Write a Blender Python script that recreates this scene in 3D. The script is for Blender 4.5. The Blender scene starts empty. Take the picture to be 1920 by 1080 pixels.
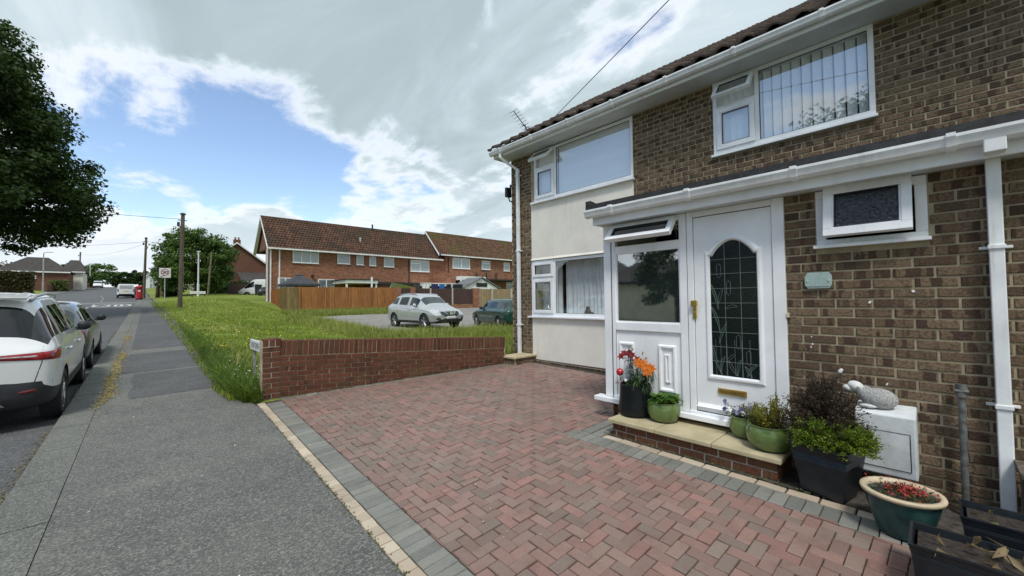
import bpy, bmesh, math, random
import numpy as np
from mathutils import Vector, Matrix, Euler
from mathutils.bvhtree import BVHTree

scene = bpy.context.scene
random.seed(7)
rng = np.random.default_rng(7)
PI = math.pi
R_ = math.radians
COL = scene.collection

# ------------------------------------------------------------------ camera
CAM = Vector((0.0, 0.0, 1.67))
cam = bpy.data.cameras.new('camera')
cam.lens = 14.025
cam.sensor_width = 36.0
cam.sensor_fit = 'HORIZONTAL'
cam.clip_start = 0.05
cam.clip_end = 3000
cam_o = bpy.data.objects.new('camera', cam)
COL.objects.link(cam_o)
cam_o.matrix_world = Matrix(((0.72935858, -0.01188229, -0.68402842, CAM.x),
                             (-0.6840377, -0.02923238, -0.72886068, CAM.y),
                             (-0.01133525, 0.99950202, -0.02944882, CAM.z),
                             (0, 0, 0, 1)))
scene.camera = cam_o

# ------------------------------------------------------------------ light
SUN_AZ, SUN_EL = R_(224), R_(58)      # azimuth clockwise from +Y
sun = bpy.data.lights.new('sun', 'SUN')
sun.energy = 1.5
sun.angle = R_(13)
sun.color = (1.0, 0.975, 0.94)
sun_o = bpy.data.objects.new('sun', sun)
COL.objects.link(sun_o)
sd = Vector((math.sin(SUN_AZ) * math.cos(SUN_EL), math.cos(SUN_AZ) * math.cos(SUN_EL), math.sin(SUN_EL)))
sun_o.rotation_euler = sd.to_track_quat('Z', 'Y').to_euler()

world = bpy.data.worlds.new('World')
scene.world = world
world.use_nodes = True


class NT:
    """tiny node-tree helper"""
    def __init__(self, tree):
        self.t = tree
        self.n = tree.nodes
        self.l = tree.links

    def add(self, kind, ins=None, **props):
        nd = self.n.new(kind)
        for k, v in props.items():
            setattr(nd, k, v)
        for k, v in (ins or {}).items():
            self.set(nd.inputs[k], v)
        return nd

    def set(self, sock, v):
        if isinstance(v, bpy.types.NodeSocket):
            self.l.new(v, sock)
        elif isinstance(v, bpy.types.Node):
            self.l.new(v.outputs[0], sock)
        else:
            if isinstance(v, (tuple, list)) and len(v) == 3 and sock.type == 'RGBA':
                v = (*v, 1)
            sock.default_value = v

    def math(self, op, a, b=0.0, c=0.0, clamp=False):
        nd = self.add('ShaderNodeMath', {0: a, 1: b, 2: c}, operation=op)
        nd.use_clamp = clamp
        return nd.outputs[0]

    def vmath(self, op, a, b=(0, 0, 0)):
        nd = self.add('ShaderNodeVectorMath', {0: a, 1: b}, operation=op)
        return nd.outputs['Value'] if op in ('DOT_PRODUCT', 'LENGTH') else nd.outputs[0]

    def noise(self, vec, scale, detail=4, rough=0.55, dist=0.0, out=0, dim='3D'):
        nd = self.add('ShaderNodeTexNoise', {'Scale': scale, 'Detail': detail, 'Roughness': rough,
                                             'Distortion': dist}, noise_dimensions=dim)
        if vec is not None:
            self.set(nd.inputs['Vector'], vec)
        return nd.outputs[out]

    def ramp(self, fac, stops, interp='LINEAR'):
        nd = self.add('ShaderNodeValToRGB', {0: fac})
        cr = nd.color_ramp
        cr.interpolation = interp
        while len(cr.elements) < len(stops):
            cr.elements.new(0.5)
        for e, (p, c) in zip(cr.elements, stops):
            e.position = p
            e.color = (*c, 1) if len(c) == 3 else c
        return nd.outputs[0]

    def mix(self, fac, a, b, mode='MIX'):
        nd = self.add('ShaderNodeMix', data_type='RGBA', blend_type=mode)
        self.set(nd.inputs[0], fac)
        self.set(nd.inputs[6], a)
        self.set(nd.inputs[7], b)
        return nd.outputs[2]

    def smooth(self, v, a, b):
        nd = self.add('ShaderNodeMapRange', {0: v, 1: a, 2: b, 3: 0.0, 4: 1.0}, interpolation_type='SMOOTHSTEP')
        return nd.outputs[0]


w = NT(world.node_tree)
w.n.clear()
sky = w.add('ShaderNodeTexSky', sky_type='NISHITA')
sky.sun_disc = False
sky.sun_elevation = SUN_EL
sky.sun_rotation = SUN_AZ
sky.altitude = 50
sky.air_density = 1.0
sky.dust_density = 0.6
tc = w.add('ShaderNodeTexCoord')
dirv = tc.outputs['Generated']
sep = w.add('ShaderNodeSeparateXYZ', {0: dirv})
dz = w.math('MAXIMUM', sep.outputs[2], 0.0)
# cloud deck seen in perspective: project the direction on a plane overhead
inv = w.math('DIVIDE', 1.0, w.math('ADD', dz, 0.16))
plane = w.add('ShaderNodeCombineXYZ', {0: w.math('MULTIPLY', sep.outputs[0], inv),
                                       1: w.math('MULTIPLY', sep.outputs[1], inv), 2: 0.37})
n_big = w.noise(plane, 0.9, 5, 0.52, 0.5)
n_det = w.noise(plane, 2.6, 9, 0.6, 0.35)
strk = w.add('ShaderNodeMapping', {'Vector': plane.outputs[0], 'Rotation': (0, 0, 0.6), 'Scale': (1.0, 0.45, 1.0)})
n_shade = w.noise(strk.outputs[0], 1.7, 8, 0.58, 0.7)
# one opening in the deck, low over the street
hole_dir = Vector((0.19, 0.92, 0.315)).normalized()
hole2_dir = Vector((0.40, 0.88, 0.225)).normalized()
hole3_dir = Vector((-0.01, 0.95, 0.26)).normalized()
hole4_dir = Vector((-0.80, 0.42, 0.42)).normalized()
h1 = w.smooth(w.vmath('DOT_PRODUCT', dirv, tuple(hole_dir)), 0.982, 1.0)
h2 = w.smooth(w.vmath('DOT_PRODUCT', dirv, tuple(hole2_dir)), 0.975, 1.0)
h3 = w.smooth(w.vmath('DOT_PRODUCT', dirv, tuple(hole3_dir)), 0.974, 1.0)
h4 = w.smooth(w.vmath('DOT_PRODUCT', dirv, tuple(hole4_dir)), 0.78, 1.0)
hole = w.math('ADD', w.math('ADD', w.math('MULTIPLY', h1, 0.24), w.math('MULTIPLY', h2, 0.16)),
              w.math('ADD', w.math('MULTIPLY', h3, 0.20), w.math('MULTIPLY', h4, 0.30)))
wisp = w.add('ShaderNodeMapping', {'Vector': plane.outputs[0], 'Rotation': (0, 0, -0.5), 'Scale': (1.0, 0.4, 1.0)})
n_wisp = w.noise(wisp.outputs[0], 3.4, 8, 0.62, 0.5)
dens = w.math('ADD', w.math('ADD', w.math('MULTIPLY', n_big, 0.45), w.math('MULTIPLY', n_det, 0.62)), w.math('MULTIPLY', w.math('SUBTRACT', n_wisp, 0.5), 0.45))
bank = w.math('SUBTRACT', 1.0, w.smooth(sep.outputs[2], 0.10, 0.23))
dens = w.math('SUBTRACT', w.math('ADD', w.math('ADD', dens, 0.10), w.math('MULTIPLY', bank, 0.07)), hole)
cover = w.smooth(dens, 0.395, 0.55)
# thick deck reads grey, thin edges read white
thick = w.smooth(dens, 0.45, 0.62)
shade = w.smooth(n_shade, 0.32, 0.68)
lift = w.smooth(sep.outputs[2], -0.16, 0.34)
thick = w.math('MULTIPLY', w.math('MULTIPLY', thick, lift), w.math('ADD', 0.55, w.math('MULTIPLY', shade, 0.45)))
cloud = w.ramp(thick, [(0.0, (0.80, 0.825, 0.86)), (0.35, (0.66, 0.715, 0.76)), (0.62, (0.50, 0.585, 0.63)), (1.0, (0.34, 0.415, 0.45))])
cloud_b = w.add('ShaderNodeBackground', {0: cloud, 1: 0.74})
sky_b = w.add('ShaderNodeBackground', {0: sky.outputs[0], 1: 0.12})
mixw = w.add('ShaderNodeMixShader', {0: cover, 1: sky_b.outputs[0], 2: cloud_b.outputs[0]})
outw = w.add('ShaderNodeOutputWorld', {0: mixw.outputs[0]})

scene.render.engine = 'CYCLES'
scene.view_settings.view_transform = 'Standard'
scene.view_settings.look = 'None'
scene.view_settings.gamma = 1.0
scene.view_settings.exposure = 0.86
scene.cycles.max_bounces = 6
scene.cycles.transparent_max_bounces = 12


# ------------------------------------------------------------------ materials
MATS = {}


def newmat(name):
    m = bpy.data.materials.new(name)
    m.use_nodes = True
    t = NT(m.node_tree)
    t.n.clear()
    out = t.add('ShaderNodeOutputMaterial')
    bs = t.add('ShaderNodeBsdfPrincipled')
    t.l.new(bs.outputs[0], out.inputs[0])
    MATS[name] = m
    return m, t, bs


def hexc(c):
    return c


def mat(name, col, rough=0.6, var=0.12, scale=6.0, bump=0.0, bscale=40.0, metal=0.0, spec=0.5, col2=None,
        piece=0.0, coat=0.0, coords='Object', stretch=None):
    """plain procedural material: base colour with noise, optional second colour in patches, per-piece variation"""
    if name in MATS:
        return MATS[name]
    m, t, bs = newmat(name)
    tcn = t.add('ShaderNodeTexCoord')
    v = tcn.outputs[coords]
    if stretch:
        v = t.add('ShaderNodeMapping', {'Vector': v, 'Scale': stretch}).outputs[0]
    nz = t.noise(v, scale, 6, 0.6)
    c2 = col2 or tuple(c * (1 - 2.2 * var) for c in col)
    c1 = tuple(min(1, c * (1 + var)) for c in col)
    c = t.mix(t.smooth(nz, 0.32, 0.70), c1, c2)
    if piece:
        g = t.add('ShaderNodeNewGeometry')
        oi = t.add('ShaderNodeObjectInfo')
        r = t.math('FRACT', t.math('ADD', g.outputs['Random Per Island'], t.math('MULTIPLY', oi.outputs['Random'], 7.31)))
        val = t.math('ADD', 1.0 - piece, t.math('MULTIPLY', r, 2 * piece))
        hs = t.add('ShaderNodeHueSaturation', {'Value': val, 'Color': c})
        c = hs.outputs[0]
    t.set(bs.inputs['Base Color'], c)
    t.set(bs.inputs['Roughness'], t.math('ADD', rough - 0.05, t.math('MULTIPLY', nz, 0.1), clamp=True))
    bs.inputs['Metallic'].default_value = metal
    bs.inputs['Specular IOR Level'].default_value = spec
    if coat:
        bs.inputs['Coat Weight'].default_value = coat
        bs.inputs['Coat Roughness'].default_value = 0.03
    if bump:
        nb = t.noise(v, bscale, 4, 0.6)
        bp = t.add('ShaderNodeBump', {'Strength': bump, 'Distance': 0.01, 'Height': nb})
        t.set(bs.inputs['Normal'], bp.outputs[0])
    return m


def piece_rand(t, k=7.31):
    g = t.add('ShaderNodeNewGeometry')
    oi = t.add('ShaderNodeObjectInfo')
    return t.math('FRACT', t.math('ADD', g.outputs['Random Per Island'], t.math('MULTIPLY', oi.outputs['Random'], k)))


def flash_brick(name, light, mid, dark, amount=0.5, bump=0.6, dirt=None):
    """textured facing brick: each piece takes its own tone and dark kiln bands along its length (UV u = 0..1)"""
    m, t, bs = newmat(name)
    uv = t.add('ShaderNodeUVMap')
    tcn = t.add('ShaderNodeTexCoord')
    geo = t.add('ShaderNodeNewGeometry')
    r = piece_rand(t)
    sp = t.add('ShaderNodeSeparateXYZ', {0: uv.outputs[0]})
    bandv = t.add('ShaderNodeCombineXYZ', {0: t.math('MULTIPLY', sp.outputs[0], 2.6), 1: t.math('MULTIPLY', sp.outputs[1], 0.10),
                                           2: t.math('MULTIPLY', r, 91.0)})
    band = t.noise(bandv, 1.25, 1, 0.4)
    wpos = geo.outputs['Position']
    grain = t.noise(wpos, 55, 5, 0.65)
    fine = t.noise(wpos, 160, 3, 0.6)
    r2 = t.math('FRACT', t.math('MULTIPLY', r, 13.7))
    base = t.mix(r2, light, mid)
    k = t.smooth(t.math('ADD', band, t.math('MULTIPLY', t.math('SUBTRACT', grain, 0.5), 0.16)), 0.50, 0.54)
    k = t.math('MULTIPLY', k, t.smooth(t.math('FRACT', t.math('MULTIPLY', r, 5.3)), 1.0 - amount * 1.4, 1.0 - amount * 0.6))
    whole = t.smooth(t.math('FRACT', t.math('MULTIPLY', r, 31.1)), 0.86, 0.94)
    k = t.math('MAXIMUM', k, t.math('MULTIPLY', whole, 0.6))
    c = t.mix(k, base, dark)
    c = t.mix(t.math('MULTIPLY', t.smooth(grain, 0.42, 0.66), 0.7), c, tuple(x * 0.38 for x in mid))
    c = t.mix(t.math('MULTIPLY', t.smooth(fine, 0.56, 0.7), 0.35), c, tuple(min(1, x * 1.6) for x in light))
    if dirt:
        dn = t.noise(wpos, 1.6, 4, 0.6)
        c = t.mix(t.math('MULTIPLY', t.smooth(dn, 0.5, 0.72), 0.6), c, dirt)
    t.set(bs.inputs['Base Color'], c)
    bs.inputs['Roughness'].default_value = 0.9
    bs.inputs['Specular IOR Level'].default_value = 0.25
    h = t.math('ADD', t.math('MULTIPLY', grain, 0.75), t.math('MULTIPLY', fine, 0.3))
    bp = t.add('ShaderNodeBump', {'Strength': bump, 'Distance': 0.012, 'Height': h})
    t.set(bs.inputs['Normal'], bp.outputs[0])
    return m


def paver_mat(name, cols, speck=0.25, bump=0.35, patch=None):
    m, t, bs = newmat(name)
    geo = t.add('ShaderNodeNewGeometry')
    r = piece_rand(t)
    wpos = geo.outputs['Position']
    n = len(cols)
    c = t.ramp(r, [(i / n, cc) for i, cc in enumerate(cols)], 'CONSTANT')
    grime = t.noise(wpos, 6.5, 5, 0.65)
    r3 = t.math('FRACT', t.math('MULTIPLY', r, 17.3))
    hs = t.add('ShaderNodeHueSaturation', {'Value': t.math('ADD', 0.84, t.math('MULTIPLY', r3, 0.32)), 'Color': c})
    c = hs.outputs[0]
    big = t.noise(wpos, 0.9, 5, 0.6)
    c = t.mix(t.math('MULTIPLY', t.smooth(big, 0.42, 0.68), 0.35), c, patch or (0.20, 0.165, 0.14))
    c = t.mix(t.math('MULTIPLY', t.smooth(grime, 0.45, 0.72), 0.45), c, tuple(x * 0.6 for x in cols[0]))
    fine = t.noise(wpos, 95, 4, 0.75)
    grit = t.noise(wpos, 170, 2, 0.6)
    c = t.mix(t.math('MULTIPLY', t.smooth(fine, 0.45, 0.7), speck), c, (0.07, 0.06, 0.055))
    c = t.mix(t.math('MULTIPLY', t.smooth(grit, 0.64, 0.74), 0.5), c, (0.48, 0.43, 0.38))
    t.set(bs.inputs['Base Color'], c)
    t.set(bs.inputs['Roughness'], t.math('ADD', 0.36, t.math('MULTIPLY', fine, 0.35)))
    bs.inputs['Specular IOR Level'].default_value = 0.45
    bp = t.add('ShaderNodeBump', {'Strength': bump, 'Distance': 0.004, 'Height': t.math('ADD', fine, t.math('MULTIPLY', big, 0.5))})
    t.set(bs.inputs['Normal'], bp.outputs[0])
    return m


def asphalt_mat(name, base, light, patch=0.5, agg=240):
    m, t, bs = newmat(name)
    geo = t.add('ShaderNodeNewGeometry')
    p = geo.outputs['Position']
    big = t.noise(p, 0.55, 6, 0.62, 0.6)
    med = t.noise(p, 3.2, 6, 0.65)
    fine = t.noise(p, agg * 0.30, 4, 0.8)
    vor = t.add('ShaderNodeTexVoronoi', {'Vector': p, 'Scale': agg * 0.34, 'Randomness': 1.0})
    c = t.mix(t.smooth(big, 0.35, 0.7), base, light)
    c = t.mix(t.math('MULTIPLY', t.smooth(med, 0.4, 0.7), patch), c, tuple(x * 0.72 for x in base))
    vsep = t.add('ShaderNodeSeparateColor', {0: vor.outputs['Color']})
    c = t.mix(t.math('MULTIPLY', t.smooth(vsep.outputs[0], 0.45, 1.0), 0.62), c, tuple(min(1, x * 1.75) for x in light))
    c = t.mix(t.math('MULTIPLY', t.smooth(fine, 0.46, 0.66), 0.8), c, tuple(x * 0.3 for x in base))
    t.set(bs.inputs['Base Color'], c)
    bs.inputs['Roughness'].default_value = 0.85
    bs.inputs['Specular IOR Level'].default_value = 0.35
    bp = t.add('ShaderNodeBump', {'Strength': 0.55, 'Distance': 0.006, 'Height': t.math('ADD', fine, t.math('MULTIPLY', vor.outputs['Distance'], 0.8))})
    t.set(bs.inputs['Normal'], bp.outputs[0])
    return m


def glass_mat(name, tint=(0.9, 0.95, 0.95), ior=1.9, body=0.12, bump=0.0, bscale=60.0, rough=0.0, opaque=None):
    """window pane: fresnel mix of a mirror reflection and either clear transmission or a dark body"""
    m = bpy.data.materials.new(name)
    m.use_nodes = True
    t = NT(m.node_tree)
    t.n.clear()
    out = t.add('ShaderNodeOutputMaterial')
    gg = t.add('ShaderNodeNewGeometry')
    cosi = t.math('ABSOLUTE', t.vmath('DOT_PRODUCT', gg.outputs['Normal'], gg.outputs['Incoming']))
    f0 = ((ior - 1) / (ior + 1)) ** 2
    frv = t.math('ADD', f0, t.math('MULTIPLY', 1 - f0, t.math('POWER', t.math('SUBTRACT', 1.0, cosi, clamp=True), 5.0)))
    gl = t.add('ShaderNodeBsdfGlossy', {0: (1, 1, 1, 1), 1: rough})
    if opaque:
        bd = t.add('ShaderNodeBsdfDiffuse', {0: (*opaque, 1)})
    else:
        bd = t.add('ShaderNodeBsdfTransparent', {0: (*tint, 1)})
    if bump:
        geo = t.add('ShaderNodeNewGeometry')
        nb = t.noise(geo.outputs['Position'], bscale, 3, 0.55, 0.8)
        bp = t.add('ShaderNodeBump', {'Strength': bump, 'Distance': 0.01, 'Height': nb})
        t.set(gl.inputs['Normal'], bp.outputs[0])
        if opaque:
            t.set(bd.inputs['Normal'], bp.outputs[0])
    else:
        # real panes are never quite flat
        geo = t.add('ShaderNodeNewGeometry')
        nb = t.noise(geo.outputs['Position'], 0.9, 1, 0.4)
        bp = t.add('ShaderNodeBump', {'Strength': 0.05, 'Distance': 0.02, 'Height': nb})
        t.set(gl.inputs['Normal'], bp.outputs[0])
    mx = t.add('ShaderNodeMixShader', {0: frv, 1: bd.outputs[0], 2: gl.outputs[0]})
    t.l.new(mx.outputs[0], out.inputs[0])
    MATS[name] = m
    return m


def leaf_mat(name, dark, light, trans=0.35, rough=0.55):
    m = bpy.data.materials.new(name)
    m.use_nodes = True
    t = NT(m.node_tree)
    t.n.clear()
    out = t.add('ShaderNodeOutputMaterial')
    r = piece_rand(t)
    geo = t.add('ShaderNodeNewGeometry')
    big = t.noise(geo.outputs['Position'], 0.8, 3, 0.6)
    f = t.math('ADD', t.math('MULTIPLY', r, 0.6), t.math('MULTIPLY', t.smooth(big, 0.35, 0.65), 0.4))
    c = t.mix(f, dark, light)
    bs = t.add('ShaderNodeBsdfPrincipled', {'Base Color': c, 'Roughness': rough})
    bs.inputs['Specular IOR Level'].default_value = 0.35
    tr = t.add('ShaderNodeBsdfTranslucent', {0: c})
    mx = t.add('ShaderNodeMixShader', {0: trans, 1: bs.outputs[0], 2: tr.outputs[0]})
    t.l.new(mx.outputs[0], out.inputs[0])
    MATS[name] = m
    return m


# ------------------------------------------------------------------ mesh helpers
class MB:
    """collects geometry; build() links it as ONE mesh object"""
    def __init__(self):
        self.v = []
        self.f = []
        self.mi = []
        self.uv = []

    def face(self, idx, mi=0, uv=None):
        self.f.append(tuple(idx))
        self.mi.append(mi)
        self.uv.append(uv)

    def poly(self, pts, mi=0, uv=None):
        b = len(self.v)
        self.v += [tuple(p) for p in pts]
        self.face(range(b, b + len(pts)), mi, uv)

    def box(self, c, s, mi=0, M=None, taper=1.0):
        """box centred at c, size s; taper scales the top"""
        b = len(self.v)
        hx, hy, hz = s[0] / 2, s[1] / 2, s[2] / 2
        for z, k in ((-hz, 1.0), (hz, taper)):
            for x, y in ((-hx, -hy), (hx, -hy), (hx, hy), (-hx, hy)):
                p = Vector((x * k, y * k, z))
                if M is not None:
                    p = M @ p
                self.v.append((p.x + c[0], p.y + c[1], p.z + c[2]))
        for q in ((3, 2, 1, 0), (4, 5, 6, 7), (0, 1, 5, 4), (1, 2, 6, 5), (2, 3, 7, 6), (3, 0, 4, 7)):
            self.face([b + i for i in q], mi, ((0, 0), (1, 0), (1, 1), (0, 1)))
        return self

    def bb(self, lo, hi, mi=0):
        return self.box([(a + b) / 2 for a, b in zip(lo, hi)], [abs(b - a) for a, b in zip(lo, hi)], mi)

    def prism(self, poly, axis, a, b, mi=0):
        """2-D polygon extruded along axis ('x','y','z') from a to b"""
        def P(u, v, w):
            return {'x': (w, u, v), 'y': (u, w, v), 'z': (u, v, w)}[axis]
        n = len(poly)
        s = len(self.v)
        self.v += [P(u, v, a) for u, v in poly] + [P(u, v, b) for u, v in poly]
        self.face([s + i for i in range(n)][::-1], mi)
        self.face([s + n + i for i in range(n)], mi)
        for i in range(n):
            j = (i + 1) % n
            self.face((s + i, s + j, s + n + j, s + n + i), mi)
        return self

    def tube(self, pts, r, seg=8, mi=0, cap=True, r2=None):
        pts = [Vector(p) for p in pts]
        n = len(pts)
        s = len(self.v)
        prev = None
        for i, p in enumerate(pts):
            d = (pts[min(i + 1, n - 1)] - pts[max(i - 1, 0)]).normalized()
            if prev is None:
                up = Vector((0, 0, 1)) if abs(d.z) < 0.9 else Vector((1, 0, 0))
                u = d.cross(up).normalized()
            else:
                u = (prev - d * prev.dot(d)).normalized()
            prev = u
            v = d.cross(u)
            rr = r if r2 is None else r + (r2 - r) * i / max(1, n - 1)
            if isinstance(r, (list, tuple)):
                rr = r[i]
            for k in range(seg):
                a = 2 * PI * k / seg
                q = p + (u * math.cos(a) + v * math.sin(a)) * rr
                self.v.append(tuple(q))
        for i in range(n - 1):
            for k in range(seg):
                k2 = (k + 1) % seg
                self.face((s + i * seg + k, s + i * seg + k2, s + (i + 1) * seg + k2, s + (i + 1) * seg + k), mi)
        if cap:
            self.face([s + k for k in range(seg)][::-1], mi)
            self.face([s + (n - 1) * seg + k for k in range(seg)], mi)
        return self

    def lathe(self, prof, c=(0, 0, 0), seg=24, mi=0, sx=1.0, sy=1.0, cap=True):
        """profile [(r,z)...] turned about z"""
        s = len(self.v)
        for r, z in prof:
            for k in range(seg):
                a = 2 * PI * k / seg
                self.v.append((c[0] + r * math.cos(a) * sx, c[1] + r * math.sin(a) * sy, c[2] + z))
        for i in range(len(prof) - 1):
            for k in range(seg):
                k2 = (k + 1) % seg
                self.face((s + i * seg + k, s + i * seg + k2, s + (i + 1) * seg + k2, s + (i + 1) * seg + k), mi)
        if cap and prof[0][0] > 1e-4:
            self.face([s + k for k in range(seg)][::-1], mi)
        if cap and prof[-1][0] > 1e-4:
            self.face([s + (len(prof) - 1) * seg + k for k in range(seg)], mi)
        return self

    def disc(self, c, n, r, seg=20, mi=0, rin=0.0):
        n = Vector(n).normalized()
        u = n.orthogonal().normalized()
        v = n.cross(u)
        c = Vector(c)
        ring = [c + (u * math.cos(2 * PI * k / seg) + v * math.sin(2 * PI * k / seg)) * r for k in range(seg)]
        if rin == 0:
            self.poly(ring, mi)
        else:
            s = len(self.v)
            self.v += [tuple(p) for p in ring] + [tuple(c + (p - c) * (rin / r)) for p in ring]
            for k in range(seg):
                k2 = (k + 1) % seg
                self.face((s + k, s + k2, s + seg + k2, s + seg + k), mi)
        return self

    def mesh(self, name, mats):
        me = bpy.data.meshes.new(name)
        me.from_pydata([tuple(p) for p in self.v], [], self.f)
        for m in (mats if isinstance(mats, (list, tuple)) else [mats]):
            me.materials.append(m)
        me.polygons.foreach_set('material_index', self.mi)
        if any(u is not None for u in self.uv):
            ul = me.uv_layers.new(name='UVMap')
            flat = []
            for f, u in zip(self.f, self.uv):
                if u is None or len(u) != len(f):
                    u = [(0, 0)] * len(f)
                for p in u:
                    flat += [p[0], p[1]]
            ul.data.foreach_set('uv', flat)
        return me

    def build(self, name, mats, parent=None, smooth=False, bevel=0.0, bseg=2, subsurf=0, angle=40, recalc=True):
        me = self.mesh(name, mats)
        if recalc:
            bm = bmesh.new()
            bm.from_mesh(me)
            bmesh.ops.recalc_face_normals(bm, faces=bm.faces)
            bm.to_mesh(me)
            bm.free()
        return link(name, me, parent, smooth, bevel, bseg, subsurf, angle)


def link(name, me, parent=None, smooth=False, bevel=0.0, bseg=2, subsurf=0, angle=40):
    o = bpy.data.objects.new(name, me)
    COL.objects.link(o)
    if parent:
        o.parent = parent
    if smooth:
        me.polygons.foreach_set('use_smooth', [True] * len(me.polygons))
        if smooth == 'auto':
            me.set_sharp_from_angle(angle=R_(angle))
    if bevel:
        b = o.modifiers.new('bevel', 'BEVEL')
        b.width = bevel
        b.segments = bseg
        b.limit_method = 'ANGLE'
        b.angle_limit = R_(35)
    if subsurf:
        s = o.modifiers.new('sub', 'SUBSURF')
        s.levels = s.render_levels = subsurf
    return o


def empty(name, loc=(0, 0, 0), rz=0.0, parent=None):
    o = bpy.data.objects.new(name, None)
    COL.objects.link(o)
    o.location = loc
    o.rotation_euler = (0, 0, rz)
    o.empty_display_size = 0.2
    if parent:
        o.parent = parent
    return o


def tag(o, label=None, cat=None, group=None, kind=None):
    if label:
        o['label'] = label
    if cat:
        o['category'] = cat
    if group:
        o['group'] = group
    if kind:
        o['kind'] = kind
    return o


def copy_tree(o, parent=None):
    c = o.copy()
    COL.objects.link(c)
    c.parent = parent
    for ch in list(o.children):
        copy_tree(ch, c)
    return c


# ------------------------------------------------------------------ the lie of the land
def smst(a, b, x):
    t = np.clip((x - a) / (b - a), 0, 1)
    return t * t * (3 - 2 * t)


def street(y):
    return np.interp(y, [-60, 6.5, 75, 110, 150, 200, 400], [-2.0, .229, 2.56, 4.1, 6.2, 8.0, 9.0])


def G(x, y):
    """ground height: the street climbs away, the drive is flatter towards the house, the green dips behind the wall"""
    x = np.asarray(x, float)
    y = np.asarray(y, float)
    kx = smst(1.2, 3.6, x)
    c = .034 * (1 - kx) + .0175 * kx
    near = .229 + .01935 * np.clip(x, -10, 8) + c * (np.maximum(y, -8) - 6.5)
    s = street(y) + .01935 * np.clip(x, -10, 8)
    F = np.interp(y, [6.8, 15, 25, 32, 41, 60, 90, 150, 400], [.34, .30, .6, .97, 1.55, 2.6, 3.6, 6.2, 9])
    k = smst(1.4, 6, x) * smst(6.8, 8.5, y)
    far = s * (1 - k) + F * k
    kk = smst(6.4, 7.2, y)
    return near * (1 - kk) + far * kk


def g(x, y):
    return float(G(x, y))
# ================================================================== GROUND, ROAD, PAVEMENT, DRIVE
m_asph_path = asphalt_mat('asphalt_path', (0.112, 0.113, 0.107), (0.172, 0.169, 0.150), 0.55, 260)
m_asph_dark = asphalt_mat('asphalt_path_dark', (0.074, 0.076, 0.078), (0.114, 0.114, 0.112), 0.5, 240)
m_asph_road = asphalt_mat('asphalt_road', (0.085, 0.087, 0.089), (0.122, 0.123, 0.125), 0.35, 200)
m_court = asphalt_mat('concrete_court', (0.20, 0.19, 0.175), (0.28, 0.265, 0.24), 0.4, 160)
m_kerb = asphalt_mat('kerb_concrete', (0.125, 0.128, 0.116), (0.18, 0.18, 0.16), 0.5, 300)
m_line = mat('road_paint', (0.62, 0.62, 0.6), 0.7, 0.18, 14)
m_joint = mat('joint_sand', (0.065, 0.055, 0.045), 0.95, 0.3, 20)
m_grass_g = None


def grass_ground():
    m, t, bs = newmat('grass_ground')
    geo = t.add('ShaderNodeNewGeometry')
    p = geo.outputs['Position']
    big = t.noise(p, 0.16, 5, 0.6)
    med = t.noise(p, 1.3, 6, 0.65)
    fine = t.noise(p, 9, 5, 0.7)
    c = t.mix(t.smooth(big, 0.35, 0.65), (0.14, 0.19, 0.025), (0.22, 0.27, 0.042))
    c = t.mix(t.math('MULTIPLY', t.smooth(med, 0.45, 0.7), 0.5), c, (0.08, 0.13, 0.02))
    c = t.mix(t.math('MULTIPLY', t.smooth(fine, 0.5, 0.7), 0.55), c, (0.22, 0.24, 0.06))
    t.set(bs.inputs['Base Color'], c)
    bs.inputs['Roughness'].default_value = 0.9
    bs.inputs['Specular IOR Level'].default_value = 0.2
    bp = t.add('ShaderNodeBump', {'Strength': 0.9, 'Distance': 0.12, 'Height': t.math('ADD', med, t.math('MULTIPLY', fine, 0.6))})
    t.set(bs.inputs['Normal'], bp.outputs[0])
    return m


m_grass_g = grass_ground()


def grid_mesh(name, xs, ys, zf, m, parent=None):
    X, Y = np.meshgrid(xs, ys)
    Z = zf(X, Y)
    nx, ny = len(xs), len(ys)
    v = np.stack([X.ravel(), Y.ravel(), Z.ravel()], 1)
    i = np.arange(nx * ny).reshape(ny, nx)
    f = np.stack([i[:-1, :-1].ravel(), i[:-1, 1:].ravel(), i[1:, 1:].ravel(), i[1:, :-1].ravel()], 1)
    me = bpy.data.meshes.new(name)
    me.from_pydata(v.tolist(), [], f.tolist())
    me.materials.append(m)
    return link(name, me, parent, smooth=True)


def strip(name, ys, xl, xr, n, dzf, m, parent=None):
    """sheet between two lines x = xl(y) .. xr(y), n columns, following the ground"""
    v, f = [], []
    for j, y in enumerate(ys):
        a, b = xl(y), xr(y)
        for i in range(n + 1):
            x = a + (b - a) * i / n
            v.append((x, y, g(x, y) + dzf(x, y)))
    for j in range(len(ys) - 1):
        for i in range(n):
            k = j * (n + 1) + i
            f.append((k, k + 1, k + n + 2, k + n + 1))
    me = bpy.data.meshes.new(name)
    me.from_pydata(v, [], f)
    me.materials.append(m)
    return link(name, me, parent, smooth=True)


def kerb_x(y):
    return -0.80 + 0.0128 * y


def left_kerb(y):
    return -7.4 - 2.6 * float(smst(40, 110, y)) + 1.5 * float(smst(130, 220, y))


def path_r(y):
    if y < 6.56:
        return 1.078 + 0.0229 * y
    return float(np.interp(y, [6.56, 7.0, 7.8, 9, 13.7, 25, 40, 55, 75, 220], [1.2, 1.14, 1.07, 1.10, 1.19, 1.33, 1.45, 1.6, 1.8, 2.2]))


def road_dz(y):
    return -0.03 - 0.075 * float(smst(6.3, 7.6, y)) - 0.06 * float(smst(60, 75, y)) * 0


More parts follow.
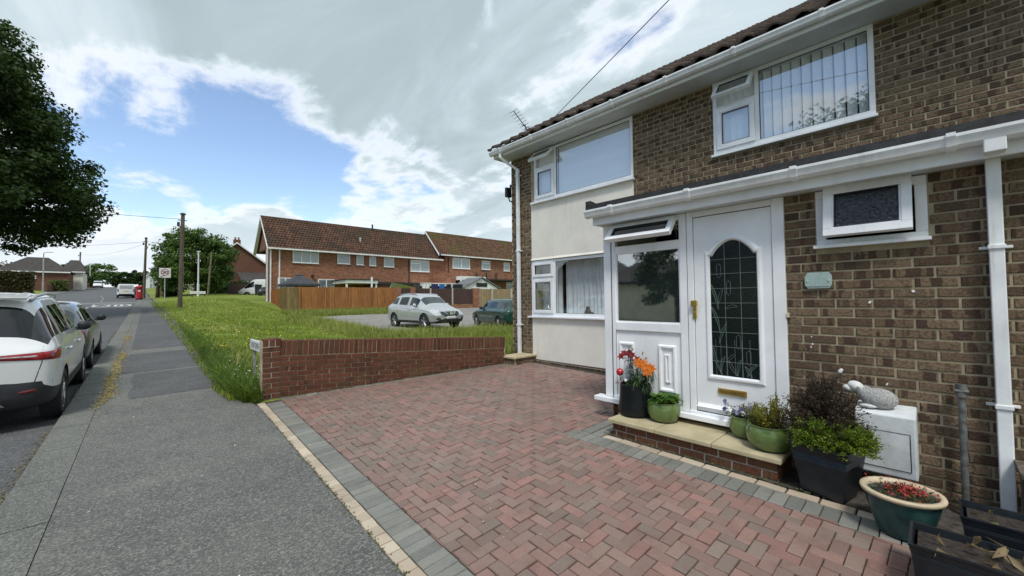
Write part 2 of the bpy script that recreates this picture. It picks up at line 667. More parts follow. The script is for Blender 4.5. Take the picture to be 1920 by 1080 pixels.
def ground_z(X, Y):
    z = G(X, Y)
    lo = np.where((X > -10.2 - 2.6 * smst(40, 110, Y)) & (X < 0.95), 0.3, 0.0)
    lo = np.where((X >= 0.95) & (Y < 6.4), 0.2, lo)
    lo = np.where((X >= 6.0) & (Y < 6.9), 0.2, lo)
    return z - lo


xs = np.unique(np.concatenate([np.linspace(-300, -20, 15), np.linspace(-20, -1.5, 20), np.linspace(-1.5, 14, 78), np.linspace(14, 40, 27), np.linspace(40, 320, 15)]))
ys = np.unique(np.concatenate([np.linspace(-80, -6, 10), np.linspace(-6, 5.5, 12), np.linspace(5.5, 30, 86), np.linspace(30, 120, 60), np.linspace(120, 420, 20)]))
o = grid_mesh('ground', xs, ys, ground_z, m_grass_g)
tag(o, 'rough green grass verge and field beside the street', kind='structure')

ys_road = [-14 + 1.0 * i for i in range(45)] + [31 + 4 * i for i in range(60)]
o = strip('road', ys_road, left_kerb, lambda y: kerb_x(y) + 0.01, 10, lambda x, y: road_dz(y), m_asph_road)
tag(o, 'grey tarmac road running uphill past the parked cars', kind='structure')
road = o
o = strip('road_patch', [54 + 0.8 * i for i in range(7)], lambda y: left_kerb(y) + .3, lambda y: kerb_x(y) - 0.1, 8,
          lambda x, y: road_dz(y) + 0.006, asphalt_mat('asphalt_pale', (0.15, 0.15, 0.15), (0.21, 0.21, 0.2), 0.3, 200), road)

ys_p = [-6 + 0.4 * i for i in range(30)] + [6 + .28 * i for i in range(40)] + [17.5 + 1.5 * i for i in range(40)] + [80 + 6 * i for i in range(20)]
o = strip('pavement', ys_p, lambda y: kerb_x(y) + 0.31, path_r, 8, lambda x, y: 0.0, m_asph_path)
tag(o, 'grey tarmac footpath leading away beside the grass verge', kind='structure')
pavement = o
# resurfaced darker lengths of the footpath
strip('tarmac_patch', [8.1 + .2 * i for i in range(12)], lambda y: kerb_x(y) + .62 + .02 * math.sin(y * 5), lambda y: path_r(y) - .02, 4, lambda x, y: 0.004, m_asph_dark, pavement)
strip('tarmac_patch', [10.5 + .4 * i for i in range(8)], lambda y: kerb_x(y) + .40, lambda y: path_r(y) - .015, 4, lambda x, y: 0.0045, m_asph_dark, pavement)
strip('tarmac_patch', [14.2 + .5 * i for i in range(50)], lambda y: kerb_x(y) + .52, lambda y: path_r(y) - .03, 4, lambda x, y: 0.005, m_asph_dark, pavement)
o = strip('far_pavement', ys_road, lambda y: left_kerb(y) - 2.1, lambda y: left_kerb(y), 3, lambda x, y: 0.02, m_asph_path)
tag(o, 'grey footpath along the far side of the road', kind='structure')
strip('kerb_edge', ys_road, lambda y: left_kerb(y), lambda y: left_kerb(y) + .13, 1, lambda x, y: 0.02 - 0.14 * (x > left_kerb(y) + .1), m_kerb, o)

# kerb: broad concrete stones set flush with the footpath
kerb = empty('kerb', (0, 0, 0))
tag(kerb, 'row of worn grey concrete kerb stones between road and footpath', kind='structure')
y = -3.0
i = 0
while y < 34:
    L = 0.914
    x0 = kerb_x(y + L / 2)
    mb = MB()
    gap = 0.016
    jz = rng.uniform(-.004, .004)
    b = len(mb.v)
    for (yy) in (y + gap / 2, y + L - gap / 2):
        a = kerb_x(yy)
        zt = g(a, yy) + 0.006 + jz
        mb.v += [(a, yy, zt - .25), (a, yy, zt - 0.012), (a + 0.02, yy, zt), (a + .305, yy, zt), (a + .305, yy, zt - .25)]
    for k in range(4):
        mb.face((b + k, b + k + 1, b + 5 + k + 1, b + 5 + k))
    mb.face((b + 4, b + 3, b + 2, b + 1, b))
    mb.face((b + 5, b + 6, b + 7, b + 8, b + 9))
    mb.build('kerb_stone', m_kerb, kerb)
    y += L
    i += 1
strip('kerb_run', [34 + 2 * i for i in range(80)], kerb_x, lambda y: kerb_x(y) + .31, 1, lambda x, y: 0.006, m_kerb, kerb)
mb = MB()
for i in range(80):
    y0, y1 = 34 + 2 * i, 36 + 2 * i
    mb.poly([(kerb_x(y0), y0, g(-.5, y0) + .006), (kerb_x(y1), y1, g(-.5, y1) + .006), (kerb_x(y1), y1, g(-.5, y1) - .2), (kerb_x(y0), y0, g(-.5, y0) - .2)])
mb.build('kerb_face', m_kerb, kerb)

# gutter weeds and dry yellow moss along the kerb joint: uncountable specks
def specks(name, n, fx, fy, size, m, zo=0.006):
    v, f = [], []
    for k in range(n):
        yy = fy()
        x = fx(yy)
        s = size * rng.uniform(.4, 1.3)
        a = rng.uniform(0, 2 * PI)
        z = g(x, yy) + zo
        b = len(v)
        for q in range(4):
            an = a + q * PI / 2 + rng.uniform(-.4, .4)
            v.append((x + math.cos(an) * s, yy + math.sin(an) * s, z + rng.uniform(0, .008)))
        f.append((b, b + 1, b + 2, b + 3))
    me = bpy.data.meshes.new(name)
    me.from_pydata(v, [], f)
    me.materials.append(m)
    return link(name, me)


m_moss = mat('dry_moss', (0.40, 0.31, 0.10), 0.95, 0.25, 30, piece=.25)
def fy1():
    return float(rng.choice([rng.normal(10.0, .45), rng.normal(11.6, .55), rng.normal(8.7, .5), rng.uniform(8, 22), rng.normal(17.5, .6), rng.normal(13, .5)]))
o = specks('dry_moss', 2600, lambda y: kerb_x(y) + .36 + rng.normal(0, .045) + .02 * math.sin(y * 3), fy1, .014, m_moss)
tag(o, 'dry yellow moss caught along the joint between kerb and footpath', 'moss', kind='stuff')
m_dirt = mat('gutter_dirt', (0.16, 0.13, 0.07), 0.95, 0.3, 30, piece=.3)
o = specks('gutter_debris', 2400, lambda y: kerb_x(y) - abs(rng.normal(0, .05)), lambda: rng.uniform(1.5, 22), .012, m_dirt, -.02)
tag(o, 'grit and dead leaves gathered in the gutter along the kerb', 'debris', kind='stuff')
me = o.data
for vtx in me.vertices:
    vtx.co.z += road_dz(vtx.co.y) + .03
o = specks('path_debris', 120, lambda y: rng.uniform(-.3, 4), lambda: rng.uniform(1.5, 9), .007, mat('pale_bits', (0.6, 0.58, 0.5), 0.9, .2, 30, piece=.3), .012)
tag(o, 'scattered pale petals and grit on the path and drive', 'debris', kind='stuff')

# road markings -----------------------------------------------------
def flat_poly(pts, dz=0.006):
    return [(x, yy, g(x, yy) + road_dz(yy) + dz) for x, yy in pts]


mk = empty('road_marking', (0, 0, 0))
mk.parent = road
for y0 in (31.5, 38, 44.5, 51, 62, 70, 78, 86):
    xc = -2.9 - 2.2 * float(smst(60, 110, y0))
    mb = MB()
    mb.poly(flat_poly([(xc - .05, y0), (xc + .05, y0), (xc + .05, y0 + 2.2), (xc - .05, y0 + 2.2)]))
    mb.build('lane_dash', m_line, road)
bpy.data.objects.remove(mk)


def road_text_30(cx, cy, rx, ry):
    mb = MB()
    N = 48
    s = len(mb.v)
    for k in range(N):
        a = 2 * PI * k / N
        for q in (1.0, .84):
            x, yy = cx + rx * q * math.cos(a), cy + ry * (q if q == 1 else .90) * math.sin(a)
            mb.v.append((x, yy, g(x, yy) + road_dz(yy) + .006))
    for k in range(N):
        k2 = (k + 1) % N
        mb.face((s + 2 * k, s + 2 * k2, s + 2 * k2 + 1, s + 2 * k + 1))
    mb.build('roundel_ring', m_line, road)
    # figure strokes (x, y in -1..1 of the digit cell)
    digs = {'3': [[(-1, .9), (.4, .9), (.8, .6), (.8, .3), (.3, .05), (.8, -.3), (.8, -.6), (.4, -.9), (-1, -.9)]],
            '0': [[(-.8, .6), (-.3, .95), (.3, .95), (.8, .6), (.8, -.6), (.3, -.95), (-.3, -.95), (-.8, -.6), (-.8, .6)]]}
    for ch, dx in (('3', -.30), ('0', .32)):
        mb = MB()
        for st in digs[ch]:
            for (a, b), (c, d) in zip(st, st[1:]):
                p, q = Vector((cx + (dx + a * .2) * rx, cy + b * .55 * ry)), Vector((cx + (dx + c * .2) * rx, cy + d * .55 * ry))
                dr = (q - p)
                nrm = Vector((-dr.y, dr.x)).normalized()
                wv = Vector((nrm.x * .09, nrm.y * .22))
                mb.poly(flat_poly([tuple(p + wv), tuple(q + wv), tuple(q - wv), tuple(p - wv)], .007))
        mb.build('roundel_figure', m_line, road)


road_text_30(-1.62, 49.3, 1.25, 3.3)

# the drive ---------------------------------------------------------
m_pav = paver_mat('paver_red_grey', [(0.272, 0.150, 0.124), (0.238, 0.152, 0.126), (0.222, 0.152, 0.124), (0.25, 0.150, 0.123), (0.208, 0.155, 0.127), (0.236, 0.152, 0.125)])
m_grey = paver_mat('paver_grey', [(0.20, 0.198, 0.175), (0.225, 0.218, 0.19), (0.18, 0.18, 0.158)], 0.35, .35, (0.19, 0.19, 0.17))
m_tan = paver_mat('sett_tan', [(0.46, 0.37, 0.27), (0.50, 0.42, 0.32), (0.42, 0.345, 0.255)], 0.12, .3, (0.40, 0.34, 0.26))

drive_bed = strip('driveway', [-3.2 + .3 * i for i in range(34)], lambda y: path_r(y) - .004, lambda y: 6.29, 12, lambda x, y: -0.016, m_joint)
tag(drive_bed, 'red and grey herringbone block paved drive in front of the house', kind='structure')


def clip_poly(P, A, B):
    """keep the part of polygon P left of line A->B"""
    out = []
    n = len(P)
    for i in range(n):
        p, q = P[i], P[(i + 1) % n]
        sp = (B[0] - A[0]) * (p[1] - A[1]) - (B[1] - A[1]) * (p[0] - A[0])
        sq = (B[0] - A[0]) * (q[1] - A[1]) - (B[1] - A[1]) * (q[0] - A[0])
        if sp >= 0:
            out.append(p)
        if sp * sq < 0:
            k = sp / (sp - sq)
            out.append((p[0] + (q[0] - p[0]) * k, p[1] + (q[1] - p[1]) * k))
    return out


def area(P):
    return 0.5 * abs(sum(P[i][0] * P[(i + 1) % len(P)][1] - P[(i + 1) % len(P)][0] * P[i][1] for i in range(len(P))))


def paver_prism(mb, poly, jit=0.0):
    """chamfered block standing a little proud of its joints"""
    cx = sum(p[0] for p in poly) / len(poly)
    cy = sum(p[1] for p in poly) / len(poly)
    b = len(mb.v)
    n = len(poly)
    tx, ty = rng.normal(0, .014), rng.normal(0, .014)
    def top(x, y):
        return g(x, y) + jit + tx * (x - cx) + ty * (y - cy)
    for x, y in poly:
        mb.v.append((x, y, top(x, y) - .03))
    for x, y in poly:
        mb.v.append((x, y, top(x, y) - .0045))
    for x, y in poly:
        d = math.hypot(x - cx, y - cy) or 1
        k = max(0, 1 - .0065 / d)
        mb.v.append((cx + (x - cx) * k, cy + (y - cy) * k, top(x, y)))
    for r in range(2):
        for i in range(n):
            j = (i + 1) % n
            mb.face((b + r * n + i, b + r * n + j, b + (r + 1) * n + j, b + (r + 1) * n + i))
    mb.face([b + 2 * n + i for i in range(n)])


def shrink(poly, s):
    """pull polygon sides in by s towards the middle (joint gap)"""
    cx = sum(p[0] for p in poly) / len(poly)
    cy = sum(p[1] for p in poly) / len(poly)
    out = []
    for x, y in poly:
        d = math.hypot(x - cx, y - cy) or 1
        k = max(0.3, 1 - s * 1.45 / d)
        out.append((cx + (x - cx) * k, cy + (y - cy) * k))
    return out


WL0, WL1 = Vector((1.49, 6.68)), Vector((5.62, 6.27))     # face line of the garden wall
wdir = (WL1 - WL0).normalized()
wn = Vector((wdir.y, -wdir.x))                            # towards the drive
BRD = .205


def left_line(y):
    return 1.082 + .0229 * y + .098 + BRD


regions = []
wa, wb = WL0 + wn * .11, WL1 + wn * .11
# convex regions (counter-clockwise edges)
regA = [((left_line(-4), -4), (3.345, -4)), ((3.345, -4), (3.345, 2.72)), ((3.345, 2.72), (left_line(2.72), 2.72)), ((left_line(2.72), 2.72), (left_line(-4), -4))]
regB = [((left_line(2.72), 2.72), (6.09, 2.72)), ((6.09, 2.72), (6.09, 6.4)), ((wb.x, wb.y), (wa.x, wa.y)), ((left_line(6.6), 6.6), (left_line(2.72), 2.72))]
pavs = []
U = .0835
ang = R_(-1.3)
ca, sa = math.cos(ang), math.sin(ang)


def drv(u, v):
    return (1.4 + u * ca - v * sa, -3.4 + u * sa + v * ca)


for iu in range(-4, 64):
    for iv in range(-6, 126):
        k = (iu - iv) % 4
        if k == 0:
            rect = (iu, iv, iu + 2, iv + 1)
        elif k == 2:
            rect = (iu, iv - 1, iu + 1, iv + 1)
        else:
            continue
        q = [drv(rect[0] * U, rect[1] * U), drv(rect[2] * U, rect[1] * U), drv(rect[2] * U, rect[3] * U), drv(rect[0] * U, rect[3] * U)]
        cxm = sum(p[0] for p in q) / 4
        cym = sum(p[1] for p in q) / 4
        if cym < -2.2 or (cxm > 4.3 and cym < 2.3):
            continue
        for reg in (regA, regB):
            P = q
            for A, B in reg:
                if len(P) < 3:
                    break
                P = clip_poly(P, A, B)
            if len(P) >= 3 and area(P) > 0.0012:
                pavs.append((math.hypot(cxm, cym), P))
# size on screen: nearer ones first, but only those in front of the lens
def in_view(x, y):
    d = Vector((x, y, g(x, y))) - CAM
    c = cam_o.matrix_world.to_3x3().transposed() @ d
    return c.z < -.3 and abs(c.x / c.z) < 1.32 and abs(c.y / c.z) < .75


vis = sorted([p for p in pavs if in_view(sum(q[0] for q in p[1]) / len(p[1]), sum(q[1] for q in p[1]) / len(p[1]))], key=lambda p: p[0])
near_ids = set(id(p) for p in vis[:300])
stuff = MB()
for p in pavs:
    P = shrink(p[1], .0032)
    j = float(rng.normal(0, .0026))
    if id(p) in near_ids:
        mb = MB()
        paver_prism(mb, P, j)
        mb.build('paver', m_pav, drive_bed, recalc=False)
    else:
        paver_prism(stuff, P, j)
o = stuff.build('paver_field', m_pav, drive_bed, recalc=False)
tag(o, kind='stuff')


def block(name, quad, m, jit=0.0):
    mb = MB()
    paver_prism(mb, shrink(quad, .0035), jit + float(rng.normal(0, .001)))
    mb.build(name, m, drive_bed, recalc=False)


# tan setts and the grey soldier course along the footpath
y = -1.6
while y < 6.5:
    L = .110
    xa = lambda yy: 1.082 + .0229 * yy
    block('edging_sett', [(xa(y), y), (xa(y) + .096, y), (xa(y + L) + .096, y + L), (xa(y + L), y + L)], m_tan, .004)
    y += L
y = -1.6
while y < 6.42:
    L = .084
    xa = lambda yy: 1.082 + .0229 * yy + .098
    block('border_paver', [(xa(y), y), (xa(y) + .203, y), (xa(y + L) + .203, y + L), (xa(y + L), y + L)], m_grey, .002)
    y += L
# one course along the garden wall
s = 0.05
while s < 4.5:
    a = WL0 + wdir * s
    b = WL0 + wdir * (s + .168)
    block('border_paver', [tuple(a + wn * .105), tuple(b + wn * .105), tuple(b), tuple(a)], m_grey)
    s += .170
# tan strip and grey course round the step
y = -1.2
while y < 2.44:
    block('edging_sett', [(3.565, y), (3.655, y), (3.655, y + .2), (3.565, y + .2)], m_tan)
    y += .203
y = -1.2
while y < 2.7:
    block('border_paver', [(3.35, y), (3.56, y), (3.56, y + .098), (3.35, y + .098)], m_grey)
    y += .0995
for r in range(2):
    x = 3.57
    while x < 4.4:
        block('border_paver', [(x, 2.46 + r * .13), (x + .2, 2.46 + r * .13), (x + .2, 2.58 + r * .13), (x, 2.58 + r * .13)], m_grey)
        x += .203
# ================================================================== THE HOUSE
m_white = mat('white_upvc', (0.83, 0.85, 0.87), 0.30, 0.04, 2.2, spec=0.5)
m_gasket = mat('gasket', (0.03, 0.03, 0.032), .6)
def grimy(m, amount=.35):
    """faint weather streaks running down a painted or plastic surface"""
    t = NT(m.node_tree)
    bs = next(n for n in t.n if n.type == 'BSDF_PRINCIPLED')
    src = bs.inputs['Base Color'].links[0].from_socket
    geo = t.add('ShaderNodeNewGeometry')
    mp = t.add('ShaderNodeMapping', {'Vector': geo.outputs['Position'], 'Scale': (9, 9, .8)})
    a = t.noise(mp.outputs[0], 1.6, 5, .65)
    b = t.noise(geo.outputs['Position'], 1.1, 3, .5)
    k = t.math('MULTIPLY', t.math('MULTIPLY', t.smooth(a, .48, .78), t.smooth(b, .4, .65)), amount)
    t.set(bs.inputs['Base Color'], t.mix(k, src, (0.36, 0.37, 0.33)))
grimy(m_white, .30)
m_gutter = mat('white_gutter', (0.82, 0.84, 0.85), 0.38, 0.06, 4, spec=0.5)
m_render = mat('cream_render', (0.77, 0.735, 0.655), 0.85, 0.04, 1.6, bump=0.25, bscale=90)
grimy(m_gutter, .5)
grimy(m_render, .30)
m_soffit = mat('soffit_board', (0.62, 0.65, 0.66), 0.5, 0.05, 3)
m_felt = mat('black_felt', (0.028, 0.028, 0.03), 0.8, 0.2, 20, bump=.2)
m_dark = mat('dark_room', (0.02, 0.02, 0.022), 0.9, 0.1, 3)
m_mortar = mat('mortar_buff', (0.345, 0.30, 0.20), 0.95, 0.10, 9, bump=0.3, bscale=120)
m_mortar_r = mat('mortar_grey', (0.42, 0.36, 0.26), 0.95, 0.18, 7, bump=0.3, bscale=120)
m_brick = flash_brick('brick_buff_brown', (0.225, 0.162, 0.104), (0.162, 0.110, 0.071), (0.072, 0.045, 0.033), 0.8, 1.0)
m_brick_red = flash_brick('brick_red_wall', (0.165, 0.066, 0.038), (0.125, 0.048, 0.029), (0.075, 0.036, 0.025), 0.3, 0.6, dirt=(0.12, 0.088, 0.042))
m_tile = mat('roof_tile_brown', (0.085, 0.056, 0.042), 0.9, 0.25, 9, bump=.5, bscale=60, piece=.3, col2=(0.045, 0.038, 0.03))
m_glass = glass_mat('window_glass', (0.93, 0.97, 1.0), 3.0)
m_glass_low = glass_mat('window_glass_low', (0.9, 0.95, 0.96), 2.0)
m_glass_dark = glass_mat('obscure_glass', ior=4.4, bump=0.005, bscale=45, opaque=(0.02, 0.028, 0.03), rough=0.0)
m_glass_door = glass_mat('door_glass', ior=1.42, bump=0.12, bscale=60, opaque=(0.003, 0.009, 0.009), rough=.02)
m_gold = mat('brass', (0.62, 0.44, 0.12), 0.28, 0.08, 20, metal=0.9)
m_blind = mat('blind_fabric', (0.88, 0.88, 0.85), 0.8, 0.03, 5)
m_net = mat('net_curtain', (0.66, 0.66, 0.66), 0.85, 0.05, 8)
m_lead = mat('lead_came', (0.20, 0.22, 0.23), 0.45, 0.1, 20, metal=.3)
m_leafgl = mat('green_stained_glass', (0.008, 0.055, 0.025), 0.15, 0.2, 8)

house = empty('house', (6.3, 3.0, 0.3))
tag(house, 'brown brick two storey house with white windows and front porch beside the drive', 'house')


def hpart(mb, name, mats, parent=house, **k):
    """build with world coordinates, then hang under the house empty"""
    o = mb.build(name, mats, None, **k)
    return adopt(o, parent)


def world_loc(o):
    p = Vector((0, 0, 0))
    while o:
        p = p + o.location
        o = o.parent
    return p


def adopt(o, parent):
    o.parent = parent
    o.location = o.location - world_loc(parent)
    return o


_bmesh_cache = {}


def brick_mesh(L, H, D, m):
    key = (round(L, 2), round(H, 3), round(D, 3), m.name)
    if key not in _bmesh_cache:
        mb = MB()
        e = 0.004
        b = len(mb.v)
        # front face at x=0 looking to -x, bevelled rim, body behind
        for x, q in ((D, 0), (e, 0), (0, e)):
            mb.v += [(x, -L / 2 + q, -H / 2 + q), (x, L / 2 - q, -H / 2 + q), (x, L / 2 - q, H / 2 - q), (x, -L / 2 + q, H / 2 - q)]
        uv = ((0, 0), (L / .215, 0), (L / .215, 1), (0, 1))
        for r in range(2):
            for i in range(4):
                j = (i + 1) % 4
                mb.face((b + r * 4 + i, b + r * 4 + j, b + r * 4 + 4 + j, b + r * 4 + 4 + i), 0, (uv[i], uv[j], uv[j], uv[i]))
        mb.face((b + 8, b + 9, b + 10, b + 11), 0, uv)
        me = mb.mesh('brick', m)
        bm = bmesh.new()
        bm.from_mesh(me)
        bmesh.ops.recalc_face_normals(bm, faces=bm.faces)
        # open back: make sure the front looks outwards (-x)
        bm.faces.ensure_lookup_table()
        if bm.faces[-1].normal.x > 0:
            for f in bm.faces:
                f.normal_flip()
        bm.to_mesh(me)
        bm.free()
        _bmesh_cache[key] = me
    return _bmesh_cache[key]


def course_bricks(y0, y1, z0, z1, holes, course=.075, L=.225, phase=0.0, joint=.0135):
    """list of (yc, zc, length, height) for a stretcher-bond face, cut round the openings"""
    out = []
    n0 = int(math.floor(z0 / course))
    n1 = int(math.ceil(z1 / course))
    for r in range(n0, n1):
        za, zb = r * course, (r + 1) * course
        za2, zb2 = max(za, z0), min(zb, z1)
        if zb2 - za2 < .02:
            continue
        off = phase + (L / 2 if r % 2 else 0)
        spans = [(y0, y1)]
        for (hy0, hy1, hz0, hz1) in holes:
            if hz0 < zb2 - .01 and hz1 > za2 + .01:
                ns = []
                for a, b in spans:
                    if hy1 <= a or hy0 >= b:
                        ns.append((a, b))
                    else:
                        if hy0 > a:
                            ns.append((a, hy0))
                        if hy1 < b:
                            ns.append((hy1, b))
                spans = ns
        for a, b in spans:
            k = math.floor((a - off) / L)
            while off + k * L < b:
                p, q = max(a, off + k * L), min(b, off + (k + 1) * L)
                k += 1
                if q - p < .03:
                    continue
                out.append(((p + q) / 2, (za2 + zb2) / 2, q - p - joint, zb2 - za2 - joint))
    return out


def lay_bricks(bricks, x, parent, nearest, m, name='brick', proud=.007, depth=.03):
    """bricks with the face at plane x (facing -x): the `nearest` go in as parts, the rest as one piece of stuff"""
    bricks = sorted(bricks, key=lambda b: (x * x + b[0] ** 2 + (b[1] - 1.67) ** 2))
    pw = world_loc(parent)
    rest = MB()
    for i, (yc, zc, L, H) in enumerate(bricks):
        xo = x - proud + float(rng.normal(0, .0016))
        L = round(L, 2)
        if i < nearest:
            o = bpy.data.objects.new(name, brick_mesh(L, H, depth, m))
            COL.objects.link(o)
            o.parent = parent
            o.location = Vector((xo, yc, zc)) - pw
            o.rotation_euler = (float(rng.normal(0, .004)), 0, float(rng.normal(0, .004)))
        else:
            me = brick_mesh(L, H, depth, m)
            b = len(rest.v)
            rest.v += [(v.co.x + xo, v.co.y + yc, v.co.z + zc) for v in me.vertices]
            uvl = me.uv_layers[0].data
            for p in me.polygons:
                rest.face([b + k for k in p.vertices], 0, [tuple(uvl[li].uv) for li in p.loop_indices])
    if rest.v:
        o = rest.build(name + '_field', m, None, recalc=False)
        adopt(o, parent)
        tag(o, kind='stuff')


# ---- shell -------------------------------------------------------
FX, PX = 6.3, 4.15
W1 = (3.575, 5.96, 3.77, 4.875)
W2 = (3.60, 6.07, 1.31, 2.505)
W3 = (0.43, 2.235, 3.79, 4.89)
SW = (0.03, 0.68, 2.085, 2.545)
HY0, HY1 = -7.0, 6.69

mb = MB()
def wallx(x0, x1, y0, y1, z0, z1, mi=0):
    mb.bb((x0, y0, z0), (x1, y1, z1), mi)
# mortar backing of the main front, cut round the windows
wallx(FX, FX + .25, W1[1], HY1, 0, 4.9)
wallx(FX, FX + .25, W3[1], W1[0], 0, 4.9)
wallx(FX, FX + .25, HY0, W3[0], 0, 4.9)
wallx(FX, FX + .25, W3[0], W3[1], 0, W3[2])
wallx(FX, FX + .25, W1[0], W1[1], 0, W2[2] - .02)
wallx(FX, FX + .25, W1[0], W1[1], W2[3], W1[2])
wall = hpart(mb, 'wall', m_mortar)
# bricks of the main front
holes = [(W1[0], 6.055, .38, 4.9), W3, (HY0, 2.7, 0, 3.05), (2.7, 3.58, 0, 2.7)]
br = course_bricks(-1.6, HY1 + .004, .30, 4.895, holes, phase=.03)
lay_bricks(br, FX, wall, 100, m_brick)
# end and back walls, plain
m_brick_tex = None


def brick_tex(name, c1, c2, mortar, scale=1.0, axis='yz', bump=.4, var=0.5):
    """small-scale brickwork for walls too far off to lay brick by brick"""
    m, t, bs = newmat(name)
    geo = t.add('ShaderNodeNewGeometry')
    sp = t.add('ShaderNodeSeparateXYZ', {0: geo.outputs['Position']})
    u = sp.outputs['XYZ'.index(axis[0].upper())]
    v = sp.outputs['XYZ'.index(axis[1].upper())]
    cv = t.add('ShaderNodeCombineXYZ', {0: u, 1: v, 2: 0.0})
    bt = t.add('ShaderNodeTexBrick', {'Vector': cv.outputs[0], 'Color1': c1, 'Color2': c2, 'Mortar': mortar, 'Scale': 1.0,
                                      'Mortar Size': .006, 'Brick Width': .225 * scale, 'Row Height': .075 * scale, 'Bias': 0.0})
    big = t.noise(geo.outputs['Position'], .8, 5, .6)
    fine = t.noise(geo.outputs['Position'], 5, 5, .7)
    c = t.mix(t.math('MULTIPLY', t.smooth(big, .4, .7), var), bt.outputs[0], tuple(x * .62 for x in c1))
    c = t.mix(t.math('MULTIPLY', t.smooth(fine, .5, .75), .4), c, tuple(x * .45 for x in c2))
    t.set(bs.inputs['Base Color'], c)
    bs.inputs['Roughness'].default_value = .92
    bs.inputs['Specular IOR Level'].default_value = .2
    bp = t.add('ShaderNodeBump', {'Strength': bump, 'Distance': .01, 'Height': t.math('SUBTRACT', 1.0, bt.outputs['Fac'])})
    t.set(bs.inputs['Normal'], bp.outputs[0])
    return m


m_bt_buff_x = brick_tex('brickwork_buff_end', (0.26, 0.19, 0.13), (0.17, 0.11, 0.08), (0.33, .30, .22), 1, 'xz')
m_bt_buff_y = brick_tex('brickwork_buff_back', (0.26, 0.19, 0.13), (0.17, 0.11, 0.08), (0.33, .30, .22), 1, 'yz')
mb = MB()
mb.poly([(FX + .02, HY1, 0), (13.5, HY1, 0), (13.5, HY1, 4.9), (9.9, HY1, 7.5), (FX + .02, HY1, 4.95)])
mb.poly([(FX + .02, HY0, 0), (13.5, HY0, 0), (13.5, HY0, 4.9), (9.9, HY0, 7.5), (FX + .02, HY0, 4.95)])
hpart(mb, 'gable_wall', m_bt_buff_x)
mb = MB()
mb.bb((13.4, HY0, 0), (13.5, HY1, 4.9))
hpart(mb, 'back_wall', m_bt_buff_y)
# dark rooms behind the panes
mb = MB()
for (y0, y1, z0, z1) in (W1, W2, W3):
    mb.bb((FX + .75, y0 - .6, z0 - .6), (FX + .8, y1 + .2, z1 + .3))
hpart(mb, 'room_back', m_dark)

# cream render between and below the windows
mb = MB()
mb.bb((FX - .018, 3.575, W2[3] + .01), (FX + .02, 6.055, W1[2] - .005))
mb.bb((FX - .018, 2.9, .385), (FX + .02, 6.055, W2[2] - .03))
# bell-cast drip over the lower window
mb.prism([(FX - .018, W2[3] + .06), (FX - .045, W2[3] + .012), (FX - .018, W2[3] + .012)], 'y', 3.575, 6.055)
# the prism above is (x,z) extruded along y
hpart(mb, 'render_panel', m_render, bevel=.004)
# brick plinth and cable below the render
pl = course_bricks(2.9, 6.055, .30, .385, [], phase=.1)
lay_bricks(pl, FX - .02, wall, 0, m_brick)
mb = MB()
mb.tube([(FX - .03, y, .355 - .004 * math.sin(y * 2)) for y in np.linspace(2.9, 6.15, 14)], .006, 6)
hpart(mb, 'cable', mat('cable_grey', (0.30, 0.27, 0.22), .6))


# ---- windows -----------------------------------------------------
def bars(mb, x0, x1, y0, y1, z0, z1, w, wb=None):
    """rectangular frame with mitred look: two stiles between two rails, 1 mm proud of each other"""
    wb = w if wb is None else wb
    mb.bb((x0, y0, z0), (x1, y1, z0 + wb))
    mb.bb((x0, y0, z1 - w), (x1, y1, z1))
    mb.bb((x0 + .001, y0, z0 + wb), (x1, y0 + w, z1 - w))
    mb.bb((x0 + .001, y1 - w, z0 + wb), (x1, y1, z1 - w))


def sash(parent, y0, y1, z0, z1, x, tilt=0.0, w=.06, glass=None, hinge='top'):
    """opening light with its own frame and pane, hung at the top and swung out by tilt"""
    H = z1 - z0
    e = empty('sash', (x, (y0 + y1) / 2, z1))
    mb = MB()
    W = (y1 - y0) / 2
    bars(mb, -.032, .022, -W, W, -H, 0, w)
    # glazing bead
    bars(mb, -.024, .0, -W + w - .001, W - w + .001, -H + w - .001, -w + .001, .014)
    o = mb.build('sash', m_white, None, bevel=.004)
    mb = MB()
    mb.poly([(-.004, -W + w, -H + w), (-.004, -W + w, -w), (-.004, W - w, -w), (-.004, W - w, -H + w)])
    p = mb.build('pane', glass or m_glass, o, recalc=False)
    mb = MB()
    bars(mb, -.0265, -.0045, -W + w + .012, W - w - .012, -H + w + .012, -w - .012, .005)
    mb.build('gasket', m_gasket, o)
    bpy.data.objects.remove(e)
    o.location = (x, (y0 + y1) / 2, z1)
    o.rotation_euler = (0, tilt, 0)
    adopt(o, parent)
    return o


def fixed_pane(parent, y0, y1, z0, z1, x, glass=None):
    mb = MB()
    mb.poly([(x, y0, z0), (x, y0, z1), (x, y1, z1), (x, y1, z0)])
    gk = MB()
    bars(gk, x - .012, x - .001, y0 + .001, y1 - .001, z0 + .001, z1 - .001, .007)
    hpart(gk, 'gasket', m_gasket, parent)
    return hpart(mb, 'pane', glass or m_glass, parent, recalc=False)


def window_part(name, loc):
    o = empty(name, loc)
    return adopt(o, house)


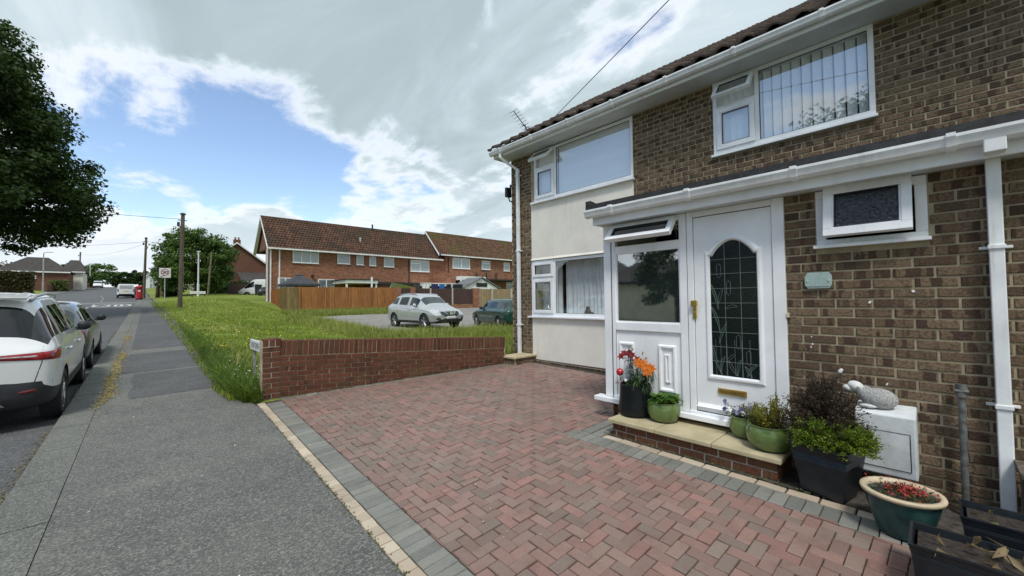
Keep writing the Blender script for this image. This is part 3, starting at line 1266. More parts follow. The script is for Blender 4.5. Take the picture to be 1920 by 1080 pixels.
def blind(y0, y1, z0, z1, x, pitch, wid, turn, label):
    t = empty('vertical_blind', (x, (y0 + y1) / 2, z1))
    tag(t, label, 'blind')
    mb = MB()
    mb.bb((-.02, -(y1 - y0) / 2, -.0), (.02, (y1 - y0) / 2, .03))
    mb.build('headrail', m_white, t)
    n = int((y1 - y0) / pitch)
    me = None
    for i in range(n + 1):
        yy = -(y1 - y0) / 2 + pitch * (i + .5)
        if me is None:
            mb = MB()
            mb.box((0, 0, -(z1 - z0) / 2), (.003, wid, (z1 - z0)))
            s0 = mb.build('slat', m_blind, t)
            me = s0.data
            o = s0
        else:
            o = bpy.data.objects.new('slat', me)
            COL.objects.link(o)
            o.parent = t
        o.location = (0, yy, 0)
        o.rotation_euler = (0, 0, turn + float(rng.normal(0, .03)))


FXF = FX - .012     # window frames sit almost flush with the face
# upper window on the left
wv = window_part('window', (FX, 4.77, W1[2]))
mb = MB()
bars(mb, FXF, FX + .06, W1[0], W1[1], W1[2], W1[3], .055, .07)
mb.bb((FXF - .001, 5.335, W1[2] + .07), (FX + .06, 5.385, W1[3] - .055))
mb.bb((FXF - .002, 5.385, 4.47), (FX + .06, W1[1] - .055, 4.52))
hpart(mb, 'frame', m_white, wv, bevel=.005)
mb = MB()
mb.bb((FXF - .07, W1[0] - .03, W1[2] - .035), (FX, 6.02, W1[2] + .004))
hpart(mb, 'sill', m_white, wv, bevel=.004)
fixed_pane(wv, W1[0] + .055, 5.335, W1[2] + .07, W1[3] - .055, FX + .012)
sash(wv, 5.385, 5.905, W1[2] + .072, 4.47, FX - .006)
sash(wv, 5.385, 5.905, 4.515, 4.83, FX - .012, R_(48), .045)
blind(W1[0] + .06, 5.32, W1[2] + .09, W1[3] - .05, FX + .09, .089, .089, R_(12), 'white vertical blind behind the upper bedroom window nearest the gable end')
blind(5.37, 5.92, W1[2] + .09, W1[3] - .05, FX + .09, .089, .089, R_(14), 'narrow white vertical blind beside the small opening light near the downpipe')

# lower window
wv = window_part('window', (FX, 4.8, W2[2]))
mb = MB()
bars(mb, FXF, FX + .06, W2[0], W2[1], W2[2], W2[3], .055, .07)
mb.bb((FXF - .001, 5.385, W2[2] + .07), (FX + .06, 5.445, W2[3] - .055))
mb.bb((FXF - .002, 5.445, 2.10), (FX + .06, W2[1] - .055, 2.15))
hpart(mb, 'frame', m_white, wv, bevel=.005)
mb = MB()
mb.bb((FXF - .07, W2[0] - .03, W2[2] - .03), (FX, 6.14, W2[2] + .004))
hpart(mb, 'sill', m_white, wv, bevel=.004)
fixed_pane(wv, W2[0] + .055, 5.385, W2[2] + .07, W2[3] - .055, FX + .012, m_glass_low)
sash(wv, 5.445, 6.015, W2[2] + .072, 2.10, FX - .006, glass=m_glass_low)
sash(wv, 5.445, 6.015, 2.15, 2.455, FX - .006, 0, .05, m_glass_low)
# pleated net curtains inside
def curtain(y0, y1, z0, z1, x, label, swag=0.0):
    mb = MB()
    n = int((y1 - y0) / .012)
    ph = rng.uniform(0, 6)
    def xx(i):
        y = i * .012
        return x + .022 * math.sin(y * 62 + 1.3 * math.sin(y * 17 + ph)) + .012 * math.sin(y * 23 + ph)
    s = len(mb.v)
    for i in range(n + 1):
        yv = y0 + (y1 - y0) * i / n
        mb.v += [(xx(i), yv, z0), (xx(i) * .7 + x * .3, yv, z1)]
    for i in range(n):
        mb.face((s + 2 * i, s + 2 * i + 2, s + 2 * i + 3, s + 2 * i + 1))
    o = mb.build('net_curtain', m_net, None, smooth=True)
    tag(o, label, 'curtain')
curtain(3.2, 5.30, W2[2] - .05, W2[3] - .02, FX + .24, 'pleated pale net curtain behind the large downstairs window')
curtain(5.40, 5.98, W2[2] - .05, W2[3] - .02, FX + .24, 'narrow pleated net curtain in the side light of the downstairs window')
# the dark figurine on the inner sill
mb = MB()
mb.bb((FX + .06, 3.5, W2[2] + .03), (FX + .25, 6.05, W2[2] + .06))
hpart(mb, 'inner_sill', m_white, wv)
mb = MB()
mb.lathe([(.0, 0), (.055, .0), (.06, .03), (.045, .07), (.03, .1), (.032, .12), (.02, .15), (0, .155)], (FX + .12, 4.68, W2[2] + .06), 14, sy=1.3)
mb.lathe([(0, 0), (.04, 0), (.04, .025), (.02, .045), (0, .05)], (FX + .12, 4.59, W2[2] + .06), 12)
o = mb.build('figurine', mat('dark_bronze', (0.06, 0.035, 0.02), .4, .2, 30), None, smooth=True)
tag(o, 'small dark brown seated figurine on the downstairs window sill', 'figurine')

# upper window on the right
wv = window_part('window', (FX, 1.33, W3[2]))
mb = MB()
bars(mb, FXF, FX + .06, W3[0], W3[1], W3[2], W3[3], .055, .07)
mb.bb((FXF - .001, 1.625, W3[2] + .07), (FX + .06, 1.68, W3[3] - .055))
mb.bb((FXF - .002, 1.68, 4.46), (FX + .06, W3[1] - .055, 4.51))
hpart(mb, 'frame', m_white, wv, bevel=.005)
mb = MB()
mb.bb((FXF - .05, W3[0] - .02, W3[2] - .03), (FX, W3[1] + .02, W3[2] + .004))
hpart(mb, 'sill', m_white, wv, bevel=.004)
fixed_pane(wv, W3[0] + .055, 1.625, W3[2] + .07, W3[3] - .055, FX + .012)
sash(wv, 1.68, 2.18, W3[2] + .072, 4.46, FX - .006)
sash(wv, 1.68, 2.18, 4.505, 4.835, FX - .012, R_(38), .045)
blind(W3[0] + .05, 1.62, W3[2] + .09, W3[3] - .05, FX + .09, .112, .098, R_(22), 'white vertical blind with dark gaps behind the upper window above the door')
blind(1.67, 2.2, W3[2] + .09, W3[3] - .05, FX + .09, .089, .089, R_(14), 'narrow white vertical blind behind the small light above the porch')

# ---- eaves, gutter and roof ---------------------------------------
EY0, EY1 = HY0, 6.90
mb = MB()
mb.bb((5.92, EY0, 4.895), (FX + .02, EY1 - .05, 4.91))
hpart(mb, 'soffit', m_soffit)
mb = MB()
mb.bb((5.895, EY0, 4.885), (5.92, EY1 - .05, 5.06))
mb.bb((5.922, EY1 - .05, 4.885), (FX + .05, EY1 - .03, 5.10))
hpart(mb, 'fascia', m_white, bevel=.003)


def gutter(x, z, y0, y1, r=.056, step=.95, name='gutter'):
    """half-ogee gutter run along y, its back at x, with union clips"""
    prof = [(0, .0), (-.012, -.075), (-.03, -.088), (-.07, -.088), (-.092, -.070), (-.100, -.04), (-.112, -.02), (-.112, 0), (-.106, 0), (-.106, -.018), (-.086, -.064), (-.066, -.08), (-.032, -.08), (-.018, -.07), (-.006, 0)]
    mb = MB()
    mb.prism([(x + a, z + b) for a, b in prof], 'y', y0, y1)
    # stop end
    mb.prism([(x + a * 1.03, z + b * 1.03) for a, b in prof[:8]], 'y', y1 - .012, y1 + .006)
    gt = hpart(mb, name, m_gutter, smooth='auto', angle=30)
    y = y1 - .35
    while y > y0:
        mb = MB()
        mb.prism([(x + (a + .05) * 1.20 - .05, z + (b + .04) * 1.22 - .04) for a, b in prof[:8]], 'y', y - .022, y + .022)
        hpart(mb, 'gutter_clip', m_gutter, gt, smooth='auto', angle=30)
        y -= step
    return gt


gutter(5.893, 5.02, EY0, 6.88)

# roof slope laid with wavy concrete tiles
sl = Vector((9.9 - 5.84, 0, 7.60 - 5.055))
slen = sl.length
sdir = sl.normalized()
pitch = math.atan2(sl.z, sl.x)
mb = MB()
mb.poly([(5.84, EY0, 5.03), (5.84, EY1, 5.03), (9.9, EY1, 7.575), (9.9, EY0, 7.575)])
mb.poly([(9.9, EY0, 7.575), (9.9, EY1, 7.575), (14.0, EY1, 5.03), (14.0, EY0, 5.03)])
roof = hpart(mb, 'roof', mat('roof_tile_plain', (0.10, 0.068, 0.05), .9, .25, 9, bump=.5))
TW, TG = .30, .335
mb = MB()
prof = [(-.15, .012), (-.11, .042), (-.06, .060), (-.01, .042), (.03, .012), (.07, .006), (.11, .012), (.15, .030)]
b = len(mb.v)
for s_, lift in ((-.0, .040), (TG + .05, 0.0)):
    for u, h in prof:
        mb.v.append((s_, u, h + lift))
for u, h in prof:
    mb.v.append((0.0, u, h - .004))
n = len(prof)
for i in range(n - 1):
    mb.face((b + i, b + i + 1, b + n + i + 1, b + n + i))
    mb.face((b + 2 * n + i, b + 2 * n + i + 1, b + i + 1, b + i))
tile_me = mb.mesh('roof_tile', m_tile)
tile_me.polygons.foreach_set('use_smooth', [True] * len(tile_me.polygons))
rot = Matrix.Rotation(-pitch, 4, 'Y')
tl = []
nrow = int(slen / TG)
for r in range(nrow + 1):
    for c in range(int((EY1 - EY0) / TW)):
        p = Vector((5.80, EY1 - .13 - c * TW, 5.035)) + sdir * (r * TG)
        tl.append(((p - CAM).length + (0 if p.y > -.5 else 50), p))
tl.sort(key=lambda t: t[0])
pw = world_loc(roof)
rest = MB()
for i, (d, p) in enumerate(tl):
    jit = Matrix.Rotation(float(rng.normal(0, .012)), 4, 'X')
    if i < 300:
        o = bpy.data.objects.new('roof_tile', tile_me)
        COL.objects.link(o)
        o.parent = roof
        o.matrix_local = Matrix.Translation(p - pw) @ rot @ jit
    else:
        Mx = Matrix.Translation(p) @ rot @ jit
        b = len(rest.v)
        rest.v += [tuple(Mx @ v.co) for v in tile_me.vertices]
        for q in tile_me.polygons:
            rest.face([b + k for k in q.vertices])
o = adopt(rest.build('roof_tile_field', m_tile, None, recalc=False, smooth=True), roof)
tag(o, kind='stuff')
mb = MB()
for k in range(34):
    y = EY1 - .2 - k * .41
    mb.tube([(9.9, y + .2, 7.60), (9.9, y - .215, 7.60)], .09, 10)
hpart(mb, 'ridge', m_tile, roof, smooth=True)
# mortared verge
mb = MB()
mb.poly([(5.84, EY1 - .005, 4.99), (9.9, EY1 - .005, 7.53), (9.9, EY1 - .005, 7.60), (5.84, EY1 - .005, 5.06)])
hpart(mb, 'verge', m_mortar, roof)

# downpipe by the gable corner with its swan neck
def square_pipe(mb, a, b, s):
    mb.bb((a[0] - s / 2, a[1] - s / 2, min(a[2], b[2])), (a[0] + s / 2, a[1] + s / 2, max(a[2], b[2])))


mb = MB()
square_pipe(mb, (6.22, 6.40, .43), (6.22, 6.40, 4.60), .066)
mb.tube([(5.84, 6.56, 4.94), (5.84, 6.56, 4.84), (6.0, 6.49, 4.72), (6.22, 6.40, 4.60), (6.22, 6.40, 4.5)], .042, 4)
dp = hpart(mb, 'downpipe', m_gutter, bevel=.006)
for z in (4.45, 2.75, 1.1):
    mb = MB()
    mb.bb((6.18, 6.345, z), (6.262, 6.455, z + .03))
    mb.bb((6.262, 6.33, z + .008), (6.29, 6.47, z + .022))
    hpart(mb, 'pipe_clip', m_gutter, dp)

# brick pad with a slab at the foot of the downpipe
pad = empty('downpipe_plinth', (5.95, 6.15, .3))
tag(pad, 'small brick plinth with a stone slab at the foot of the gable downpipe', 'plinth')
m_slab = mat('slab_buff', (0.46, 0.39, 0.25), .8, .08, 5, bump=.35, bscale=110, col2=(0.37, 0.32, 0.19))
mb = MB()
mb.bb((5.66, 5.98, .2), (6.29, 6.40, .445))
adopt(mb.build('core', m_mortar_r, None), pad)
for r in range(2):
    for k in range(3):
        mb = MB()
        mb.bb((5.652, 5.985 + k * .145 + (r % 2) * 0, .31 + r * .07), (5.70, 5.985 + k * .145 + .133, .37 + r * .07))
        adopt(mb.build('brick', m_brick, None, bevel=.003), pad)
        mb = MB()
        mb.bb((5.71 + k * .2, 5.972, .31 + r * .07), (5.71 + k * .2 + .19, 6.02, .37 + r * .07))
        adopt(mb.build('brick', m_brick, None, bevel=.003), pad)
mb = MB()
mb.bb((5.62, 5.94, .45), (6.29, 6.40, .49))
adopt(mb.build('slab', m_slab, None, bevel=.008), pad)

# security light on the gable corner
mb = MB()
mb.bb((6.32, 6.70, 4.30), (6.38, 6.78, 4.36))
mb.bb((6.26, 6.80, 4.08), (6.40, 6.88, 4.30))
mb.tube([(6.35, 6.74, 4.33), (6.33, 6.86, 4.22)], .02, 8)
mb.tube([(6.34, 6.84, 4.08), (6.34, 6.80, 3.98), (6.35, 6.70, 3.95)], .016, 8)
hpart(mb, 'security_light', mat('black_plastic', (0.02, 0.02, 0.022), .45), bevel=.008)

# television aerial behind the verge
mb = MB()
mb.tube([(8.32, 7.12, 6.0), (8.20, 7.2, 6.42), (8.08, 7.25, 6.55), (8.02, 7.25, 6.85)], .014, 6)
mb.tube([(7.45, 7.2, 7.08), (8.35, 7.3, 6.62)], .012, 6)
for k in range(7):
    s_ = k / 6
    c = Vector((7.45, 7.2, 7.08)).lerp(Vector((8.1, 7.27, 6.75)), s_)
    mb.tube([c + Vector((.03, -.13, .03)), c + Vector((-.03, .13, -.03))], .006, 5)
for dz_ in (-.14, .14):
    mb.tube([(8.30, 7.05, 6.68 + dz_), (8.30, 7.5, 6.68 + dz_)], .008, 5)
mb.tube([(7.85, 7.25, 6.78), (8.42, 7.28, 6.80)], .010, 5)
for i_, p_ in enumerate(mb.v):
    mb.v[i_] = (7.72 + (p_[0] - 8.1) * .8 - .32, p_[1], 6.42 + (p_[2] - 6.7) * .8 - .28)
hpart(mb, 'aerial', mat('aerial_metal', (0.06, 0.055, 0.05), .5, metal=.5))

# telephone wire to the eaves
mb = MB()
A, B = Vector((5.95, 5.2, 5.2)), Vector((-2.9, -15.8, 6.4))
mb.tube([A.lerp(B, s_) - Vector((0, 0, .55 * 4 * s_ * (1 - s_) * .35)) for s_ in np.linspace(0, 1, 24)], .006, 5)
o = mb.build('telephone_wire', m_felt)
tag(o, 'thin dark telephone wire running up from the house eaves across the grey sky', 'wire')
# ---- porch and lean-to --------------------------------------------
GZ = g(PX, 1.0)
mb = MB()
# mortar backing of the lean-to front, right of the door
mb.bb((PX, SW[1], .1), (PX + .2, .905, 2.56))
mb.bb((PX, HY0, .1), (PX + .2, SW[0], 2.56))
mb.bb((PX, SW[0], .1), (PX + .2, SW[1], SW[2]))
porch_wall = hpart(mb, 'porch_wall', m_mortar)
br = course_bricks(-1.35, .905, .16, 2.555, [SW], phase=.005)
lay_bricks(br, PX, porch_wall, 200, m_brick)
# dwarf brick plinth under the porch frame
mb = MB()
mb.bb((PX + .085, .905, .1), (PX + .15, 2.72, .45))
mb.bb((PX + .085, 2.68, .1), (FX, 2.74, .45))
hpart(mb, 'porch_plinth', m_mortar_r)
pl = course_bricks(.91, 2.74, .16, .45, [], phase=.1)
lay_bricks(pl, PX + .085, porch_wall, 0, m_brick_red, 'plinth_brick')
# porch side, white panels and glass
mb = MB()
mb.bb((PX + .03, 2.70, .47), (FX, 2.765, 1.3))
mb.bb((PX + .03, 2.70, 2.2), (FX, 2.765, 2.55))
for x in (PX + .06, 5.2, FX - .06):
    mb.bb((x - .05, 2.702, 1.3), (x + .05, 2.763, 2.2))
hpart(mb, 'porch_side', m_white)
fixed_pane(house, 0, 0, 0, 0, 0) if False else None
mb = MB()
mb.poly([(PX + .1, 2.735, 1.3), (FX - .1, 2.735, 1.3), (FX - .1, 2.735, 2.2), (PX + .1, 2.735, 2.2)])
hpart(mb, 'side_pane', m_glass_dark, recalc=False)
# dark hall behind
mb = MB()
mb.bb((PX + 1.2, -1.0, .2), (PX + 1.25, 2.7, 2.6))
hpart(mb, 'hall_back', m_dark)

# frame of the glazed screen beside the door
mb = MB()
mb.bb((PX - .02, 2.665, .50), (PX + .05, 2.768, 2.55))          # corner post
mb.bb((PX - .012, 2.612, .545), (PX + .05, 2.665, 2.50))        # jamb
mb.bb((PX - .02, 1.76, .50), (PX + .05, 1.84, 2.55))            # post by the door
mb.bb((PX - .012, 1.84, 2.205), (PX + .05, 2.612, 2.285))       # transom
mb.bb((PX - .018, 1.84, 1.30), (PX + .05, 2.612, 1.395))        # mid rail
mb.bb((PX - .012, 1.84, 2.49), (PX + .05, 2.665, 2.55))         # head
mb.bb((PX - .014, 1.84, .50), (PX + .05, 2.665, .545))          # bottom rail
scr = hpart(mb, 'porch_screen', m_white, bevel=.006)
mb = MB()
mb.bb((PX + .005, 1.84, .545), (PX + .04, 2.612, 1.30))
hpart(mb, 'infill_panel', m_white, scr)
for y0, y1, z0, z1 in ((2.385, 2.585, .62, 1.165), (1.90, 2.10, .66, 1.165)):
    mb = MB()
    def moulding(ya, yb, za, zb, w, d):
        xo, xi = PX + .005, PX + .005 - d
        prf = [(0, xo), (.25, xi), (.6, xi), (1, xo)]
        for side in range(4):
            rings = []
            for k, x in prf:
                q = w * k
                c = [(ya + q, za + q), (yb - q, za + q), (yb - q, zb - q), (ya + q, zb - q)]
                rings.append([(x, *c[side]), (x, *c[(side + 1) % 4])])
            for a_, b_ in zip(rings, rings[1:]):
                mb.poly([a_[0], a_[1], b_[1], b_[0]])
    moulding(y0, y1, z0, z1, .045, .022)
    moulding(y0 + .07, y1 - .07, z0 + .10, z1 - .10, .028, .016)
    hpart(mb, 'moulding', m_white, scr)
fixed_pane(scr, 1.84, 2.612, 1.395, 2.205, PX + .012, m_glass_dark)
mb = MB()
bars(mb, PX - .004, PX + .015, 1.838, 2.614, 1.393, 2.207, .016)
hpart(mb, 'glazing_bead', m_white, scr)
s_ = sash(scr, 1.86, 2.64, 2.275, 2.525, PX - .015, R_(40), .05, m_glass_dark)
mb = MB()
mb.tube([(PX - .13, 1.875, 2.36), (PX - .02, 1.87, 2.40), (PX, 1.87, 2.30)], .006, 5)
hpart(mb, 'stay', mat('dark_metal', (0.05, 0.05, 0.05), .4, metal=.8), scr)
# white sill under the screen and the door
mb = MB()
mb.bb((PX - .075, .885, .445), (PX + .06, 2.90, .498))
hpart(mb, 'porch_sill', m_white, bevel=.006)

# the door ----------------------------------------------------------
door = window_part('door', (PX, 1.33, .5))
mb = MB()
mb.bb((PX - .022, 1.695, .50), (PX + .05, 1.758, 2.55))
mb.bb((PX - .022, .905, .50), (PX + .05, 1.0, 2.55))
mb.bb((PX - .021, 1.0, 2.49), (PX + .05, 1.695, 2.55))
mb.bb((PX - .034, .905, .49), (PX + .05, 1.758, .53))
hpart(mb, 'door_frame', m_white, door, bevel=.006)
# leaf with a shaped opening: shoulders and a low arch
def arch(ya, yb, z0, zs, zt, n=18, sh=.06):
    """outline (y,z): straight sides, small shoulders, low arch; counter-clockwise"""
    yc = (ya + yb) / 2
    hw = (yb - ya) / 2
    top = []
    for k in range(n + 1):
        u = -1 + 2 * k / n
        au = abs(u)
        z = zs + (zt - zs) * math.cos(PI / 2 * min(1, au / .88)) ** .8 if au < .88 else zs
        top.append((yc + u * hw, z))
    return [(ya, z0)] + top + [(yb, z0)]


GY0, GY1, GZ0, GZS, GZT = 1.125, 1.545, .905, 2.085, 2.225
inner = arch(GY0, GY1, GZ0, GZS, GZT)
LY0, LY1, LZ0, LZ1 = 1.002, 1.693, .535, 2.485
mb = MB()
xL = PX - .008
n = len(inner)
# leaf face as a ring of quads between the outer rectangle and the opening
def outer_of(p):
    y, z = p
    if z <= GZ0 + 1e-6:
        return (LY0 if y < (GY0 + GY1) / 2 else LY1, LZ0)
    return (LY0 + (y - GY0) / (GY1 - GY0) * (LY1 - LY0), LZ1)
for i in range(n):
    a, b_ = inner[i], inner[(i + 1) % n]
    oa, ob = outer_of(a), outer_of(b_)
    mb.poly([(xL, *oa), (xL, *ob), (xL, *b_), (xL, *a)])
    mb.poly([(xL, *a), (xL, *b_), (xL + .03, *b_), (xL + .03, *a)])
mb.bb((xL + .031, LY0, LZ0), (xL + .045, LY1, GZ0 - .05))
hpart(mb, 'leaf', m_white, door)
# raised moulding round the glass, weather bar, stile line
mb = MB()
def offs(poly, d):
    cy, cz = (GY0 + GY1) / 2, (GZ0 + GZT) / 2
    out = []
    for y, z in poly:
        sy = 1 if y > cy else -1
        ky = (GY1 - GY0) / 2
        out.append((y + d * max(-1, min(1, (y - cy) / ky * 1.02)), z - d if z <= GZ0 + 1e-6 else z + d))
    return out
rings = [(offs(inner, -.006), xL + .008), (offs(inner, .008), xL - .018), (offs(inner, .026), xL - .018), (offs(inner, .045), xL)]
for (ra, xa), (rb, xb) in zip(rings, rings[1:]):
    for i in range(n):
        j = (i + 1) % n
        mb.poly([(xa, *ra[i]), (xa, *ra[j]), (xb, *rb[j]), (xb, *rb[i])])
hpart(mb, 'moulding', m_white, door)
mb = MB()
mb.prism([(xL - .03, .585), (xL - .012, .60), (xL, .62), (xL, .575)], 'y', LY0 + .01, LY1 - .01)
hpart(mb, 'weather_bar', m_white, door)
mb = MB()
mb.poly([(xL + .012, *p) for p in inner])
gl = hpart(mb, 'glass', m_glass_door, door, recalc=False)
# lead cames
mb = MB()
def came(pts, r=.0024):
    mb.tube([(xL + .008, y, z) for y, z in pts], r, 5)
def ztop(y):
    u = abs((y - (GY0 + GY1) / 2) / ((GY1 - GY0) / 2))
    return GZS + (GZT - GZS) * max(0, math.cos(PI / 2 * min(1, u / .88))) ** .8
for f_ in (.33, .66):
    y = GY1 - (GY1 - GY0) * f_
    came([(y, GZ0), (y, ztop(y))])
for k in range(1, 9):
    z = GZ0 + k * .142
    if z < GZS:
        came([(GY0, z), (GY1, z)])
stems = [(1.50, .0), (1.455, .02), (1.40, .0), (1.33, .01), (1.27, .0), (1.20, .02)]
for y, d in stems:
    came([(y, GZ0), (y + .004, GZ0 + .35 + d)], .0014)
hpart(mb, 'lead_came', m_lead, door)
# tulip motif: lozenge buds and leaf blades in green
for (yc, zc) in ((1.46, 1.93), (1.375, 1.76), (1.30, 1.245), (1.215, 1.10)):
    mb = MB()
    came([(yc - .018, zc - .05), (yc - .018, zc + .05), (yc, zc + .07), (yc + .018, zc + .05), (yc + .018, zc - .05), (yc, zc - .07), (yc - .018, zc - .05)], .0016)
    hpart(mb, 'tulip_outline', m_lead, door)
blades = [[(1.54, 1.80), (1.49, 1.70), (1.47, 1.55)], [(1.43, 1.75), (1.46, 1.68), (1.47, 1.60)], [(1.54, 1.58), (1.48, 1.48), (1.46, 1.33)],
          [(1.40, 1.42), (1.45, 1.33), (1.47, 1.22)], [(1.30, 1.58), (1.36, 1.60), (1.41, 1.55)], [(1.53, 1.20), (1.52, 1.05), (1.45, .92)],
          [(1.42, 1.10), (1.47, 1.02), (1.46, .92)], [(1.39, 1.06), (1.36, .98), (1.31, .92)], [(1.28, 1.08), (1.32, 1.0), (1.31, .93)],
          [(1.14, 1.04), (1.21, 1.02), (1.23, .92)], [(1.33, 1.12), (1.38, 1.10), (1.41, 1.03)], [(1.25, 1.02), (1.21, .96), (1.19, .92)]]
for k, bl in enumerate(blades):
    mb = MB()
    P = [Vector((0, *p)) for p in bl]
    cv = [(P[0] * (1 - s) ** 2 + P[1] * 2 * s * (1 - s) + P[2] * s * s) for s in np.linspace(0, 1, 9)]
    L_, R2 = [], []
    for i, p in enumerate(cv):
        d = (cv[min(8, i + 1)] - cv[max(0, i - 1)]).normalized()
        nn = Vector((0, -d.z, d.y))
        wd = .012 * math.sin(PI * (i / 8) ** .8)
        L_.append(p + nn * wd)
        R2.append(p - nn * wd)
    for i in range(8):
        mb.poly([(xL + .010, L_[i].y, L_[i].z), (xL + .010, L_[i + 1].y, L_[i + 1].z), (xL + .010, R2[i + 1].y, R2[i + 1].z), (xL + .010, R2[i].y, R2[i].z)])
    hpart(mb, 'glass_leaf', m_leafgl if k % 3 != 1 else m_glass_door, door)
    mb = MB()
    came([(p.y, p.z) for p in L_], .0014)
    came([(p.y, p.z) for p in R2], .0014)
    hpart(mb, 'leaf_outline', m_lead, door)
# shadow gap between leaf and frame
mb = MB()
bars(mb, xL - .0035, xL + .012, LY0 - .004, LY1 + .004, LZ0 - .003, LZ1 + .003, .005)
hpart(mb, 'shadow_gap', m_gasket, door)
mb = MB()
mb.bb((PX - .0205, 1.7575, .50), (PX + .02, 1.7605, 2.55))
mb.bb((PX - .0215, 2.6635, .50), (PX + .02, 2.6665, 2.50))
mb.bb((PX - .0135, 2.6125, .546), (PX + .02, 2.6150, 1.30))
mb.bb((PX - .0, 1.8400, .548), (PX + .02, 1.8425, 1.299))
hpart(mb, 'joint_line', m_gasket, door)
# letter plate and handle
mb = MB()
mb.bb((xL - .016, 1.235, .735), (xL, 1.487, .792))
lp = hpart(mb, 'letter_plate', m_gold, door, bevel=.006)
mb = MB()
mb.bb((xL - .021, 1.252, .747), (xL - .0165, 1.470, .780))
hpart(mb, 'letter_flap', mat('brass_dark', (0.36, 0.25, 0.07), .35, .1, 20, metal=.9), door, bevel=.003)
mb = MB()
mb.bb((PX - .034, 1.668, 1.455), (PX - .022, 1.706, 1.645))
mb.bb((PX - .062, 1.655, 1.585), (PX - .034, 1.715, 1.640))
mb.tube([(PX - .05, 1.687, 1.52), (PX - .03, 1.687, 1.52)], .012, 10)
hpart(mb, 'handle', m_gold, door, bevel=.004)
mb = MB()
mb.bb((PX - .03, .885, 1.49), (PX - .01, .905, 1.53))
hpart(mb, 'bell_push', mat('ivory_plastic', (0.6, 0.55, 0.4), .5), door)

# ---- small obscure window right of the door -----------------------
wv = window_part('window', (PX, .35, SW[2]))
mb = MB()
bars(mb, PX - .004, PX + .07, SW[0], SW[1], SW[2], SW[3], .065, .05)
hpart(mb, 'frame', m_white, wv, bevel=.005)
mb = MB()
mb.bb((PX - .06, SW[0] - .015, SW[2] - .022), (PX, SW[1] + .015, SW[2] + .004))
hpart(mb, 'sill', m_white, wv, bevel=.004)
m_glass_obs = glass_mat('fern_glass', ior=1.6, bump=0.7, bscale=38, opaque=(0.012, 0.016, 0.016), rough=.05)
sash(wv, SW[0] + .075, SW[1] - .06, SW[2] + .055, 2.555, PX - .02, R_(11), .058, m_glass_obs)

# ---- lean-to roof, fascia, gutter ---------------------------------
mb = MB()
mb.prism([(3.935, 2.795), (FX, 3.14), (FX, 3.05), (3.935, 2.70)], 'y', HY0, 2.86)
mb.prism([(3.93, 2.70), (3.93, 2.84), (4.25, 2.80), (4.25, 2.70)], 'y', 2.80, 2.875)
hpart(mb, 'porch_roof', m_felt)
mb = MB()
mb.bb((3.965, HY0, 2.545), (3.995, 2.80, 2.70))
mb.bb((3.996, 2.775, 2.547), (FX, 2.80, 2.72))
hpart(mb, 'porch_fascia', m_white, bevel=.003)
mb = MB()
mb.bb((3.996, HY0, 2.552), (PX + .05, 2.775, 2.566))
hpart(mb, 'porch_soffit', m_soffit)
gutter(3.963, 2.715, HY0, 2.84, step=.86, name='porch_gutter')

# downpipe on the right
mb = MB()
mb.bb((4.055, -.306, .2), (4.12, -.240, 2.60))
mb.bb((3.872, -.32, 2.56), (4.13, -.226, 2.66))
dp = hpart(mb, 'downpipe', m_gutter, bevel=.006)
for z in (.93, 1.965):
    mb = MB()
    mb.bb((4.045, -.312, z), (4.13, -.234, z + .028))
    mb.bb((4.125, -.345, z + .004), (4.148, -.20, z + .024))
    hpart(mb, 'pipe_clip', m_gutter, dp, bevel=.004)

# glass house-name plaque on two screws
mb = MB()
pts = []
for (cy, cz, a0) in ((.765, 1.865, 90), (.583, 1.865, 0), (.583, 1.737, 270), (.765, 1.737, 180)):
    pass
yl, yr, zb, zt = .583, .765, 1.735, 1.868
oc = [(yl + .02, zb), (yr - .02, zb), (yr, zb + .03), (yr, zt - .03), (yr - .02, zt), (yl + .02, zt), (yl, zt - .03), (yl, zb + .03)]
mb.prism([(y, z) for y, z in oc], 'x', PX - .034, PX - .026)
pq = empty('name_plaque', (PX, .674, 1.8))
tag(pq, 'pale green glass name plaque screwed to the brick wall beside the door', 'plaque')
adopt(mb.build('plate', mat('plaque_glass', (0.33, 0.44, 0.42), .18, .06, 14, spec=.6), None, bevel=.002), pq)
for y in (.603, .745):
    mb = MB()
    mb.tube([(PX - .04, y, 1.80), (PX - .005, y, 1.80)], .0075, 12)
    adopt(mb.build('screw', mat('chrome', (0.7, 0.7, 0.7), .2, .03, 10, metal=1), None), pq)
# the line of tiny worn lettering along its foot: not legible in the photograph
mb = MB()
y = yr - .012
while y > yl + .022:
    wd = float(rng.choice([.004, .006, .007]))
    mb.bb((PX - .0348, y - wd, 1.744), (PX - .0342, y, 1.744 + float(rng.choice([.008, .010]))))
    y -= wd + .0022
adopt(mb.build('lettering', mat('plaque_ink', (0.06, 0.09, 0.09), .6), None), pq)
# overflow pipe stub and white marks on the brick
mb = MB()
mb.tube([(PX - .07, .547, 1.072), (PX + .02, .547, 1.075)], .013, 12)
mb.tube([(PX - .071, .547, 1.072), (PX - .0705, .547, 1.072)], .009, 10)
hpart(mb, 'overflow_pipe', m_white, smooth='auto')
mb = MB()
for (y, z) in ((.73, 1.27), (.735, 1.33), (.36, 1.62), (.12, 1.70), (.74, 1.245), (.28, 1.0)):
    mb.box((PX - .009, y, z), (.006, .012 * rng.uniform(.5, 1.3), .018 * rng.uniform(.6, 1.4)), M=Matrix.Rotation(rng.uniform(-.6, .6), 3, 'X'))
hpart(mb, 'paint_fleck', m_white)
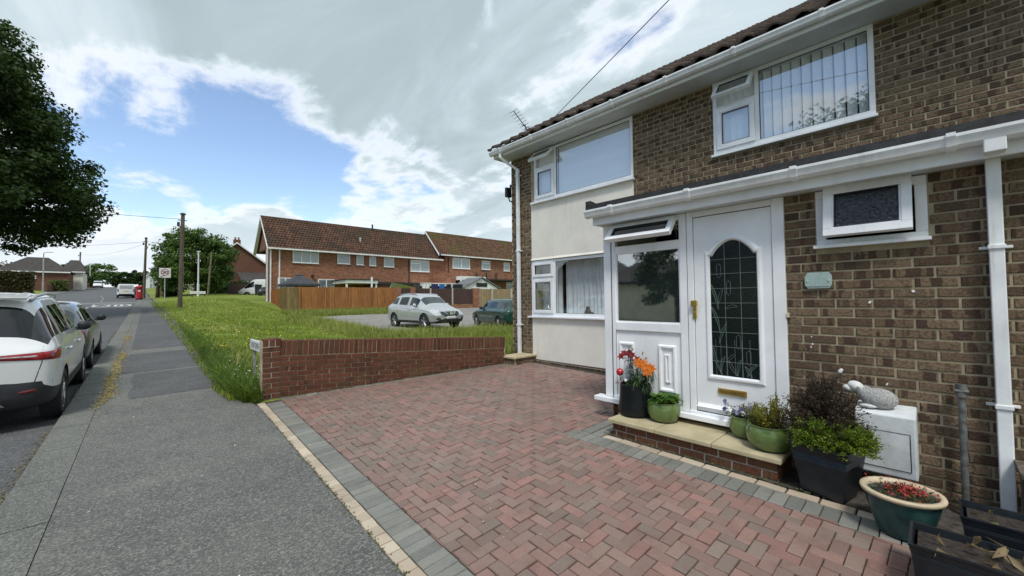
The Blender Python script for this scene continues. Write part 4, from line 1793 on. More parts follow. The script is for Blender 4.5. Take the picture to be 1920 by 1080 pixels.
# ================================================================== GARDEN WALL, STEP, POTS
gw = empty('garden_wall', (WL0.x, WL0.y, g(WL0.x, WL0.y)))
tag(gw, 'low dark red brick garden wall with upright coping bricks beside the drive', 'wall')
WLEN = (WL1 - WL0).length
TOP0, TOP1 = 1.105, .882
slope = (TOP1 - TOP0) / WLEN
wang = math.atan2(wdir.y, wdir.x)
tilt = math.atan(slope)
# local frame: u along the wall, d towards the field, z up
def wp(u, d, z):
    p = WL0 + wdir * u - wn * d
    return Vector((p.x, p.y, z))
def top_z(u):
    return TOP0 + slope * u
bk = MB()
b = len(bk.v)
for u in (-.18, WLEN + .05):
    for d, z in ((.012, -.05), (.012, top_z(u) - .012), (.205, top_z(u) - .012), (.205, -.05)):
        bk.v.append(tuple(wp(u, d, z)))
for q in ((0, 1, 5, 4), (1, 2, 6, 5), (2, 3, 7, 6), (3, 2, 1, 0), (4, 5, 6, 7)):
    bk.face([b + i for i in q])
adopt(bk.build('core', m_mortar_r, None), gw)
Rw = Matrix.Rotation(wang - PI / 2 + PI, 4, 'Z')   # brick meshes face -x and run along y
def wall_brick(u, zc, L, H, d=0.0, depth=.215, ang=None, both=True):
    me = brick_box(L, H, depth)
    o = bpy.data.objects.new('brick', me)
    COL.objects.link(o)
    p = wp(u, depth / 2 + d + float(rng.normal(0, .0018)), zc)
    o.matrix_world = Matrix.Translation(p) @ Matrix.Rotation(wang, 4, 'Z') @ Matrix.Rotation(-(tilt if ang is None else ang) + float(rng.normal(0, .003)), 4, 'Y')
    adopt_m(o, gw)
def adopt_m(o, parent):
    mw = o.matrix_world.copy()
    o.parent = parent
    o.matrix_local = Matrix.Translation(-world_loc(parent)) @ mw
_bb = {}
def brick_box(L, H, D):
    k = (round(L, 2), round(H, 3), round(D, 3))
    if k not in _bb:
        mb = MB()
        e = .004
        s = len(mb.v)
        for y, q in ((-D / 2, e), (-D / 2 + e, 0), (D / 2 - e, 0), (D / 2, e)):
            mb.v += [(-L / 2 + q, y, -H / 2 + q), (L / 2 - q, y, -H / 2 + q), (L / 2 - q, y, H / 2 - q), (-L / 2 + q, y, H / 2 - q)]
        uv = ((0, 0), (max(L, H) / .215, 0), (max(L, H) / .215, 1), (0, 1))
        for r in range(3):
            for i in range(4):
                j = (i + 1) % 4
                mb.face((s + r * 4 + i, s + r * 4 + j, s + r * 4 + 4 + j, s + r * 4 + 4 + i), 0, (uv[i], uv[j], uv[j], uv[i]))
        mb.face((s + 3, s + 2, s + 1, s), 0, uv)
        mb.face((s + 12, s + 13, s + 14, s + 15), 0, uv)
        me = mb.mesh('brick', m_brick_red)
        bm = bmesh.new()
        bm.from_mesh(me)
        bmesh.ops.recalc_face_normals(bm, faces=bm.faces)
        bm.to_mesh(me)
        bm.free()
        _bb[k] = me
    return _bb[k]
# soldier coping
u = .062
while u < WLEN - .01:
    wall_brick(u + .033, top_z(u) - .1075, .065, .215)
    u += .0752
# stretcher courses down to the paving
for r in range(10):
    off = 0 if r % 2 else -.1125
    u = .062 + off
    while u < WLEN:
        a, b_ = max(u, .062), min(u + .225, WLEN + .02)
        um = (a + b_) / 2
        zc = top_z(um) - .225 - .0375 - r * .075
        gz = float(G(wp(um, 0, 0).x, wp(um, 0, 0).y))
        if b_ - a > .04 and zc > gz - .04:
            wall_brick(um, zc, b_ - a - .01, .065, depth=.1)
        u += .225
# end pier, a touch higher and proud
for r in range(12):
    zt = 1.135 - .0 - r * .075
    if r == 0:
        for k in range(3):
            wall_brick(-.165 + .038 + k * .0755 * 1.05, 1.135 - .052, .068, .105, -.022, .225, 0)
        continue
    zc = 1.135 - .105 - .0375 - (r - 1) * .075 - .008
    if zc < .2:
        break
    if r % 2:
        wall_brick(-.165 + .11, zc, .215, .065, -.022, .1, 0)
    else:
        wall_brick(-.165 + .052, zc, .103, .065, -.022, .25, 0)
        wall_brick(-.165 + .165, zc, .103, .065, -.022, .25, 0)
mb = MB()
for (u0, u1, d0, d1) in ((-.158, .05, -.014, .22),):
    c = [wp(u0, d0, 0), wp(u1, d0, 0), wp(u1, d1, 0), wp(u0, d1, 0)]
    mb.prism([(p.x, p.y) for p in c], 'z', .1, 1.12)
adopt(mb.build('pier_core', mat('mortar_pale', (0.42, 0.40, 0.34), .95, .1, 8), None), gw)

# the street name plate peeping out behind the pier
m_white_sign = mat('white_plate', (0.72, 0.73, 0.72), .45, .06, 5)
m_black_ink = mat('black_ink', (0.012, 0.012, 0.012), .5, .05)
sn = empty('street_name_plate', (1.32, 7.75, g(1.3, 7.75)))
tag(sn, 'white street name plate on two posts behind the end of the garden wall', 'street sign')
Ms = Matrix.Translation((1.375, 7.12, 0)) @ Matrix.Rotation(R_(90), 4, 'Z')
def sbox(name, c, s, m, **k):
    mb = MB()
    mb.box((0, 0, 0), s)
    o = mb.build(name, m, None, **k)
    o.matrix_world = Ms @ Matrix.Translation(c)
    adopt_m(o, sn)
    return o
bz = g(1.3, 7.6)
sbox('plate', (.30, 0, bz + .70), (.72, .02, .17), m_white_sign, bevel=.006)
sbox('rim', (.30, .002, bz + .70), (.70, .02, .148), m_white_sign)
m_gpost = mat('grey_post', (0.26, 0.28, 0.25), .8, .15, 10)
sbox('post', (.03, -.03, bz + .36), (.04, .035, .74), m_gpost)
sbox('post', (.55, -.03, bz + .36), (.04, .035, .74), m_gpost)
# only the last letters and digits show past the grass: block figures
def stroke_text(parts, name, parent_m, size, th):
    for kx, ch in enumerate(parts):
        pass
GL = {'S': [[(1, .85), (.7, 1), (.3, 1), (0, .8), (.2, .55), (.8, .45), (1, .2), (.7, 0), (.3, 0), (0, .15)]], 'T': [[(0, 1), (1, 1)], [(.5, 1), (.5, 0)]],
      'R': [[(0, 0), (0, 1), (.7, 1), (1, .8), (.7, .5), (0, .5)], [(.6, .5), (1, 0)]], 'E': [[(1, 1), (0, 1), (0, 0), (1, 0)], [(0, .5), (.8, .5)]],
      'A': [[(0, 0), (.5, 1), (1, 0)], [(.2, .35), (.8, .35)]], 'L': [[(0, 1), (0, 0), (1, 0)]], 'M': [[(0, 0), (0, 1), (.5, .4), (1, 1), (1, 0)]],
      '3': [[(0, .95), (.4, 1), (.9, .85), (.9, .65), (.4, .52), (.95, .4), (1, .2), (.6, 0), (0, .05)]],
      '0': [[(.5, 1), (.05, .8), (.05, .2), (.5, 0), (.95, .2), (.95, .8), (.5, 1)]], 'V': [[(0, 1), (.5, 0), (1, 1)]], 'I': [[(.5, 0), (.5, 1)]], 'N': [[(0, 0), (0, 1), (1, 0), (1, 1)]]}
def glyphs(mb, text, x0, z0, w, h, gap, th, y=0.0):
    """flat stroke lettering in the xz plane"""
    x = x0
    for ch in text:
        for st in GL.get(ch, []):
            for (a, b), (c, d) in zip(st, st[1:]):
                p, q = Vector((x + a * w, z0 + b * h)), Vector((x + c * w, z0 + d * h))
                dv = (q - p)
                if dv.length < 1e-6:
                    continue
                nv = Vector((-dv.y, dv.x)).normalized() * th / 2
                e = dv.normalized() * th * .3
                P = [p + nv - e, q + nv + e, q - nv + e, p - nv - e]
                mb.poly([(v.x, y, v.y) for v in P])
        x += w + gap
mb = MB()
for k in range(7):
    # worn capitals, unreadable at this angle
    x = -.01 + k * .088
    mb.bb((x, 0.0124, bz + .655), (x + .018, 0.0128, bz + .745))
    mb.bb((x + .018, 0.0124, bz + (.725 if k % 2 else .69)), (x + .05, 0.0128, bz + (.745 if k % 2 else .71)))
    if k % 3:
        mb.bb((x + .045, 0.0124, bz + .655), (x + .06, 0.0128, bz + .745))
o = mb.build('lettering', m_black_ink, None)
o.matrix_world = Ms
adopt_m(o, sn)

# moss along the foot of the wall and in the paving joints
m_mossg = mat('joint_moss', (0.085, 0.095, 0.035), .95, .3, 20, piece=.35)
def mossy():
    k = rng.integers(0, 3)
    if k == 0:
        s_ = rng.uniform(0, 4.2)
        p = WL0 + wdir * s_ + wn * abs(rng.normal(0, .025))
    elif k == 1:
        yy = rng.uniform(-.5, 6.4)
        p = Vector((1.082 + .0229 * yy + rng.normal(0, .012), yy))
    else:
        yy = rng.uniform(.6, 2.5)
        p = Vector((3.70 - abs(rng.normal(0, .02)), yy))
    return p
vv, ff = [], []
for k in range(1500):
    p = mossy()
    s_ = rng.uniform(.003, .011)
    z = g(p.x, p.y) + .003
    b = len(vv)
    for q in range(4):
        an = q * PI / 2 + rng.uniform(-.5, .5)
        vv.append((p.x + math.cos(an) * s_, p.y + math.sin(an) * s_, z + rng.uniform(0, .006)))
    ff.append((b, b + 1, b + 2, b + 3))
me = bpy.data.meshes.new('joint_moss')
me.from_pydata(vv, [], ff)
me.materials.append(m_mossg)
o = link('joint_moss', me)
tag(o, 'moss and grit gathered along the edges of the paved drive', 'moss', kind='stuff')

# the step ----------------------------------------------------------
ST0, ST1 = .885, 2.44
SX0, SX1, SZ = 3.70, 4.22, .393
st = empty('doorstep', (3.95, 1.66, g(3.9, 1.6)))
tag(st, 'brick doorstep topped with buff stone slabs in front of the porch', 'step')
mb = MB()
mb.bb((SX0 + .03, ST0 + .03, .05), (SX1, ST1 - .03, SZ - .045))
adopt(mb.build('core', mat('mortar_step', (0.40, 0.37, 0.33), .95, .12, 9, bump=.3), None), st)
for r in range(2):
    H = .064
    zc = SZ - .048 - .036 - r * .075
    y = ST0 + .02 - (0.11 if r else 0)
    while y < ST1 - .02:
        a, b_ = max(y, ST0 + .02), min(y + .222, ST1 - .02)
        if b_ - a > .04:
            mb = MB()
            mb.bb((SX0 + .02 + rng.uniform(0, .002), a + .005, zc - H / 2), (SX0 + .12, b_ - .005, zc + H / 2))
            adopt(mb.build('brick', m_brick_red, None, bevel=.004), st)
        y += .226
    for k in range(2):
        for yy in (ST0 + .021, ST1 - .061):
            mb = MB()
            x0 = SX0 + .13 + k * .2
            mb.bb((x0, yy, zc - H / 2), (x0 + .19, yy + .04, zc + H / 2))
            adopt(mb.build('brick', m_brick_red, None, bevel=.004), st)
n = 3
for k in range(n):
    a = ST0 - .015 + (ST1 - ST0 + .03) * k / n
    b_ = ST0 - .015 + (ST1 - ST0 + .03) * (k + 1) / n
    mb = MB()
    mb.bb((SX0 - .02, a + .003, SZ - .042), (SX1, b_ - .003, SZ + float(rng.normal(0, .001))))
    adopt(mb.build('slab', m_slab, None, bevel=.007), st)

# ---- plants -------------------------------------------------------
m_leaf_lily = leaf_mat('lily_leaf', (0.02, 0.055, 0.012), (0.06, 0.13, 0.03))
m_leaf_fresh = leaf_mat('primrose_leaf', (0.045, 0.12, 0.015), (0.12, 0.24, 0.035))
m_leaf_gold = leaf_mat('golden_box', (0.075, 0.10, 0.014), (0.32, 0.30, 0.04))
m_leaf_lime = leaf_mat('lime_conifer', (0.045, 0.10, 0.008), (0.22, 0.31, 0.022))
m_leaf_brown = leaf_mat('bronze_shrub', (0.022, 0.016, 0.011), (0.105, 0.076, 0.052))
m_leaf_pansy = leaf_mat('pansy_leaf', (0.015, 0.04, 0.015), (0.05, 0.10, 0.035))
m_red_pet = leaf_mat('red_petal', (0.16, 0.008, 0.016), (0.34, 0.02, 0.03), .3)
m_orange = leaf_mat('orange_petal', (0.55, 0.13, 0.01), (0.80, 0.26, 0.02), .3)
m_bud = leaf_mat('bud', (0.30, 0.20, 0.03), (0.5, 0.32, 0.05), .2)
m_violet = leaf_mat('violet_petal', (0.05, 0.05, 0.15), (0.30, 0.29, 0.45), .2)
m_paleb = leaf_mat('pale_petal', (0.45, 0.45, 0.5), (0.7, 0.7, 0.68), .2)
m_soil = mat('potting_soil', (0.035, 0.026, 0.02), .95, .3, 30, bump=.8)


def leaves_mesh(C, D, N, L, W, fold=.15, curl=0.0):
    """numpy batch of leaves: base C, direction D, normal N, length L, width W -> 6-vertex folded blades"""
    D = D / np.linalg.norm(D, axis=1, keepdims=True)
    S = np.cross(D, N)
    S /= np.linalg.norm(S, axis=1, keepdims=True) + 1e-9
    Nn = np.cross(S, D)
    L = np.asarray(L).reshape(-1, 1)
    W = np.asarray(W).reshape(-1, 1)
    mid = C + D * L * .5 + Nn * L * curl * .4
    tip = C + D * L - Nn * L * curl
    l = mid + S * W * .5 + Nn * W * fold
    r = mid - S * W * .5 + Nn * W * fold
    V = np.stack([C, l, tip, r, mid], 1).reshape(-1, 3)
    n = len(C)
    base = (np.arange(n) * 5)[:, None]
    F = np.concatenate([base + np.array([[0, 4, 1]]), base + np.array([[1, 4, 2]]), base + np.array([[0, 3, 4]]), base + np.array([[3, 2, 4]])], 1).reshape(-1, 3)
    return V, F


def np_object(name, V, F, m, parent=None, smooth=False):
    me = bpy.data.meshes.new(name)
    V = np.asarray(V, np.float32)
    F = np.asarray(F, np.int32)
    k = F.shape[1]
    me.vertices.add(len(V))
    me.vertices.foreach_set('co', V.ravel())
    me.loops.add(F.size)
    me.loops.foreach_set('vertex_index', F.ravel())
    me.polygons.add(len(F))
    me.polygons.foreach_set('loop_start', np.arange(len(F)) * k)
    me.polygons.foreach_set('loop_total', np.full(len(F), k))
    me.update(calc_edges=True)
    me.validate()
    me.materials.append(m)
    o = link(name, me, parent, smooth)
    return o


def rand_dirs(n, up=0.0):
    d = rng.normal(size=(n, 3))
    d[:, 2] += up
    return d / np.linalg.norm(d, axis=1, keepdims=True)


def pot_thing(name, label, loc, prof, m, cat='pot', seg=28, group=None, soil_z=None, soil_r=None, **k):
    t = empty(name, loc)
    tag(t, label, cat, group)
    mb = MB()
    mb.lathe(prof, (0, 0, 0), seg, **k)
    mb.build('bowl', m, t, smooth='auto', angle=50)
    if soil_z:
        mb = MB()
        mb.lathe([(0, soil_z + .012), (soil_r * .6, soil_z + .008), (soil_r, soil_z)], (0, 0, 0), 18, **k)
        mb.build('soil', m_soil, t, smooth=True)
    return t


m_pot_green = mat('green_glaze', (0.115, 0.17, 0.05), .12, .18, 7, spec=.6, col2=(0.07, 0.115, 0.035))
m_pot_black = mat('black_glaze', (0.006, 0.009, 0.010), .3, .2, 6, spec=.3)
m_planter = mat('slate_plastic', (0.012, 0.016, 0.021), .38, .2, 8, spec=.4)

def bowl_prof(R, H, rim=.0):
    return [(R * .62, 0), (R * .80, H * .10), (R * .96, H * .36), (R, H * .58), (R * .965, H * .82), (R * .90, H * .92), (R * .93, H * .97), (R * .93, H), (R * .86, H), (R * .85, H * .9), (R * .8, H * .8)]


# black pot with the lilies
SZt = SZ + .002
PB = Vector((4.02, 2.31, SZt))
t = pot_thing('black_pot', 'tall glossy black pot of red and orange lilies left of the door', PB,
              [(.145, 0), (.178, .015), (.185, .05), (.180, .12), (.168, .25), (.165, .335), (.150, .335), (.148, .30)], m_pot_black, soil_z=.30, soil_r=.148)
V, F = [], []
def add_leaves(lst, C, D, N, L, W, fold=.15, curl=.2):
    v, f = leaves_mesh(np.array(C), np.array(D), np.array(N), L, W, fold, curl)
    off = sum(len(x[0]) for x in lst)
    lst.append((v, f + off))
def finish(lst, name, m, parent):
    if lst:
        return np_object(name, np.concatenate([a for a, _ in lst]), np.concatenate([b for _, b in lst]), m, parent)
lst = []
flow = {'r': [], 'o': [], 'b': [], 'w': []}
stems = MB()
def stem_leaves(base, top, n, L, W, droop, spread=1.0):
    base, top = np.array(base), np.array(top)
    s = np.sort(rng.uniform(.08, 1, n))
    C = base + (top - base) * s[:, None]
    a = np.arange(n) * 2.4 + rng.uniform(0, .5, n)
    D = np.stack([np.cos(a) * spread, np.sin(a) * spread, droop + rng.normal(0, .15, n)], 1)
    N = np.tile([0, 0, 1.], (n, 1)) + rng.normal(0, .15, (n, 3))
    add_leaves(lst, C, D, N, L * rng.uniform(.7, 1.2, n), W * rng.uniform(.7, 1.2, n), .12, .25)
    stems.tube([tuple(base), tuple((base + top) / 2 + rng.normal(0, .006, 3)), tuple(top)], .004, 5)
for (bx, by, tx, ty, h) in ((0, .03, .0, .06, .40), (.02, .07, .02, .10, .37), (-.02, 0, -.02, .02, .36), (.03, -.01, .03, -.02, .30)):
    stem_leaves((bx, by, .3), (tx, ty, .3 + h), 46, .085, .013, .35)
for (bx, by, tx, ty, h) in ((-.01, -.06, -.06, -.10, .24), (.0, -.08, -.02, -.17, .22), (-.04, -.05, -.08, -.06, .22), (.03, -.07, .04, -.14, .20)):
    stem_leaves((bx, by, .3), (tx, ty, .3 + h), 44, .14, .012, -.65)
n = 120
C = np.stack([rng.normal(0, .06, n), rng.normal(.02, .07, n), rng.uniform(.29, .36, n)], 1)
add_leaves(lst, C, rand_dirs(n, .4), rand_dirs(n, 1.5), rng.uniform(.04, .09, n), rng.uniform(.012, .02, n))
def flower(key, c, n, L, W, axis=(0, 0, 1), open_=.9):
    axis = np.array(axis, float)
    a = np.arange(n) * 2 * PI / n + rng.uniform(0, 1)
    u = np.cross(axis, [0.3, .9, .2]); u /= np.linalg.norm(u)
    v_ = np.cross(axis, u)
    D = axis * (1 - open_) + (np.cos(a)[:, None] * u + np.sin(a)[:, None] * v_) * open_
    add_leaves(flow[key], np.tile(c, (n, 1)), D, np.tile(axis, (n, 1)), np.full(n, L), np.full(n, W), .1, .3)
for c in ((-.03, .15, .62), (-.02, .02, .64), (-.03, -.05, .60), (.02, .08, .66), (-.05, .10, .66)):
    flower('r', c, 6, .052, .030, (-.7, -.1, .5), .7)
for c in ((.0, .07, .70), (.01, .03, .69)):
    flower('b', c, 5, .045, .012, (0, 0, 1), .3)
for c in ((-.10, -.17, .55), (-.06, -.22, .53), (-.10, -.20, .50), (-.09, -.09, .58), (-.06, -.13, .57)):
    flower('o', c, 7, .062, .036, (-.85, -.3, .3), .8)
for c in ((-.02, -.10, .65), (-.04, -.15, .60)):
    flower('b', c, 6, .06, .014, (0, -.2, 1), .25)
finish(lst, 'foliage', m_leaf_lily, t)
stems.build('stems', m_leaf_lily, t)
for k, mm, nm in (('r', m_red_pet, 'red_lily'), ('o', m_orange, 'orange_lily'), ('b', m_bud, 'lily_bud')):
    finish(flow[k], nm, mm, t)
# red glass ball on a stick in the pot
mb = MB()
mb.lathe([(0, -.042), (.022, -.036), (.036, -.02), (.042, 0), (.036, .02), (.022, .036), (0, .042)], (-.10, .13, .46), 18)
mb.tube([(-.10, .13, .42), (-.09, .11, .30)], .004, 5)
o = mb.build('garden_ball', mat('red_glass', (0.42, 0.01, 0.02), .08, .3, 18, spec=.7), None, smooth=True)
o.location = PB
tag(o, 'shiny red speckled garden ball on a stick in the lily pot', 'ornament')
mb = MB()
mb.lathe([(0, -.018), (.014, -.012), (.018, 0), (.014, .012), (0, .018)], (-.10, .06, .375), 12)
o = mb.build('white_bead', mat('white_ball', (0.75, 0.74, 0.72), .3, .05), None, smooth=True)
o.location = PB
tag(o, 'tiny white ball among the leaves below the red garden ball', 'ornament')
# pale shell behind the pot
mb = MB()
mb.lathe([(0, 0), (.06, .0), (.055, .04), (.035, .07), (.02, .10), (.0, .12)], (0, 0, 0), 9, sy=.7)
o = mb.build('shell', mat('shell_buff', (0.55, 0.45, 0.32), .6, .15, 20, bump=.4), None, smooth='auto')
o.location = (4.05, 2.50, g(4, 2.5) + .02)
o.rotation_euler = (R_(20), R_(-12), .4)
o.location.z = SZ - .06
tag(o, 'pointed buff seashell beside the black lily pot', 'shell')

# green pots
def green_pot(loc, R, H, label):
    return pot_thing('green_pot', label, loc, bowl_prof(R, H), m_pot_green, group='olive green glazed pots on the doorstep', soil_z=H * .82, soil_r=R * .82)
t = green_pot((4.02, 1.99, SZt), .165, .20, 'olive green glazed pot of broad fresh leaves next to the black lily pot')
lst = []
n = 60
a = rng.uniform(0, 2 * PI, n)
r = rng.uniform(.0, .11, n)
C = np.stack([np.cos(a) * r, np.sin(a) * r, .17 + rng.uniform(0, .04, n)], 1)
D = np.stack([np.cos(a), np.sin(a), rng.uniform(.1, 1.4, n)], 1)
add_leaves(lst, C, D, np.tile([0, 0, 1.], (n, 1)) + rng.normal(0, .3, (n, 3)), rng.uniform(.08, .13, n), rng.uniform(.05, .075, n), .18, .25)
finish(lst, 'foliage', m_leaf_fresh, t)

t = green_pot((4.07, 1.235, SZt), .135, .19, 'olive green glazed pot of violet pansies close to the door')
lst = []
flow = {'v': [], 'p': []}
n = 160
C = np.stack([rng.normal(0, .06, n), rng.normal(.01, .065, n), rng.uniform(.16, .26, n)], 1)
add_leaves(lst, C, rand_dirs(n, .5), rand_dirs(n, 1.2), rng.uniform(.03, .05, n), rng.uniform(.014, .022, n))
for k in range(26):
    c = (rng.normal(-.02, .07), rng.normal(.02, .075), rng.uniform(.22, .31))
    key = 'p' if k % 4 == 0 else 'v'
    ax = np.array([-.9, rng.normal(0, .4), .4])
    a5 = np.arange(5) * 2 * PI / 5
    u = np.cross(ax, [0, 0, 1]); u /= np.linalg.norm(u)
    v_ = np.cross(ax, u)
    add_leaves(flow[key], np.tile(c, (5, 1)), np.cos(a5)[:, None] * u + np.sin(a5)[:, None] * v_, np.tile(ax, (5, 1)), np.full(5, .024), np.full(5, .026), .1, .1)
finish(lst, 'foliage', m_leaf_pansy, t)
tag(finish(flow['v'], 'violet_pansies', m_violet, t), kind='stuff')
tag(finish(flow['p'], 'pale_pansies', m_paleb, t), kind='stuff')


def twiggy(t, stems_, nleaf, L, W, m, name='foliage', twig=.0025, jitter=.012, upd=.5, mt=None):
    lst = []
    mb = MB()
    for base, top in stems_:
        base, top = np.array(base, float), np.array(top, float)
        n = nleaf
        s = rng.uniform(.15, 1.02, n)
        C = base + (top - base) * s[:, None] + rng.normal(0, jitter, (n, 3))
        D = rand_dirs(n, upd) + (top - base) / np.linalg.norm(top - base) * .5
        add_leaves(lst, C, D, rand_dirs(n, .4), L * rng.uniform(.6, 1.3, n), W * rng.uniform(.7, 1.3, n), .1, .1)
        mb.tube([tuple(base), tuple((base + top) / 2 + rng.normal(0, .01, 3)), tuple(top)], twig, 4)
    finish(lst, name, m, t)
    mb.build('twigs', mt or mat('twig', (0.10, 0.07, 0.04), .8), t)


t = green_pot((3.90, 1.005, SZt), .175, .205, 'largest olive green glazed pot with golden evergreen shrubs on the step')
ss = []
for k in range(22):
    bx, by = rng.normal(0, .05), rng.normal(.06, .05)
    ss.append(((bx * .6, by * .7, .17), (bx * 1.5, by * 1.3 + .0, .17 + rng.uniform(.10, .19))))
twiggy(t, ss, 110, .016, .010, m_leaf_gold, 'golden_foliage')
ss = []
for k in range(15):
    by = rng.uniform(-.13, -.02)
    bx = rng.normal(0, .04)
    ss.append(((bx * .5, by * .7, .17), (bx * 1.4, by * 1.15, .17 + rng.uniform(.16, .31))))
twiggy(t, ss, 80, .017, .010, m_leaf_gold, 'tall_foliage')

# tall square planter with the bronze and lime shrubs
PL = Vector((3.79, .595, 0))
PL.z = g(PL.x, PL.y) + .001
t = empty('square_planter', PL, R_(0))
tag(t, 'tall slate grey tapered square planter with bronze and lime green shrubs', 'planter')
rotp = R_(-12)
mb = MB()
def sq(h, z):
    return [Vector((a * h, b * h, z)) for a, b in ((-1, -1), (1, -1), (1, 1), (-1, 1))]
rings = [(.122, 0), (.128, .02), (.162, .27), (.164, .275), (.1605, .285), (.166, .29), (.1625, .30), (.168, .305), (.1645, .315), (.170, .32), (.1665, .33), (.172, .335), (.182, .395), (.186, .40), (.186, .415), (.168, .415), (.16, .36)]
RINGZ = [(h, z * .90) for h, z in rings]
s = len(mb.v)
for h, z in RINGZ:
    mb.v += [tuple(p) for p in sq(h, z)]
for i in range(len(RINGZ) - 1):
    for k in range(4):
        mb.face((s + i * 4 + k, s + i * 4 + (k + 1) % 4, s + i * 4 + 4 + (k + 1) % 4, s + i * 4 + 4 + k))
mb.face((s + 3, s + 2, s + 1, s))
o = mb.build('body', m_planter, t)
o.rotation_euler.z = rotp
mb = MB()
mb.poly(sq(.163, .345))
o = mb.build('soil', m_soil, t)
o.rotation_euler.z = rotp
ss = []
for k in range(190):
    a = rng.uniform(0, 2 * PI)
    ph = rng.uniform(.0, 1.4)
    r = rng.uniform(.17, .25)
    c = np.array([.03, .02, .43])
    d = np.array([math.cos(a) * math.cos(ph), math.sin(a) * math.cos(ph), math.sin(ph)])
    ss.append((c + d * .03, c + d * np.array([r * 1.0, r * 1.25, r * 1.85])))
twiggy(t, ss, 70, .022, .008, m_leaf_brown, 'bronze_foliage', .0022, .012, .2, m_leaf_brown)
ss = []
for k in range(230):
    a = rng.uniform(0, 2 * PI)
    ph = rng.uniform(-.3, 1.3)
    r = rng.uniform(.12, .185)
    c = np.array([-.10, -.04 + (.09 if k % 2 else -.10), .40])
    d = np.array([math.cos(a) * math.cos(ph), math.sin(a) * math.cos(ph), math.sin(ph)])
    ss.append((c + d * .02, c + d * np.array([r * .8, r * 1.05, r * 1.0])))
twiggy(t, ss, 60, .018, .009, m_leaf_lime, 'lime_foliage', .002, .010, .3)

# white painted meter box on the wall
bx = empty('meter_box', (4.02, .27, .45))
tag(bx, 'white painted box on the brick wall under the sheep ornament', 'box')
m_boxw = mat('white_masonry_paint', (0.66, 0.69, 0.70), .6, .10, 5, bump=.15, col2=(0.5, 0.53, 0.54))
mb = MB()
mb.prism([(3.93, .38), (3.90, .82), (4.14, .86), (4.14, .38)], 'y', .125, .45)
adopt(mb.build('case', m_boxw, None, bevel=.012), bx)
mb = MB()
def on_front(y, z, d):
    k = (z - .38) / (.82 - .38)
    return (3.93 - .03 * k - d, y, z)
mb.poly([on_front(.16, .44, .004), on_front(.43, .44, .004), on_front(.43, .70, .004), on_front(.16, .70, .004)])
adopt(mb.build('lid', m_boxw, None), bx)
mb = MB()
for (a, b, c, d) in ((.155, .435, .70, .704), (.155, .16, .44, .70), (.155, .435, .436, .44)):
    mb.poly([on_front(a, c, .0055), on_front(b, c, .0055), on_front(b, d, .0055), on_front(a, d, .0055)])
adopt(mb.build('lid_gap', m_dark, None), bx)

# sheep ornament lying on the box
m_sheep = mat('sheep_white', (0.62, 0.62, 0.60), .7, .1, 8)
def fleece():
    m, tt, bs = newmat('sheep_fleece')
    tcn = tt.add('ShaderNodeTexCoord')
    mp = tt.add('ShaderNodeMapping', {'Vector': tcn.outputs['Object'], 'Scale': (120, 260, 60)})
    nz = tt.noise(mp.outputs[0], 1.0, 4, .7, 1.2)
    c = tt.mix(tt.smooth(nz, .42, .56), (0.24, 0.24, 0.23), (0.62, 0.62, 0.60))
    tt.set(bs.inputs['Base Color'], c)
    bs.inputs['Roughness'].default_value = .85
    bp = tt.add('ShaderNodeBump', {'Strength': 1.0, 'Distance': .01, 'Height': nz})
    tt.set(bs.inputs['Normal'], bp.outputs[0])
    return m
m_fleece = fleece()
sh = empty('sheep_ornament', (4.01, .345, .842), 0)
sh.scale = (1.0, 1.0, 1.0)
tag(sh, 'white stone sheep ornament lying on the white box against the wall', 'ornament')
def ellip(mb, c, r, seg=20, rings=12, M=None, flat=None):
    s = len(mb.v)
    for i in range(rings + 1):
        ph = -PI / 2 + PI * i / rings
        for k in range(seg):
            a = 2 * PI * k / seg
            p = Vector((r[0] * math.cos(ph) * math.cos(a), r[1] * math.cos(ph) * math.sin(a), r[2] * math.sin(ph)))
            if M is not None:
                p = M @ p
            p += Vector(c)
            if flat is not None:
                p.z = max(p.z, flat)
            mb.v.append(tuple(p))
    for i in range(rings):
        for k in range(seg):
            k2 = (k + 1) % seg
            mb.face((s + i * seg + k, s + i * seg + k2, s + (i + 1) * seg + k2, s + (i + 1) * seg + k))
mb = MB()
ellip(mb, (0, -.025, .066), (.068, .108, .078), flat=0)
ellip(mb, (.0, .05, .095), (.05, .055, .058), flat=0)
mb.build('body', m_fleece, sh, smooth=True)
mb = MB()
Mh = Matrix.Rotation(R_(25), 3, 'X')
ellip(mb, (-.014, .10, .140), (.040, .052, .040), M=Mh)
ellip(mb, (-.020, .146, .122), (.025, .034, .024), M=Mh)
mb.build('head', m_sheep, sh, smooth=True)
for sx in (-1, 1):
    mb = MB()
    ellip(mb, (-.012 + sx * .040, .078, .122), (.009, .018, .038), M=Matrix.Rotation(sx * .5, 3, 'Y'), seg=10, rings=8)
    mb.build('ear', m_sheep, sh, smooth=True)
    mb = MB()
    ellip(mb, (-.012 + sx * .030, .124, .150), (.006, .006, .006), seg=8, rings=6)
    mb.build('eye', m_black_ink, sh, smooth=True)
mb = MB()
ellip(mb, (-.045, .03, .012), (.022, .05, .014), flat=0)
mb.build('leg', m_sheep, sh, smooth=True)

# grey standpipe with its tap cap
mb = MB()
mb.tube([(4.07, -.092, .2), (4.07, -.092, .99)], .019, 12)
mb.tube([(4.07, -.092, .98), (4.07, -.092, 1.03), (4.07, -.092, 1.065)], [.029, .031, .027], 12)
mb.tube([(4.05, -.06, 1.02), (4.05, -.125, 1.02)], .012, 8)
o = mb.build('standpipe', mat('old_lead_pipe', (0.13, 0.135, 0.125), .55, .25, 20, bump=.3), None, smooth='auto')
tag(o, 'grey capped standpipe rising in front of the brick wall near the downpipe', 'pipe')

